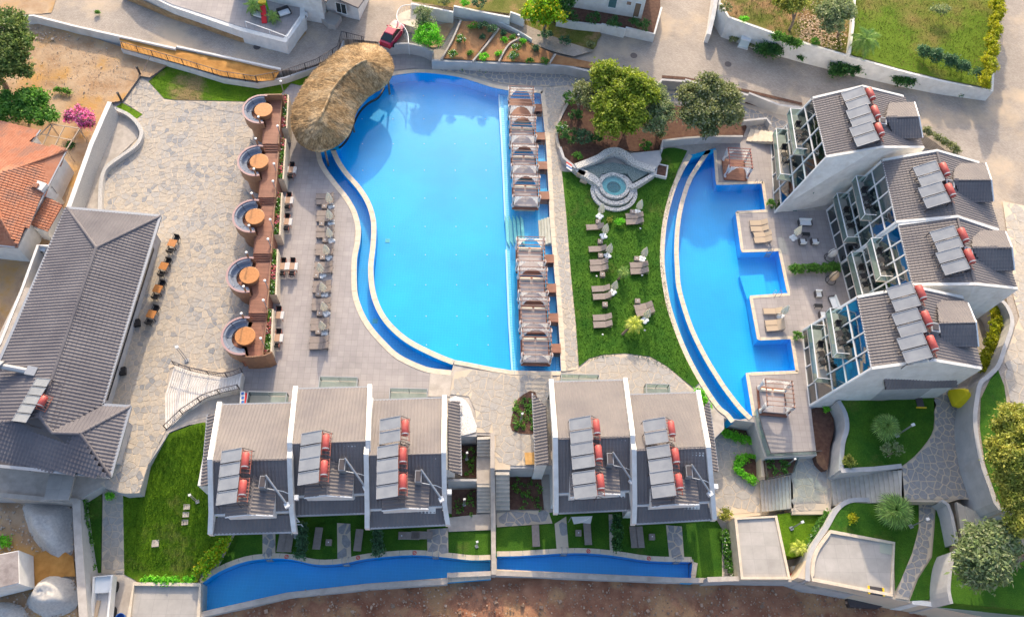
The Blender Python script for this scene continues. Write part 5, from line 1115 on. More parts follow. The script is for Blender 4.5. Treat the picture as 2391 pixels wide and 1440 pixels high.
sheet('brown_verge', [(300, -10), (400, 38), (470, 62), (560, 92), (665, 114), (690, 105), (715, 78), (708, 62), (690, 55), (668, 98), (560, 78), (470, 48), (400, 22)], 1.26, X['brownface'], kind='structure')
h2 = thing('white_house', 'white house with a brown door and blue-green shutter at the top centre', 'house', W(1480, 50, 2.2))
MB().prism(from_base([(1497, 45), (1512, -30), (1300, -60), (1280, 8), (1343, 19)], 2.2, 7.5), 1.0).build('wall', X['white'], h2, world=True)
u = (W(1497, 45, 2.2)-W(1343, 19, 2.2)).normalized(); s0 = W(1343, 19, 2.2)+Vector((.01, -.03, 0))
ln = (W(1497, 45, 2.2)-W(1343, 19, 2.2)).length
for f0, w_, hh, z_, mm, nm in ((.47, 1.0, 2.0, 1.0, X['inner'], 'shutter'), (.86, .75, 2.1, .25, mat('brown door', (.22, .15, .10)), 'door'), (.73, .6, .6, 1.8, mat('vent brown', (.3, .2, .15)), 'vent')):
    p = s0+u*(ln*f0)+Vector((0, 0, z_)); window(h2, p, u, Vector((0, 0, 1)), w_, hh, WH, mm, 1, name=nm)
slab('garden_bank', [(1170, -60), (1200, -20), (1300, 41), (1404, 55), (1462, 65), (1526, 77), (1542, 17), (1540, -60)], 2.25, 1.1, X['mulch'])
wall('garden_wall', 'white stepped wall round the shrub bed below the white house', [(1300, 44), (1345, 52), (1404, 58), (1405, 56), (1460, 68), (1462, 64), (1528, 79), (1545, 17)], lambda x, y: 2.5, 1.1, .25, X['white'])
wall('garden_wall', 'white stepped garden wall above the terraced orange beds', [(960, 8), (1058, 28), (1060, 14), (1125, 28), (1190, 40), (1192, 28), (1225, 40)], lambda x, y: 3.0, 1.1, .25, X['white'])
sheet('lane_dirt', [(-300, -100), (150, -60), (128, 8), (120, 30), (95, 33), (22, 34), (-40, 5)], 1.24, X['dirt']); sheet('upper_garden', [(960, -60), (1230, -60), (1232, 34), (1190, 32), (1125, 24), (1058, 18), (962, 4)], 2.9, X['drygrass'])
# raised garden in the north east
slab('north_east_garden_ground', [(1682, -80), (1679, 10), (1700, 40), (1795, 74), (1900, 108), (2010, 140), (2100, 165), (2200, 190), (2318, 212), (2322, 120), (2345, -80)], lambda x, y: zG(x, y)-.45, 1.0, X['white'])
sheet('north_east_garden', [(1686, -80), (1683, 10), (1703, 38), (1795, 70), (1900, 103), (1975, 125), (1985, 60), (1990, -80)], zG, X['drygrass'], grid=3); sheet('north_east_lawn', [(1998, -80), (1992, 60), (1982, 126), (2100, 160), (2200, 185), (2312, 206), (2316, 120), (2340, -80)], zG, grassmat('olive lawn', (.10, .17, .015), (.14, .22, .02), (.24, .19, .06), (.5, .7), .12), grid=3)
wall('garden_wall', 'tall white garden wall along the paved road in the upper right', [(1683, 8), (1702, 40), (1795, 73), (1900, 107), (2010, 139), (2100, 164), (2200, 189), (2317, 212), (2322, 120)], lambda x, y: zG(x, y)+.12, 1.0, .3, X['white'])
wall('gate_wall', 'sloping white wall stub at the corner of the lane', [(1655, 80), (1665, 40), (1683, -60)], lambda x, y: 2.6+(80-y)*.012, 1.0, .5, X['white'])
wall('dividing_wall', 'white wall splitting the two upper right gardens', [(1999, -60), (1992, 60), (1984, 124)], 4.4, 3.0, .3, X['white'])
# retaining walls of the upper level (front faces)
wall('retaining_wall', 'light grey retaining wall below the terraced orange beds', [(1008, 141), (1079, 143), (1175, 148), (1260, 151), (1320, 153), (1366, 164), (1450, 182)], 1.35, -.1, .3, X['greywall'])
wall('retaining_wall', 'grey stepped retaining wall running down to the northern glass villa', [(1536, 198), (1546, 186), (1600, 190), (1600, 186), (1660, 202), (1662, 198), (1747, 222), (1749, 217), (1820, 245), (1873, 252)], 1.4, -.1, .3, X['greywall'])
wall('retaining_wall', 'curved grey wall behind the bar deck under the red car', smooth([(884, 100), (910, 104), (945, 101), (985, 108), (1012, 121)], 3), 1.6, -.1, .25, X['greywall'])
wall('road_wall', 'long low white wall between the orange verge and the grass strip', [(284, 113), (340, 128), (440, 156), (520, 181), (600, 193), (665, 181), (740, 155), (790, 125), (802, 92)], lambda x, y: .9, -.1, .28, X['white'])
wall('road_kerb', 'white kerb wall between the upper road and the dirt yard', [(-40, 8), (22, 40), (78, 36), (167, 59), (233, 74), (333, 96), (410, 113), (412, 108), (560, 140), (655, 161)], 1.4, -.1, .25, X['white'])
# small garden structures
wall('tree_bed_wall', 'pale curved kerb on the left side of the big tree bed', smooth([(1328, 236), (1314, 262), (1302, 290), (1300, 320), (1306, 345)], 3), .45, 0, .3, X['concrete'])
wall('tree_bed_wall', 'low grey wall on the right of the big tree bed above the lawn', [(1545, 350), (1548, 328), (1600, 322), (1660, 318), (1735, 318)], 1.2, 0, .25, X['greywall'])
# ================================================================ FURNITURE AND STRUCTURES
# ---- raised wooden dining deck: five levels stepping down to the south
plankm = gridmat('deck planks', (.25, .10, .06), (.33, .14, .085), (.10, .04, .03), 6, .14, .012, .3, .6, bump=.3, s3=.8)
deck = thing('dining_deck', 'long raised wooden dining deck stepping down between the plaza and the pool deck', 'deck', W(620, 520, 0))
TB = [(612, 257), (602, 377), (592, 506), (579, 643), (569, 785)]
SEG = [((617, 228), (657, 221), (649, 336), (612, 336)), ((611, 355), (649, 355), (641, 461), (603, 461)), ((602, 477), (640, 477), (632, 592), (591, 592)), ((590, 610), (631, 610), (622, 731), (580, 731)), ((579, 748), (621, 748), (612, 828), (560, 835))]
lev = [3.6-.4*k for k in range(5)]
for k, q in enumerate(SEG):
    z = lev[k]; P = [W(x, y, z) for x, y in q]
    MB().prism([Vector((p.x, p.y, z)) for p in P], 0).build('deck_floor', plankm, deck, world=True)
    if k < 4:
        a, c = P[3], P[2]; n_ = SEG[k+1]; d0, d1 = W(*n_[0], lev[k+1]), W(*n_[1], lev[k+1])
        for j in range(3):
            t0, t1 = j/3, (j+1)/3; zz = z-.4*(j+1)/4
            MB().prism([Vector((p.x, p.y, zz)) for p in (a.lerp(d0, t0), c.lerp(d1, t0), c.lerp(d1, t1), a.lerp(d0, t1))], 0).build('step', plankm, deck, world=True)
b = MB()
for k, q in enumerate(SEG):     # east edge board
    z = lev[k]; p, r = W(*q[1], z), W(*q[2], z); b.beam(p+Vector((.05, 0, -.1)), r+Vector((.05, 0, -.1)), .08, .3)
b.build('edge_board', X['drum'], deck, world=True)
p, q = W(617, 222, lev[0]+.9), W(658, 221, lev[0]+.9); MB().prism([p, q, q+Vector((0, .12, 0)), p+Vector((0, .12, 0))], 0).build('end_wall', X['drum'], deck, world=True)
P = [W(x, y, lev[4]+.75) for x, y in ((566, 832), (590, 832), (618, 829), (633, 822))]; b = MB(); wallgeo(b, P, .1, 0); b.build('south_wall', X['drum'], deck, world=True)
booth = thing('dining_booth', 'x', 'booth'); ro, ri = 1.98, 1.86
def arc(b, r0, r1, z0, z1, a0, a1, n=22, taper=0):
    vs = []
    for k in range(n+1):
        a = R(a0+(a1-a0)*k/n); c, s = math.cos(a), math.sin(a)
        vs += [(c*(r0-taper), s*(r0-taper), z0), (c*(r1-taper), s*(r1-taper), z0), (c*r1, s*r1, z1), (c*r0, s*r0, z1)]
    fs = [(0, 1, 2, 3), (4*n+3, 4*n+2, 4*n+1, 4*n)]
    for k in range(n):
        a, c = 4*k, 4*k+4; fs += [(a, c, c+1, a+1), (a+1, c+1, c+2, a+2), (a+2, c+2, c+3, a+3), (a+3, c+3, c, a)]
    b.add(vs, fs); return b
arc(MB(), ri, ro, -.55, .85, 80, 285).build('drum_wall', X['drum'], booth); arc(MB(), ri-.03, ro+.04, .85, .92, 80, 285).build('rim', X['rim'], booth)
arc(MB(), 0.02, ro-.35, -3.6, -.55, 78, 287, 24).build('drum_base', X['drum'], booth); arc(MB(), .02, ro+.1, -3.7, -2.9, 100, 275, 20).build('plinth', X['concrete'], booth)
arc(MB(), .02, ri, -.04, .0, 75, 290).build('floor', plankm, booth)
for k in range(4): arc(MB(), 1.15, ri-.02, .28, .44, 88+48*k+1, 88+48*(k+1)-1, 6).build('seat_cushion', X['cushion'], booth); arc(MB(), 1.62, ri-.02, .44, .84, 88+48*k+1, 88+48*(k+1)-1, 6, taper=.08).build('back_cushion', X['cushion'], booth)
arc(MB(), 1.2, ri-.02, .0, .28, 88, 280).build('bench', X['whitefab'], booth)
rtab = thing('round_table', 'x', 'table'); MB().lathe((0, 0, 0), [(.93, .68), (.95, .70), (.95, .74), (.92, .75), (0, .75)], 36).build('table_top', X['wood_l'], rtab)
MB().lathe((0, 0, 0), [(.80, 0), (.86, .66), (0, .67)], 28).build('table_drum', X['drum'], rtab)
BN = ['northernmost', 'second', 'middle', 'fourth', 'southernmost']
for k, (x, y) in enumerate(TB):
    c = W(x, y, lev[k]+.75); c.z = lev[k]; t_ = 'from the north' if k in (1, 3) else 'of five'
    place(booth, (c.x-.05, c.y+.02, c.z), 0, 'round cushioned dining booth, %s %s along the wooden deck' % (BN[k], t_), 'round dining booths on the deck')
    place(rtab, c+Vector((.12, .05, .004)), 0, 'orange round wooden table in the %s dining booth %s' % (BN[k], t_), 'round teak tables in the booths')
# stepped planters beside the deck
PL = [((656, 222), (673, 222), (669, 299), (653, 299)), ((651, 325), (667, 325), (661, 418), (644, 417)), ((642, 450), (658, 450), (653, 548), (635, 548)), ((632, 582), (648, 582), (644, 688), (625, 687)), ((620, 722), (637, 722), (633, 820), (615, 820))]
for k, q in enumerate(PL):
    z = lev[k]*.55+.5; P = [W(x, y, z) for x, y in q]; o = thing('flower_planter', 'long cream flower planter, %s %s beside the wooden deck' % (BN[k], 'from the north' if k in (1, 3) else 'of five'), 'planter', (P[0].x, P[0].y, 0), group='cream flower planters beside the deck')
    b = MB(); wallgeo(b, P, .16, 0, True); b.build('planter_box', X['cream'], o, world=True)
    MB().prism([Vector((p.x, p.y, z-.12)) for p in P], 0).build('soil', X['mulch'], o, world=True)
    g = np.random.default_rng(k); n = 420; s, t = g.random(n)*.7+.15, g.random(n)**1; A = np.array([P[0].lerp(P[1], a).lerp(P[3].lerp(P[2], a), b_) for a, b_ in zip(s, t)]); A[:, 2] = z+g.uniform(-.08, .18, n)
    L = np.array(o.location); tag(leafmesh('plants', A-L, .13, X['l_mid'], o, seed=k), kind='stuff')
    sel = A[(np.sin(t*9+k)+g.normal(size=n)*.5) > .5]; tag(leafmesh('flowers', sel+[0, 0, .08]-L, .15, X['flower'], o, 1.5, 1.1, k+9), kind='stuff')
    tag(leafmesh('pale_flowers', A[::14]+[0, 0, .1]-L, .13, X['flower_w'], o, 1.5, 1.1, k+3), kind='stuff')
lampp = thing('lamp_post', 'x', 'lamp'); MB().tube((0, 0, 0), (0, 0, 2.1), .045, n=8).build('pole', X['post'], lampp); MB().lathe((0, 0, 2.1), [(.06, -.02), (.13, 0), (.13, .10), (.06, .12), (0, .12)], 12).build('lamp_head', X['lamp_w'], lampp)
for k, (x, y) in enumerate([(664, 222), (657, 325), (649, 412), (647, 452), (641, 540), (636, 585), (629, 680), (626, 725), (620, 812)]):
    zz = lev[min(4, k//2)]*.55+.5; place(lampp, W(x, y, zz), 0, 'slim grey lamp post, %s from the north along the east edge of the wooden deck' % ORD[k], 'slim lamp posts along the deck')
rp = thing('deck_post', 'x', 'post'); MB().box(0, 0, -.2, .14, .14, 2.0).build('pole', X['drum'], rp); MB().lathe((0, 0, 1.8), [(.13, 0), (.13, .08), (.08, .1), (0, .1)], 12).build('ring_cap', X['lamp_w'], rp)
for k, (x, y) in enumerate([(612, 300), (606, 350), (602, 420), (597, 476), (591, 550), (585, 612), (579, 690), (574, 752)]):
    place(rp, W(x, y, lev[min(4, (k+1)//2)]), 0, 'bronze post with white cap, %s from the north between the dining booths' % ORD[k], 'bronze posts between the booths')
# ---- tables with white runners and folding chairs on the pool deck
wch = thing('dining_chair', 'x', 'chair'); MB().box(0, 0, .42, .5, .46, .04).build('seat', X['black'], wch); MB().box(0, -.25, .46, .5, .04, .45).build('backrest', X['black'], wch)
for s in (-1, 1):
    MB().box(s*.27, 0, .62, .05, .5, .035).build('armrest', X['pipe'], wch); MB().beam((s*.25, -.26, 0), (s*.25, .22, .62), .035).build('leg', X['pipe'], wch); MB().beam((s*.25, .22, 0), (s*.25, -.24, .62), .035).build('leg', X['pipe'], wch)
ctab = thing('dining_table', 'x', 'table'); MB().box(0, 0, .72, .95, .78, .035).build('table_top', mat('beige table', (.42, .27, .19)), ctab)
for s in (-1, 1):
    MB().box(s*.40, 0, .757, .30, .84, .012).box(s*.55, 0, .45, .02, .80, .315).build('runner', X['whitefab'], ctab)
    for q in (-1, 1): MB().box(s*.4, q*.32, 0, .05, .05, .72).build('leg', X['pipe'], ctab)
TT = [(679, 396), (672, 467), (669, 517), (659, 621), (682, 621), (649, 735), (647, 788)]
TN = ['the topmost table', 'the second table from the top', 'the third table from the top', 'the left joined table', 'the right joined table', 'the second lowest table', 'the lowest table']
for k, (x, y) in enumerate(TT):
    c = W(x, y, .75); c.z = 0; place(ctab, c, 0, 'dining table with white runners, %s beside the flower planters' % TN[k][4:], 'dining tables with white runners')
    place(wch, c+Vector((rnd.uniform(-.04, .04), .68, 0)), math.pi, 'black chair north of %s by the planters' % TN[k], 'black chairs at the white runner tables')
    if k != 5: place(wch, c+Vector((rnd.uniform(-.04, .04), -.68, 0)), 0, 'black chair south of %s by the planters' % TN[k], 'black chairs at the white runner tables')
# teak tables on the plaza
ttab = thing('teak_table', 'x', 'table'); b = MB()
for k in range(5): MB().box((k-2)*.165, 0, .72, .158, .82, .035).build('slat', X['wood_l'], ttab)
for s in (-1, 1):
    for q in (-1, 1): MB().box(s*.34, q*.34, 0, .06, .06, .72).build('leg', X['metal_d'], ttab)
for k, (x, y) in enumerate([(402, 567), (382, 621), (368, 674), (353, 733)]):
    c = W(x, y, .75); c.z = .02; N_ = ORD[k]; place(ttab, c, R(-12), 'square orange teak table, %s from the top beside the restaurant' % N_, 'square teak tables on the plaza')
    place(rchair, c+Vector((.2, .72, 0)), math.pi-.2, 'black chair above the %s orange teak table from the top' % N_, 'black chairs at the teak tables'); place(rchair, c+Vector((-.15, -.72, 0)), -.2, 'black chair below the %s orange teak table from the top' % N_, 'black chairs at the teak tables')
for k, (x, y) in enumerate([(319, 757), (286, 869)]):
    p = W(x, y, .0); t = thing('parasol_base', 'black square parasol base with a short pole, %s one beside the restaurant wall' % ('upper', 'lower')[k], 'parasol base', p, R(15), 'black bases beside the restaurant'); MB().box(0, 0, 0, .8, .7, .45).build('base', X['black'], t); MB().tube((0, 0, .4), (-.25, .1, 1.8), .035, n=8).build('pole', X['metal_g'], t)
# ---- cabanas standing in the pool
def make_cabana(w=2.75, d=2.9, h=2.25, bed=True):
    t = thing('pool_cabana', 'x', 'cabana'); br = X['drum'] ; fr = mat('pinkish timber', (.30, .17, .13), (.38, .23, .18), 3) if 'pinkish timber' not in bpy.data.materials else bpy.data.materials['pinkish timber']
    MB().box(0, 0, -.95, w-.5, d-.5, .95).build('plinth', X['cream'], t)
    MB().box(0, 0, 0, w+.15, d+.3, .16).build('platform', plankm, t)
    if bed:
        for s in (-1, 1): MB().box(s*(w-.2)/4, -.05, .16, (w-.2)/2-.015, d-.35, .22).build('mattress', mat('grey mattress', (.40, .355, .345), (.45, .40, .39), 1, .9) if 'grey mattress' not in bpy.data.materials else bpy.data.materials['grey mattress'], t)
        for s in (-1, 1): MB().tube((s*.12, d/2-.35, .50), (s*1.2, d/2-.35, .50), .15, n=10).build('bolster', X['canvas'], t)
    for i in (-1, 1):
        for j in (-1, 1): MB().box(i*w/2, j*d/2, .1, .11, .11, h).build('post', fr, t)
    for i in (-1, 1): MB().box(i*w/2, 0, h, .10, d+.12, .12).build('beam', fr, t)
    for j in range(7): MB().box(0, -d/2+d*j/6, h+.12, w+.2, .05, .07).build('slat', fr, t)
    def drape(j):
        b = MB(); n = 24; o = len(b.v)
        for k in range(n+1):
            u = -1+2*k/n; x = u*(w/2-.06); zb = h-.12-1.65*abs(u)**2.2*(1 if abs(u) < .97 else 1.05); y = j*(d/2-.08)+.035*math.sin(k*1.9)
            b.v += [(x, y, h-.02), (x, y+.03*math.sin(k*2.7), (h+zb)/2), (x*(1-.03*abs(u)), y-.06*j*abs(u), zb)]
        for k in range(n):
            a = 3*k; b.f += [(a, a+3, a+4, a+1), (a+1, a+4, a+5, a+2)]
        b.build('drape', X['whitefab'], t)
    drape(1); drape(-1)
    for i in (-1, 1):
        for j in (-1, 1):
            b = MB(); b.lathe((i*(w/2+.02), j*(d/2-.14), 0), [(.05, .35), (.16, .40), (.08, 1.0), (.12, 1.35), (.17, h-.1), (0, h-.08)], 9, sy=1.7); b.build('curtain', X['whitefab'], t)
    return t
cab = make_cabana(); cab0 = make_cabana(bed=False); cab0.name = 'pool_cabana'
CB = [(1190, 201.5, 1247, 244.6), (1193, 268, 1251, 313.3), (1198, 336, 1254, 383), (1202, 407, 1258, 455), (1211, 552, 1270, 608), (1216, 624, 1275, 678), (1220, 693, 1279, 751), (1225, 767, 1284, 824)]
CL = ['bare decked pool cabana without a mattress at the top of the row', 'second pool cabana from the top with white drapes', 'third pool cabana from the top with white drapes', 'fourth cabana, just above the pale underwater steps', 'fifth pool cabana, just below the pale underwater steps', 'sixth pool cabana from the top with white drapes', 'seventh pool cabana, second from the bottom of the row', 'lowest pool cabana at the bottom of the row']
for k, (x0, y0, x1, y1) in enumerate(CB):
    z = 2.5; A, B = W((x0+x1)/2-1, y0, z), W((x0+x1)/2+1, y1, z); c = (A+B)/2
    place(cab0 if k == 0 else cab, (c.x, c.y, .02), R(.5), CL[k], 'white draped cabanas standing in the pool')
for k, (x0, y0, x1, y1) in enumerate([(1244, 243, 1265, 260), (1250, 309, 1272, 326), (1255, 377, 1277, 395), (1260, 447, 1282, 465), (1271, 594, 1293, 613), (1276, 662, 1298, 682), (1281, 731, 1303, 751), (1286, 802, 1309, 823)]):
    MB().prism(PP([(x0, y0), (x1, y0), (x1+1, y1), (x0+1, y1)], .16), -.9).build('foot_bridge', plankm); tag(bpy.data.objects['foot_bridge' if k == 0 else 'foot_bridge.%03d' % k], 'red timber footbridge to the %s' % ['topmost cabana', 'second cabana from the top', 'third cabana from the top', 'cabana above the underwater steps', 'cabana below the underwater steps', 'sixth cabana from the top', 'second lowest cabana', 'lowest cabana'][k], 'footbridge', 'timber footbridges to the cabanas')
dc = make_cabana(2.6, 2.7, 2.3); dc.name = 'terrace_cabana'; dr = make_cabana(2.5, 2.6, 2.2, False); dr.name = 'terrace_cabana'
for c_ in dr.children:
    if c_.name.split('.')[0] in ('slat', 'beam', 'post'): c_.data.materials[0] = X['pipe']
place(dr, W(1714, 398, .05), R(-2), 'square cabana with red timber roof slats on the north villa terrace', 'cabanas on the villa terrace')
place(dc, W(1801, 938, .05), R(-4), 'square cabana with pale bed and drapes at the south tip of the crescent pool', 'cabanas on the villa terrace')
# ---- sun loungers
def make_lounger(fab='taupe', fr='taupe_d'):
    t = thing('sun_lounger', 'x', 'sun lounger'); MB().box(-.3, 0, .27, 1.25, .62, .05).build('seat', X[fab], t)
    b = MB(); b.add([(.33, -.31, .28), (.33, .31, .28), (.95, .31, .66), (.95, -.31, .66), (.33, -.31, .33), (.33, .31, .33), (.95, .31, .71), (.95, -.31, .71)], [(0, 1, 2, 3), (7, 6, 5, 4), (0, 4, 5, 1), (1, 5, 6, 2), (2, 6, 7, 3), (3, 7, 4, 0)]); b.build('backrest', X[fab], t)
    for s in (-1, 1):
        MB().box(0, s*.33, .26, 1.95, .04, .06).build('side_rail', X[fr], t)
        for x in (-.85, .8): MB().box(x, s*.31, 0, .05, .05, .28).build('leg', X[fr], t)
    MB().beam((.9, -.3, .64), (.75, -.3, .0), .035).build('prop', X[fr], t); return t
lg = make_lounger()
RO = ['top pair', 'second pair from the top', 'third pair from the top', 'fourth pair from the top', 'middle pair', 'fourth pair from the bottom', 'third pair from the bottom', 'second pair from the bottom', 'bottom pair']
for k, (cx, y1, y2) in enumerate([(758.7, 457, 470.5), (759.5, 496.5, 509.5), (759.5, 533, 547), (757.5, 575, 588), (755.8, 617, 630), (751.7, 661.5, 675), (750, 702.5, 716.5), (747.3, 749, 763.5), (745, 791.5, 806.5)]):
    for y, nm in ((y1, 'upper'), (y2, 'lower')):
        place(lg, W(cx, y, .4)-Vector((0, 0, .4)), R(2), 'taupe sun lounger on the pool deck, %s one of the %s' % (nm, RO[k]), 'taupe loungers on the pool deck')
LL_ = [(1389, 529, 'single taupe lounger at the top left of the spa lawn'), (1395, 580, 'second single taupe lounger down the left of the spa lawn'), (1398, 611, 'upper lounger of the close pair at the left middle of the lawn'), (1398.5, 625.5, 'lower lounger of the close pair at the left middle of the lawn'), (1402.5, 673, 'upper lounger of the spaced pair left of the open umbrella stand'), (1405.5, 691, 'lower lounger of the spaced pair in the left lawn column'), (1406, 740, 'upper lounger of the lowest left pair on the spa lawn'), (1407, 756.5, 'lower lounger of the lowest left pair on the spa lawn'),
    (1481, 503, 'upper lounger of the top right pair on the spa lawn'), (1481.5, 516.5, 'lower lounger of the top right pair on the spa lawn'), (1491.5, 617.5, 'upper lounger of the middle right pair on the spa lawn'), (1492.5, 632, 'lower lounger of the middle right pair on the spa lawn'), (1502, 714.5, 'upper lounger of the tilted right pair beside the yellow palm'), (1506, 728, 'lower lounger of the tilted right pair beside the yellow palm')]
for x, y, lb in LL_: place(lg, W(x, y, .4)-Vector((0, 0, .38)), R(14 if 'tilted' in lb else 5), lb, 'taupe loungers on the spa lawn')
lg3 = make_lounger('beigefab', 'taupe'); lg3.name = 'sun_lounger'
for x, y, a, lb in ((1771, 519, 4, 'upper beige lounger on the northern pool peninsula'), (1773, 533, 3, 'second beige lounger on the northern pool peninsula'), (1780, 546, 8, 'third beige lounger on the northern pool peninsula'), (1781, 559, 6, 'lowest beige lounger on the northern pool peninsula'), (1804, 725, 2, 'upper beige lounger on the southern pool peninsula'), (1808, 752, 6, 'middle beige lounger on the southern pool peninsula'), (1810, 764, 6, 'lowest beige lounger on the southern pool peninsula')):
    place(lg3, W(x, y, .4)-Vector((0, 0, .4)), R(a), lb, 'beige loungers on the pool peninsulas')
flat = thing('sun_lounger', 'x', 'sun lounger'); 
MB().box(0, .62, .27, .68, .7, .08).build('backrest', X['taupe'], flat); MB().box(0, -.36, .27, .68, 1.24, .08).build('seat', X['taupe'], flat)
for s in (-1, 1):
    for q in (-.85, .85): MB().box(s*.3, q, 0, .05, .05, .27).build('leg', X['taupe_d'], flat)
flat.name = 'flat_lounger'
for x, y, lb in ((659, 1262, 'left flat lounger of the pair in the garden left of the first stone path'), (675, 1262, 'right flat lounger of the pair in the first small garden'), (742, 1256, 'taupe flat lounger alone in the second small garden'), (837, 1260, 'taupe flat lounger alone in the garden before the hedge'), (955, 1250, 'left flat lounger partly under the eaves of the third villa'), (985, 1249, 'right flat lounger partly under the eaves of the third villa'), (1251, 1250, 'flat lounger standing on the bright lawn right of the dividing wall'), (1372, 1246, 'flat lounger under the white shade cloth'), (1480, 1253, 'left flat lounger of the pair in the garden of the last villa'), (1494, 1253, 'right flat lounger of the pair in the garden of the last villa')):
    place(flat, W(x, y, -2.7)-Vector((0, 0, .28)), R(-2 if x < 900 else 2) if not 940 < x < 990 else R(90), lb, 'flat loungers in the small pool gardens')
ft = thing('side_table', 'small taupe cube table', 'table'); MB().box(0, 0, .03, .52, .52, .40).build('cube', X['taupe'], ft); MB().lathe((0, 0, .43), [(.06, 0), (.06, .03), (0, .03)], 10).build('ashtray', X['white_trim'], ft)
for x, y, z, lb in [(757, 481, 0, 'beside the first closed umbrella on the deck'), (751, 522, 0, 'beside the second closed umbrella on the deck'), (759, 560, 0, 'beside the third closed umbrella on the deck'), (753, 600, 0, 'beside the fourth closed umbrella on the deck'), (738, 643, 0, 'beside the middle closed umbrella on the deck'), (743, 686, 0, 'beside the third last umbrella on the deck'), (746, 731, 0, 'beside the second last umbrella on the deck'), (743, 774, 0, 'beside the last closed umbrella on the deck'),
    (1397, 517, 0, 'above the top left lawn lounger'), (1402, 563, 0, 'above the second left lawn lounger'), (1403, 596, 0, 'above the close pair on the lawn'), (1407, 640, 0, 'below the close pair on the lawn'), (1413, 710, 0, 'above the lowest left pair on the lawn'), (1487, 603, 0, 'above the middle right pair on the lawn'), (1489, 702, 0, 'above the tilted pair on the lawn'), (1477, 494, 0, 'above the top right pair on the lawn'), (767, 1265, -3, 'in the second small pool garden'), (1351, 1243, -3, 'beside the white shade cloth'), (1523, 1252, -3, 'in the garden of the last villa'), (938, 1250, -3, 'under the eaves of the third villa')]:
    place(ft, W(x, y, z+.4)-Vector((0, 0, .4)), 0, 'small taupe cube table %s' % lb, 'taupe cube tables')
# ---- closed parasols
um = thing('closed_parasol', 'x', 'parasol'); b = MB()
for a, c in ((-.17, -.17), (.17, -.17), (-.17, .17), (.17, .17)): b.lathe((a, c, 0), [(.2, 0), (.22, .08), (.17, .15), (0, .16)], 12)
b.build('base', X['plastic_w'], um); MB().tube((0, 0, .1), (0, 0, 2.5), .03, n=8).build('pole', X['white_trim'], um)
b = MB(); n = 16; vs = []
for z, r in ((.85, .16), (1.1, .30), (1.5, .27), (2.0, .17), (2.45, .03)):
    for k in range(n): a = 2*math.pi*k/n; rr = r*(1.0+(.30 if k % 2 else -.25)); vs.append((rr*math.cos(a), rr*math.sin(a), z+(.08 if k % 2 else 0)*(z < 1)))
b.add(vs, [(j*n+k, j*n+(k+1) % n, (j+1)*n+(k+1) % n, (j+1)*n+k) for j in range(4) for k in range(n)]); b.build('folded_canopy', X['canvas'], um)
UM = [(772, 481, 0, 'topmost on the pool deck'), (773, 520, 0, 'second from the top on the pool deck'), (773, 562, 0, 'third from the top on the pool deck'), (766, 601, 0, 'fourth from the top on the pool deck'), (752, 643, 0, 'fifth from the top on the pool deck'), (758, 687, 0, 'sixth from the top on the pool deck'), (761, 732, 0, 'seventh from the top on the pool deck'), (757, 776, 0, 'lowest on the pool deck'),
    (1400, 506, 0, 'topmost of the left column on the spa lawn'), (1409, 552, 0, 'second of the left column on the spa lawn'), (1418, 598, 0, 'third of the left column on the spa lawn'), (1430, 683, 0, 'lowest of the left column on the spa lawn'), (1488, 497, 0, 'above the top right loungers on the spa lawn'), (1499, 606, 0, 'above the middle right loungers on the spa lawn'), (1505, 748, 0, 'next to the yellow palm on the spa lawn'), (1852, 556, 0, 'on the northern villa terrace by the white sofa'), (1822, 739, 0, 'on the southern pool peninsula'), (688, 1245, -3, 'in the first small pool garden')]
for k, (x, y, z, lb) in enumerate(UM): place(um, W(x, y, z), rnd.uniform(0, 3), 'closed cream parasol with white base, %s' % lb, 'closed cream parasols')
# ---- lounge furniture on the villa terrace
sf = thing('terrace_armchair', 'x', 'armchair'); MB().box(0, 0, .25, .62, .6, .14).build('seat_cushion', X['plastic_w'], sf); MB().box(0, .30, .3, .66, .12, .42).build('backrest', X['plastic_w'], sf)
for s in (-1, 1): MB().box(s*.35, 0, .1, .05, .66, .48).build('armrest', X['metal_d'], sf)
MB().box(0, 0, .12, .66, .62, .1).build('frame', X['metal_d'], sf)
sofa = thing('terrace_sofa', 'x', 'sofa'); MB().box(0, 0, .25, 1.35, .6, .14).build('seat_cushion', X['plastic_w'], sofa); MB().box(0, .30, .3, 1.4, .12, .42).build('backrest', X['plastic_w'], sofa); MB().box(0, 0, .12, 1.4, .62, .1).build('frame', X['metal_d'], sofa)
for s in (-1, 1): MB().box(s*.72, 0, .1, .05, .66, .48).build('armrest', X['metal_d'], sofa)
place(sofa, W(1877, 524, 0), 0, 'white cushioned two-seat sofa on the northern villa terrace', 'white cushioned terrace sofas'); place(sofa, W(1944, 710, 0), R(-80), 'white two-seat sofa on the southern terrace beside the glass front', 'white cushioned terrace sofas')
for x, y, a, lb in ((1871, 568, 180, 'left white armchair below the black table on the northern terrace'), (1899, 568, 180, 'right white armchair below the black table on the northern terrace'), (1908, 690, 0, 'white armchair near the hanging chair on the southern terrace'), (1918, 738, 180, 'white armchair nearest the southern glass villa')): place(sf, W(x, y, 0), R(a), lb, 'white cushioned terrace armchairs')
ct = thing('coffee_table', 'x', 'table'); MB().box(0, 0, .34, .85, .42, .05).build('table_top', X['black'], ct)
for s in (-1, 1):
    for q in (-1, 1): MB().box(s*.38, q*.17, 0, .04, .04, .34).build('leg', X['black'], ct)
place(ct, W(1882, 547, .3)-Vector((0, 0, .3)), 0, 'black coffee table between the white sofa and the two armchairs', 'black coffee tables'); place(ct, W(1911, 714, .3)-Vector((0, 0, .3)), 0, 'black coffee table on the southern villa terrace', 'black coffee tables')
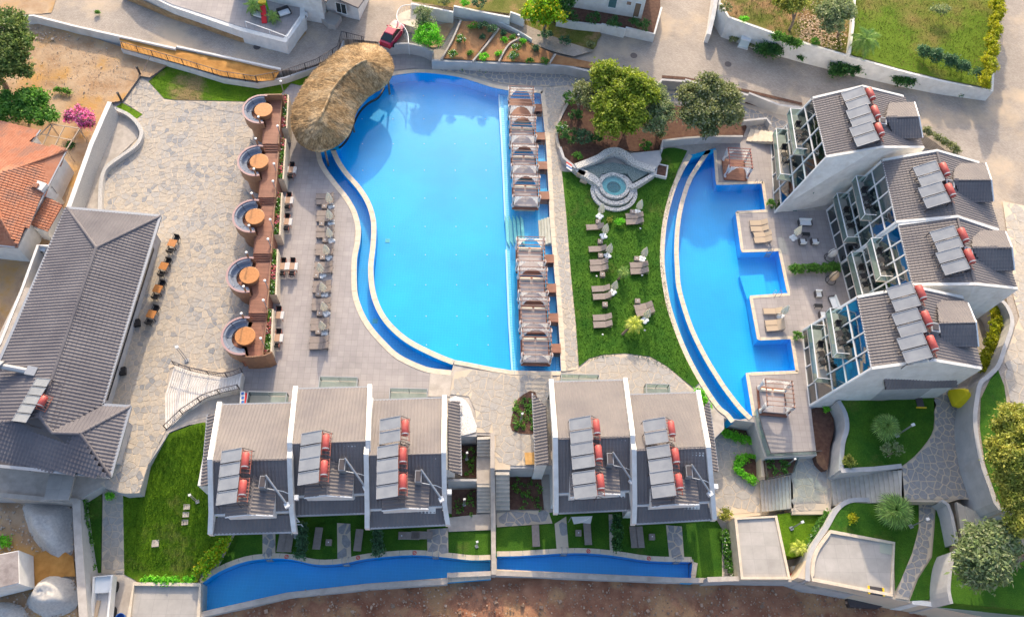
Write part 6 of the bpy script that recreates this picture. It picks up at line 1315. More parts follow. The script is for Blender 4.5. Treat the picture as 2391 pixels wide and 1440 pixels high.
for (x, y, a, m_, lb) in ((1936, 602, 20, 'whitefab', 'egg-shaped hanging chair under a pale cover beside the hedge'), (1939, 655, 35, 'beigefab', 'beige wicker hanging egg chair on a dark hoop stand')):
    t = thing('hanging_chair', lb, 'hanging chair', W(x, y, 0), R(a)); b = MB(); vs = []
    b.lathe((0, 0, .35), [(0, 0), (.35, .1), (.5, .45), (.48, .85), (.3, 1.25), (.08, 1.4), (0, 1.4)], 16, sy=.8); b.build('pod', X[m_], t, smooth=True)
    b = MB(); b.path([(.55*math.cos(R(q)), .55*math.sin(R(q)), .03) for q in range(0, 361, 30)], .035); b.path([(-.55, 0, .03), (-.75, 0, .9), (-.55, 0, 1.7), (0, 0, 1.95)], .035); b.build('stand', X['black'], t)
# ---- curved white timber stairs
st = thing('white_stairs', 'wide curved whitewashed plank stairs in the lower left of the plaza', 'stairs', W(470, 920, 0))
LT = smooth([(408, 852), (436, 863), (458, 869), (483, 874), (506, 878), (532, 880), (566, 869)], 4); LB = smooth([(386, 1002), (410, 985), (432, 962), (455, 945), (480, 928), (520, 915), (560, 907)], 4)
def along(P, t):
    d = [math.dist(a, b_) for a, b_ in zip(P[:-1], P[1:])]; s = sum(d)*t
    for i, q in enumerate(d):
        if s <= q or i == len(d)-1: return tuple(P[i][j]+(P[i+1][j]-P[i][j])*min(1, s/q) for j in (0, 1))
        s -= q
NS = 30
for k in range(NS):
    t0, t1 = k/NS, (k+.86)/NS; z = .06+.04*k; a, b1, c, d = along(LT, t0), along(LT, t1), along(LB, t1), along(LB, t0)
    m0 = ((a[0]+d[0])/2-12*(1-t0), (a[1]+d[1])/2-4); m1 = ((b1[0]+c[0])/2-12*(1-t1), (b1[1]+c[1])/2-4)
    MB().prism([W(*q, z) for q in (a, b1, m1, c, d, m0)], -.05).build('step', X['plank_w'], st, world=True)
def railing(lab, pts, z, h=1.0, m='metal_d', step=.32, scroll=False, name='railing', cat='railing', posts=1.9):
    P = PP(pts, z); L = P[0].copy(); o = thing(name, lab, cat, L); b, c, b2 = MB(), MB(), MB()
    def po(p): MB().beam(p, p+Vector((0, 0, h+.05)), .07).build('post', X[m], o, world=True)
    for p, q in zip(P[:-1], P[1:]):
        b.beam(p+Vector((0, 0, h)), q+Vector((0, 0, h)), .06, .05); b2.beam(p+Vector((0, 0, .12)), q+Vector((0, 0, .12)), .04, .04); n = max(1, int((q-p).length/step)); d = (q-p)/n
        for k in range(n): r = p+d*k; c.beam(r+Vector((0, 0, .12)), r+Vector((0, 0, h))+(d*.6 if scroll and k % 2 else Vector()), .022)
    acc = 0
    for p, q in zip(P[:-1], P[1:]):
        L_ = (q-p).length; s = -acc
        while s+posts <= L_: s += posts; po(p.lerp(q, s/L_))
        acc = L_-s
    for p in (P[0], P[-1]): po(p)
    b.build('handrail', X[m], o, world=True); b2.build('bottom_rail', X[m], o, world=True); tag(c.build('bars', X[m], o, world=True), kind='stuff'); return o
zst = lambda x, y: .1+1.2*clamp((x-400)/165)
railing('black railing with leaning posts along the upper edge of the white stairs', LT, zst, 1.0); railing('ornate scrolled black railing along the lower edge of the white stairs', [(390, 1003), (430, 964), (480, 931), (520, 917), (560, 908)], zst, 1.1, step=.2, scroll=True)
railing('thin dark fence along the white wall above the long grass strip', [(290, 114), (340, 129), (440, 157), (520, 182), (600, 194)], .9, 1.1, step=.5)
railing('black fence on the wall beside the curved lane', [(602, 193), (665, 181), (740, 155), (790, 125), (800, 90), (850, 102)], .9, 1.1, step=.25)
# entrance posts and gate bars
for x, y, lb in ((328.6, 176, 'upper dark round gate post at the corner of the plaza'), (285, 237, 'lower dark round gate post by the small grass patch')): t = thing('gate_post', lb, 'gate post', W(x, y, 0)); MB().tube((0, 0, 0), (0, 0, 1.35), .13, n=12).build('pole', X['metal_d'], t); MB().tube((0, 0, 1.35), (0, 0, 1.4), .15, n=12).build('cap', X['black'], t)
t = thing('gate', 'open frame gate of thin dark bars between the two round posts', 'gate', W(307, 204, 0)); b = MB()
for z in (.1, 1.2): b.beam(W(328, 177, z), W(285, 237, z), .05)
b.beam(W(307, 205, .1), W(307, 205, 1.2), .06); b.build('bar', X['metal_d'], t, world=True)
t = thing('gate', 'long thin dark gate bars across the dirt near the wall', 'gate', W(340, 150, 0)); b = MB()
for z in (.1, 1.2): b.beam(W(333, 170, z), W(352, 128, z), .05)
b.build('bar', X['metal_d'], t, world=True)
# ---- thatched bar roof
OUT = smooth([(850, 102), (883, 108), (907, 127), (918, 150), (917, 170), (900, 197), (870, 217), (847, 237), (830, 263), (823, 293), (810, 317), (787, 337), (757, 350), (727, 348), (700, 333), (687, 313), (680, 287), (683, 253), (693, 227), (710, 197), (733, 167), (763, 140), (793, 117), (820, 105)], 5, True)
RDG = smooth([(856, 143), (838, 151), (820, 163), (793, 190), (773, 217), (763, 243), (747, 276)], 5)
th = thing('thatched_bar_roof', 'large kidney-shaped thatched roof over the pool bar', 'thatched roof', W(800, 230, 0)); L = th.location
Po = [W(x, y, 2.6) for x, y in OUT]; Rg = [W(x, y, 4.6) for x, y in RDG]; n = len(Po)
def near(p): 
    best = None
    for a, c in zip(Rg[:-1], Rg[1:]):
        d = c-a; t = clamp(((p.x-a.x)*d.x+(p.y-a.y)*d.y)/(d.x**2+d.y**2)); q = a+d*t; e = (q.x-p.x)**2+(q.y-p.y)**2
        if best is None or e < best[0]: best = (e, q)
    return best[1]
Nr = [near(p) for p in Po]
for _ in range(6): Nr = [(Nr[i-1]+Nr[i]*2+Nr[(i+1) % n])/4 for i in range(n)]
from mathutils import noise as MN
def surf(i, t):          # t 0 eave .. 1 ridge
    i0 = int(i) % n; f = i-int(i); p = Po[i0].lerp(Po[(i0+1) % n], f); q = Nr[i0].lerp(Nr[(i0+1) % n], f); r = p.lerp(q, t); r.z = 2.6+2.0*(max(t, 0)**.78); r.z += .13*MN.noise(Vector((r.x*.9, r.y*.9, 0)))+.06*MN.noise(Vector((r.x*3, r.y*3, 1)))
    return r
b = MB(); J = 14; vs = [surf(i, -.0)+Vector((0, 0, -.28)) for i in range(n)]
for j in range(J+1): vs += [surf(i, j/J) for i in range(n)]
b.add(vs, [(j*n+i, j*n+(i+1) % n, (j+1)*n+(i+1) % n, (j+1)*n+i) for j in range(J+1) for i in range(n)]); b.add([surf(i, 0)+Vector((0, 0, -.29)) for i in range(n)], [tuple(range(n))[::-1]]); b.build('thatch', X['thatch'], th, world=True, smooth=True)
g = random.Random(4); b = MB(); V, F = b.v, b.f
for _ in range(42000):
    i, t = g.random()*n, g.random()**.8*1.0; l = g.uniform(.35, .9)/max(1.5, (Po[int(i) % n]-Nr[int(i) % n]).length); a = surf(i, t); c = surf(i+g.uniform(-.25, .25), t-l) if t-l > -.04 else surf(i, 0)+Vector((g.uniform(-.06, .06), g.uniform(-.06, .06), -.3))
    d = (c-a); s = d.cross(Vector((0, 0, 1))); s = s.normalized()*g.uniform(.014, .035) if s.length > 1e-5 else Vector((.02, 0, 0)); u = Vector((0, 0, g.uniform(.03, .10))); o = len(V)
    V += [tuple(a-s+u*.4-L), tuple(a+s+u*.4-L), tuple(c+s+u-L), tuple(c-s+u-L)]; F.append((o, o+1, o+2, o+3))
tag(b.build('straw', X['thatch'], th), kind='stuff')
b = MB(); rp_ = [p+Vector((0, 0, .12+.03*MN.noise(p*3))) for p in Rg]
for a, c in zip(rp_[:-1], rp_[1:]): b.tube(a, c, .13, n=7)
b.build('ridge_roll', X['thatch'], th, world=True)
for k in range(0, n, 20): 
    p = Po[k].lerp(Nr[k], .22); MB().tube((p.x, p.y, -.9), (p.x, p.y, 2.8), .12, n=8).build('post', X['trunk'], th, world=True)
bb = thing('pool_bar', 'curved timber bar counter below the thatched roof', 'bar', W(780, 260, 0)); b = MB(); wallgeo(b, PP(smooth([(740, 300), (760, 262), (790, 225), (825, 190), (860, 165)], 4), 1.1), .6, 0); b.build('counter', X['drum'], bb, world=True); b = MB(); wallgeo(b, PP(smooth([(738, 300), (760, 262), (790, 225), (825, 190), (862, 165)], 4), 1.16), .8, 1.105); b.build('counter_top', X['cream'], bb, world=True)
# ---- spa
sp = thing('hot_tub', 'round hot tub with teal water and cobbled rims beside the tree bed', 'hot tub', W(1434, 434, 0)); c = W(1434, 434, .5); c.z = 0
def ring(name, r0, r1, z0, z1, m, cx=0, cy=0): 
    b = MB(); k = 40; b.lathe((cx, cy, 0), [(r0, z0), (r1, z0), (r1, z1), (r0, z1), (r0, z0)], k); b.f = [f for f in b.f if len(f) == 4]; b.v = [(v[0]+c.x-sp.location.x, v[1]+c.y-sp.location.y, v[2]) for v in b.v]; return b.build(name, m, sp)
ring('rim', 1.36, 1.75, -.4, .62, X['cobble']); ring('step', 1.75, 2.25, 0, .42, X['cobble'], 0, -.25); ring('step', 2.2, 2.62, 0, .24, X['cobble'], 0, -.55); ring('bowl_seat', .78, 1.36, .0, .26, X['teal'])
ring('bowl_floor', 0.0, .8, .04, .07, mat('deep teal', (.01, .20, .22))); ring('water', 0.0, 1.36, .44, .45, X['water'])
b = MB(); wallgeo(b, PP(smooth([(1345, 388), (1372, 378), (1400, 366), (1418, 354), (1440, 350), (1462, 360), (1478, 376), (1500, 386), (1530, 395)], 4), 1.0), .75, 0); b.build('cobble_wall', X['cobble'], sp, world=True)
MB().prism(PP([(1352, 395), (1400, 384), (1430, 379), (1470, 388), (1515, 403), (1478, 425), (1465, 405), (1405, 405), (1393, 425)], .55), 0).build('cobble_fan', X['cobble_g'], sp, world=True)
MB().prism(PP(smooth([(1330, 385), (1345, 400), (1392, 430), (1400, 436), (1404, 424), (1390, 410), (1350, 388)], 2), .75), 0).build('cobble_shoulder', X['cobble'], sp, world=True); MB().prism(PP([(1466, 436), (1480, 428), (1522, 405), (1532, 396), (1530, 408), (1500, 428), (1478, 440)], .75), 0).build('cobble_shoulder', X['cobble'], sp, world=True)
MB().prism(PP([(1472, 358), (1540, 351), (1545, 372), (1532, 394), (1500, 384), (1480, 372)], .9), 0).build('side_slab', X['greywall'], sp, world=True)
wall('spa_wall', 'sloping grey wall stub with painted flag boards left of the hot tub', [(1308, 343), (1316, 368), (1345, 392)], .9, 0, .3, X['greywall'])
t = thing('flag_board', 'small board with red, white and blue stripes on the wall left of the hot tub', 'sign', W(1333, 388, .95)); 
for k, m_ in enumerate(('red', 'white', 'blue', 'white')): MB().box(-.2+.0*k, .25-.22*k, .02, .75, .2, .03, R(-40)).build('stripe', X[m_], t)
for k, (x, y, w_, h_) in enumerate(((1356, 412, .85, .75), (1363, 424, .8, .3))): tag(MB().box(*W(x, y, 0)[:2], 0, w_, .6, h_, R(-25)).build('teak_box', X['beigefab']), ('taller', 'lower')[k]+' beige wooden step box left of the hot tub', 'wooden step', 'wooden steps beside the hot tub')
p = W(1545, 398, .4); t = thing('stone_planter', 'small square white planter with soil right of the hot tub', 'planter', (p.x, p.y, 0), R(-12)); b = MB(); wallgeo(b, [Vector((x, y, .45)) for x, y in ((-.6, -.8), (.6, -.8), (.6, .8), (-.6, .8))], .2, 0, True); b.build('planter_box', X['white'], t); MB().box(0, 0, 0, 1.1, 1.5, .35).build('soil', X['mulch'], t)
# small garden lights
gl_ = thing('garden_light', 'x', 'garden light'); MB().tube((0, 0, 0), (0, 0, .25), .03, n=6).build('stem', X['metal_d'], gl_); MB().lathe((0, 0, .25), [(.08, 0), (.10, .08), (0, .14)], 10).build('lens', X['lamp_w'], gl_)
for x, y, lb in ((1392, 648, 'left of the closed pair table'), (1494, 537, 'below the top right pair'), (1498, 646, 'below the middle right pair'), (1406, 784, 'below the lowest left pair'), (1504, 774, 'below the tilted pair')): place(gl_, W(x, y, .05), 0, 'tiny garden spotlight on the lawn %s' % lb, 'tiny spotlights on the spa lawn')
# ---- pool ladders
ld = thing('pool_ladder', 'x', 'pool ladder'); 
for s in (-1, 1): MB().path([(s*.27, .45, 0), (s*.27, .4, .75), (s*.27, .15, .9), (s*.27, -.08, .7), (s*.27, -.12, -1.0)], .025).build('handrail', X['metal_g'], ld)
for k in range(3): MB().box(0, -.12, -.25-.28*k, .5, .1, .03).build('rung', X['metal_g'], ld)
for x, y, z, a, lb in ((628, 1303, -2.95, 2, 'in front of the first stone path at the long narrow pool'), (808, 1314, -2.95, 4, 'in front of the second stone path at the long narrow pool'), (1017, 1297, -2.95, 0, 'in front of the third stone path at the long narrow pool'), (1317, 1290, -2.95, 0, 'at the left of the eastern narrow pool'), (1581, 1309, -2.95, 0, 'at the right of the eastern narrow pool'), (1768, 428, .03, 180, 'at the north bay of the crescent pool'), (1796, 588, .03, 0, 'at the middle bay of the crescent pool'), (1812, 686, .03, 180, 'beside the lower peninsula of the crescent pool')):
    place(ld, W(x, y, z), R(a), 'steel pool ladder %s' % lb, 'steel pool ladders')
# no-swimming roundels painted on the coping
for k, (x, y) in enumerate([(669, 1299), (836, 1301), (968, 1290), (1374, 1286), (1515, 1303)]):
    p = W(x, y, -2.965); t = thing('no_diving_sign', 'red no-diving roundel, %s from the left on the narrow pool coping' % ORD[k], 'sign', p, group='no-diving roundels on the coping')
    b = MB(); b.lathe((0, 0, 0), [(.12, 0), (.18, 0), (.18, .012), (.12, .012), (.12, 0)], 24); b.f = [f for f in b.f if len(f) == 4]; b.build('ring', X['red'], t); MB().box(0, 0, 0, .30, .045, .014, R(45)).build('bar', X['red'], t)
# ---- garden lamps
gla = thing('garden_lamp', 'x', 'lamp'); MB().box(0, 0, 0, .34, .34, .04).build('base', X['metal_g'], gla)
for s in (-1, 1): MB().box(s*.08, 0, 0, .04, .09, 2.6).build('pole', X['post'], gla)
MB().box(0, 0, 2.6, .26, .22, .12).build('lamp_head', X['lamp_w'], gla)
for x, y, z, s, lb in ((2094, 1016, 1.5, 1.15, 'tall grey lamp beside the fan palm on the upper palm lawn'), (2127, 1228, .35, 1.1, 'dark lamp right of the lower fan palm by the path'), (1848, 1233, -1.35, 1, 'grey lamp on the walled lawn left of the curved terrace'), (436, 841, .05, 1.15, 'leaning lamp at the top of the white plank stairs'), (461, 1171, -1.4, .9, 'lamp on the south-west lawn'), (1837, 1086, -1, .8, 'lamp in the glass-sided planter'), (1090, 1072, -2.1, .8, 'lamp in the upper sunken planter'), (1084, 1178, -2.9, .8, 'lamp in the lower sunken planter'), (1113, 1275, -2.95, .8, 'lamp on the grass left of the dividing wall'), (1216, 983, .05, .8, 'white lamp in the planted bed of the middle paving'), (1076, 965, .05, .9, 'lamp on the white pebble bed'), (1208, 113, 1.2, .8, 'lamp beside the orange beds')):
    place(gla, W(x, y, z), R(20), lb, 'slim double-post garden lamps', s)
# ---- glass rails of the lower terrace
t = thing('glass_railing', 'tall glass railing on the west and south edge of the lower villa terrace', 'railing', W(1775, 1010, 0)); P = PP([(1760, 962), (1772, 1010), (1790, 1066), (1908, 1060)], 0.0); r_ = MB()
for a, c in zip(P[:-1], P[1:]):
    MB().add([a, c, c+Vector((0, 0, 1.1)), a+Vector((0, 0, 1.1))], [(0, 1, 2, 3)]).build('glass_panel', X['rail'], t, world=True); r_.beam(a+Vector((0, 0, 1.12)), c+Vector((0, 0, 1.12)), .06)
r_.build('handrail', X['metal_d'], t, world=True)
t = thing('glass_planter', 'glass-sided planter box below the terrace beside the pale steps', 'planter', W(1820, 1090, -1)); P = PP([(1786, 1072), (1862, 1068), (1850, 1105), (1790, 1118)], -.6)
MB().prism([Vector((p.x, p.y, -.75)) for p in P], -1.02).build('soil', X['mulch'], t, world=True)
for a, c in zip(P, P[1:]+P[:1]): MB().add([Vector((a.x, a.y, -1)), Vector((c.x, c.y, -1)), Vector((c.x, c.y, -.1)), Vector((a.x, a.y, -.1))], [(0, 1, 2, 3)]).build('glass_panel', X['rail'], t, world=True)
# ---- flat roofed blocks in the south east
for nm, lb, q, zt in (('plant_room', 'rectangular flat-roofed plant room with a cream parapet in the lower right', [(1718, 1210), (1812, 1205), (1843, 1349), (1733, 1349)], -.6), ('curved_terrace_roof', 'fan-shaped flat screed terrace with cream parapet in the lower right', smooth([(1897, 1352), (1900, 1310), (1912, 1278), (1940, 1240)], 3)+[(2088, 1267), (2082, 1388)], .5)):
    o = thing(nm, lb, 'flat roof', W(*q[0], -3)); P = PP(q, zt); MB().prism([Vector((p.x, p.y, zt-.15)) for p in P], -4.5).build('roof_slab', X['greyroof'], o, world=True); b = MB(); wallgeo(b, P, .3, -4.5, True); b.build('parapet', X['cream'], o, world=True)
wall('curved_wall', 'grey curved wall hugging the left side of the fan-shaped terrace', smooth([(1886, 1355), (1888, 1310), (1902, 1272), (1930, 1230), (1955, 1188), (1985, 1168), (2030, 1166)], 4), .35, -4.5, .3, X['greywall'], capm=X['greywall'])
MB().prism(PP([(2055, 1262), (2085, 1270), (2083, 1295), (2054, 1289)], .37), .33).build('hatch', mat('pale green screed', (.42, .44, .36))); tag(bpy.data.objects['hatch'], 'pale greenish rectangle panel in the corner of the fan-shaped terrace', 'hatch')
def truck_seat(): pass
for lb, p, a in (('two yellow bars with a grey mat at the foot of the fan-shaped terrace', W(2045, 1379, .36), R(-8)), ('two yellow bars with a grey mat beside the southern glass villa', W(2147, 937, 1.55), R(90)), ('two yellow bars with a grey mat by the restaurant canopy', W(178, 1160, -1.2), 0)):
    t = thing('wheel_stop', lb, 'ramp', p, a); MB().box(0, 0, 0, 1.1, .7, .05).build('mat', X['metal_d'], t)
    for s in (-1, 1): MB().box(s*.65 if a != R(90) else s*.65, 0, 0, .14, 1.0 if a == R(90) else .7, .12).build('bar', X['yellowp'], t)
slab('dark_shed_roof', [(1978, 1392), (2035, 1402), (2062, 1414), (2050, 1420), (1985, 1416)], -3.3, -4.5, X['metal_d'], 'dark flat metal roof leaning against the outside of the perimeter wall', 'shed roof')
# gas bottle crate and red bin in the service corner
t = thing('machine', 'white and blue pump unit in the service corner', 'pump', W(1853, 1330, -2.9)); MB().box(0, 0, .1, .7, .6, .55, .2).build('casing', X['plastic_w'], t); MB().tube((.5, -.3, .3), (.5, .4, .3), .12, n=10).build('motor', X['blue'], t)
tag(MB().lathe(W(1847, 1347, -2.9), [(.28, 0), (.33, .6), (0, .6)], 14).build('bin', X['red']), 'small red bin beside the pump unit', 'bin')
# ---- yellow covered parasol
p = W(2230, 936, 1.6); t = thing('covered_parasol', 'large folded bright yellow tarpaulin-covered parasol on the villa path', 'parasol', p, R(20)); b = MB(); n_ = 9; vs = []
for z, r in ((.15, .85), (.7, 1.0), (1.5, .75), (2.2, .35), (2.5, 0.02)):
    for k in range(n_): a = 2*math.pi*k/n_; rr = r*(1+(.14 if k % 2 else -.1)); vs.append((rr*math.cos(a)*.8, rr*math.sin(a)*1.1, z))
b.add(vs, [(j*n_+k, j*n_+(k+1) % n_, (j+1)*n_+(k+1) % n_, (j+1)*n_+k) for j in range(4) for k in range(n_)]); b.build('cover', X['yellow'], t); MB().tube((0, 0, 0), (0, 0, 2.6), .05).build('pole', X['metal_g'], t)
# ---- red car
car = thing('parked_car', 'crimson car parked nose up the lane beside the spiral stairs', 'car', W(918, 88, 1.2), R(-24)); b = MB()
prof = [(-2.05, .35, .62, .70), (-2.0, .80, .66, .72), (-1.4, .95, .78, .80), (-.9, .98, .82, .85), (-.55, 1.0, .84, .86), (.6, 1.0, .84, .86), (1.3, .96, .82, .84), (1.85, .92, .76, .78), (2.05, .70, .66, .70)]
vs = []
for y, zt, wt, wb in prof: vs += [(-wb, y, .28), (-wb, y, zt*.62), (-wt, y, zt), (-wt*.55, y, zt+.05), (wt*.55, y, zt+.05), (wt, y, zt), (wb, y, zt*.62), (wb, y, .28)]
fs = [tuple(range(8)), tuple(range(8*(len(prof)-1), 8*len(prof)))[::-1]]
for j in range(len(prof)-1):
    for k in range(8): fs.append((8*j+k, 8*j+(k+1) % 8, 8*j+8+(k+1) % 8, 8*j+8+k))
b.add(vs, fs); b.build('body', X['carred'], car, smooth=False)
b = MB(); b.add([(-.70, -1.75, .95), (.70, -1.75, .95), (.76, .85, 1.0), (-.76, .85, 1.0), (-.56, -1.0, 1.42), (.56, -1.0, 1.42), (.58, .15, 1.45), (-.58, .15, 1.45)], [(0, 1, 5, 4), (1, 2, 6, 5), (2, 3, 7, 6), (3, 0, 4, 7)]); b.build('windows', X['darkglass'], car)
MB().add([(-.56, -1.0, 1.43), (.56, -1.0, 1.43), (.58, .15, 1.46), (-.58, .15, 1.46), (-.50, -.9, 1.48), (.50, -.9, 1.48), (.52, .05, 1.50), (-.52, .05, 1.50)], [(4, 5, 6, 7), (0, 1, 5, 4), (1, 2, 6, 5), (2, 3, 7, 6), (3, 0, 4, 7)]).build('roof', X['carred'], car)
for s in (-1, 1):
    for y in (-1.3, 1.3): MB().tube((s*.70, y, .32), (s*.88, y, .32), .32, n=14).build('wheel', X['tyre'], car)
    MB().box(s*.62, 2.0, .55, .3, .1, .14).build('headlight', X['lamp_w'], car); MB().box(s*.98, .55, .9, .22, .1, .12).build('mirror', X['carred'], car); MB().box(s*.62, -2.03, .6, .3, .06, .14).build('tail_light', X['red'], car)
# ---- spiral stairs railing by the car
t = thing('curved_stair', 'curved cream landing with white railing beside the red car', 'stairs', W(950, 60, 1.2)); MB().prism(PP(smooth([(930, 35), (962, 22), (985, 30), (988, 62), (975, 66), (948, 58), (930, 50)], 3, True), 2.2), 1.1).build('landing', X['cream'], t, world=True)
P = PP(smooth([(962, 12), (940, 14), (928, 28), (928, 48), (943, 62), (952, 80), (954, 102)], 4), 3.0); b = MB(); b.path(P, .05); c_ = MB()
for p in P: c_.tube((p.x, p.y, 1.2), p, .02, n=5)
b.build('handrail', X['white_trim'], t, world=True); c_.build('bars', X['white_trim'], t, world=True)
# ---- terraced orange beds above the retaining wall
for k, q in enumerate([[(1075, 50), (1108, 50), (1160, 65), (1102, 141), (1032, 136)], [(1166, 68), (1213, 88), (1192, 100), (1176, 120), (1165, 142), (1110, 141)], [(1216, 90), (1292, 126), (1280, 148), (1170, 144), (1180, 122), (1196, 102)], [(1296, 128), (1390, 148), (1384, 160), (1286, 149)]]):
    sheet('terraced_bed', q, lambda x, y: 1.45+(141-y)*.006, X['bed'], grid=.6, jit=bumpy(.06, 1.1, 3))
for k, q in enumerate([[(1030, 138), (1055, 95), (1076, 47)], [(1104, 142), (1135, 105), (1165, 66)], [(1165, 143), (1178, 118), (1192, 100), (1215, 88)], [(1282, 149), (1297, 126)]]): wall('bed_kerb', 'narrow concrete kerb dividing the orange beds, %s from the left' % ORD[k], smooth(q, 3) if len(q) > 2 else q, lambda x, y: 1.65+(141-y)*.006, 1.1, .2, X['concrete'])
sheet('lane', smooth([(1000, 38), (1060, 42), (1120, 52), (1180, 68), (1240, 100), (1290, 120), (1340, 132)], 2)+smooth([(1390, 118), (1330, 100), (1260, 72), (1200, 48), (1140, 40), (1060, 30), (1000, 22)], 2), lambda x, y: 1.5, X['road'])
sheet('bare_bed', [(1008, 60), (1064, 52), (1030, 108), (1010, 112), (985, 100)], 1.3, X['dirt'], grid=.7, jit=bumpy(.08, 1, 2)); sheet('roundabout_bed', smooth([(1198, 46), (1240, 50), (1300, 55), (1400, 72), (1395, 95), (1385, 116), (1340, 105), (1290, 88), (1240, 70)], 2, True), 1.4, X['drygrass'])
wall('lane_wall', 'thin white curved wall along the inside of the lane', smooth([(1120, 43), (1150, 47), (1180, 58), (1210, 72), (1242, 91)], 4), 2.0, 1.2, .16, X['white'])
for lb, q in (('narrow soil strip at the foot of the pale retaining wall', [(1036, 152), (1078, 154), (1180, 160), (1320, 166), (1372, 173), (1372, 178), (1260, 170), (1036, 157)]), ('', [(1546, 200), (1660, 214), (1747, 236), (1835, 262), (1835, 268), (1747, 243), (1660, 221), (1546, 206)]), ('', [(1546, 176), (1600, 180), (1747, 210), (1873, 240), (1873, 246), (1747, 216), (1600, 186), (1546, 182)])):
    sheet('soil_strip', q, 1.26 if q[0] == (1546, 176) else .03, X['mulch'])
# ---- stairs at the north glass villa and by the olive
steps('stone_steps', 'cream fan-shaped steps between the tree bed and the northern glass villa', W(1830, 312, .9), W(1826, 332, .9), W(1752, 302, .05), W(1742, 330, .05), 7, X['cream'])
wall('stair_wall', 'low grey wall above the steps near the northern glass villa', [(1736, 282), (1790, 276), (1800, 290)], 1.0, 0, .25, X['greywall'])
steps('stone_steps', 'beige steps rising to the right above the olive tree', W(2232, 1172, 1.5), W(2245, 1262, 1.5), W(2316, 1210, 1.95), W(2316, 1275, 1.95), 4, X['concrete'], thick=.4); steps('stone_steps', 'long pale steps at the right edge under the pine branches', W(2318, 1210, 1.95), W(2318, 1275, 1.95), W(2440, 1216, 4.2), W(2440, 1290, 4.2), 12, X['concrete'])
wall('stair_wall', 'grey sloped wall left of the beige steps above the olive tree', [(2200, 1168), (2214, 1178), (2222, 1200), (2236, 1268)], 2.1, -1, .3, X['greywall'])
# ---- lorry
lo = thing('flatbed_truck', 'white open-backed truck body with a gas bottle inside at the bottom left', 'truck', W(243, 1395, -2.9)); q = [(219, 1346), (261, 1342), (251, 1445), (212, 1445)]; P = PP(q, -.9); b = MB(); wallgeo(b, P, .18, -1.9, True); b.build('side_board', X['white'], lo, world=True)
MB().prism([Vector((p.x, p.y, -1.6)) for p in P], -1.9).build('bed', X['whitefab'], lo, world=True); MB().prism([Vector((p.x, p.y, -1.15)) for p in (P[0], P[1], P[1].lerp(P[2], .38), P[0].lerp(P[3], .38))], -1.5).build('platform', X['plastic_w'], lo, world=True)
for u_, v_ in ((.12, .2), (.12, .8), (.88, .2), (.88, .8)):
    p = P[0].lerp(P[1], u_).lerp(P[3].lerp(P[2], u_), v_); MB().tube((p.x-.12, p.y, -2.45), (p.x+.12, p.y, -2.45), .45, n=14).build('wheel', X['tyre'], lo, world=True)
p = W(225, 1415, -1.2); t = thing('gas_bottle', 'beige gas bottle lying in the back of the white truck', 'gas bottle', (p.x, p.y, -1.45)); MB().tube((0, -.8, 0), (0, .5, 0), .16, n=12).build('cylinder', X['beigefab'], t); MB().tube((0, .5, 0), (0, .7, 0), .07, n=10).build('valve', X['metal_g'], t)
tag(MB().lathe(W(285, 1443, -2.8), [(.35, 0), (.4, .5), (.36, .5), (.34, .1), (0, .1)], 16).build('plastic_tub', X['blue']), 'blue plastic tub at the bottom edge near the white truck', 'tub')
# ---- plot: shed, heaps
sh = thing('concrete_shed', 'small flat-roofed white shed with rubble stone base in the building plot', 'shed', W(30, 1330, -1.5)); P = PP([(-60, 1305), (44, 1284), (46, 1362), (-60, 1388)], 1.6)
MB().prism(P, -1.0).build('wall', X['white'], sh, world=True); MB().prism([p+Vector((0, 0, .06)) for p in offset(P, .1)], 1.5).build('roof', mat('stained concrete roof', (.24, .20, .19), (.40, .35, .33), 1.2, .9, .5, 8), sh, world=True); Q = offset(P, .35); MB().prism([Vector((p.x, p.y, -.7)) for p in Q], -1.6).build('stone_base', X['rubblegrey'], sh, world=True)
def heap(lab, pts, z, h, m, seed):
    P = PP(smooth(pts, 3, True), z); cx = sum(p.x for p in P)/len(P); cy = sum(p.y for p in P)/len(P); n = len(P); vs = []; J = 14
    for j in range(J+1):
        t = j/J
        for p in P:
            x, y = p.x+(cx-p.x)*t, p.y+(cy-p.y)*t; s = min(1, t*1.5); zz = z+h*(s*s*(3-2*s))*(.85+.35*MN.noise(Vector((x*.35, y*.35, seed))))+.14*MN.fractal(Vector((x*1.6, y*1.6, seed)), .6, 2, 5)*min(1, t*3+.2); vs.append((x, y, zz-(.1 if j == 0 else 0)))
    b = MB(); b.add(vs, [(j*n+i, j*n+(i+1) % n, (j+1)*n+(i+1) % n, (j+1)*n+i) for j in range(J) for i in range(n)]); o = b.build('gravel_heap', m, smooth=True); return tag(o, lab, 'gravel heap', 'heaps of pale crushed stone', 'stuff')
heap('large spread heap of pale crushed stone along the north of the plot', [(55, 1172), (120, 1170), (165, 1178), (170, 1240), (168, 1290), (140, 1310), (110, 1295), (80, 1262), (60, 1225)], -1.35, 1.5, X['gravel'], 1)
heap('rounded heap of pale crushed stone at the bottom left', [(95, 1350), (130, 1338), (165, 1350), (182, 1385), (175, 1420), (130, 1440), (85, 1435), (60, 1410), (75, 1375)], -1.35, 1.9, X['gravel'], 2)
heap('small grey heap of crushed stone at the bottom left corner', [(-20, 1410), (20, 1405), (55, 1418), (62, 1445), (40, 1475), (-20, 1480)], -1.35, 1.0, X['gravel'], 3)
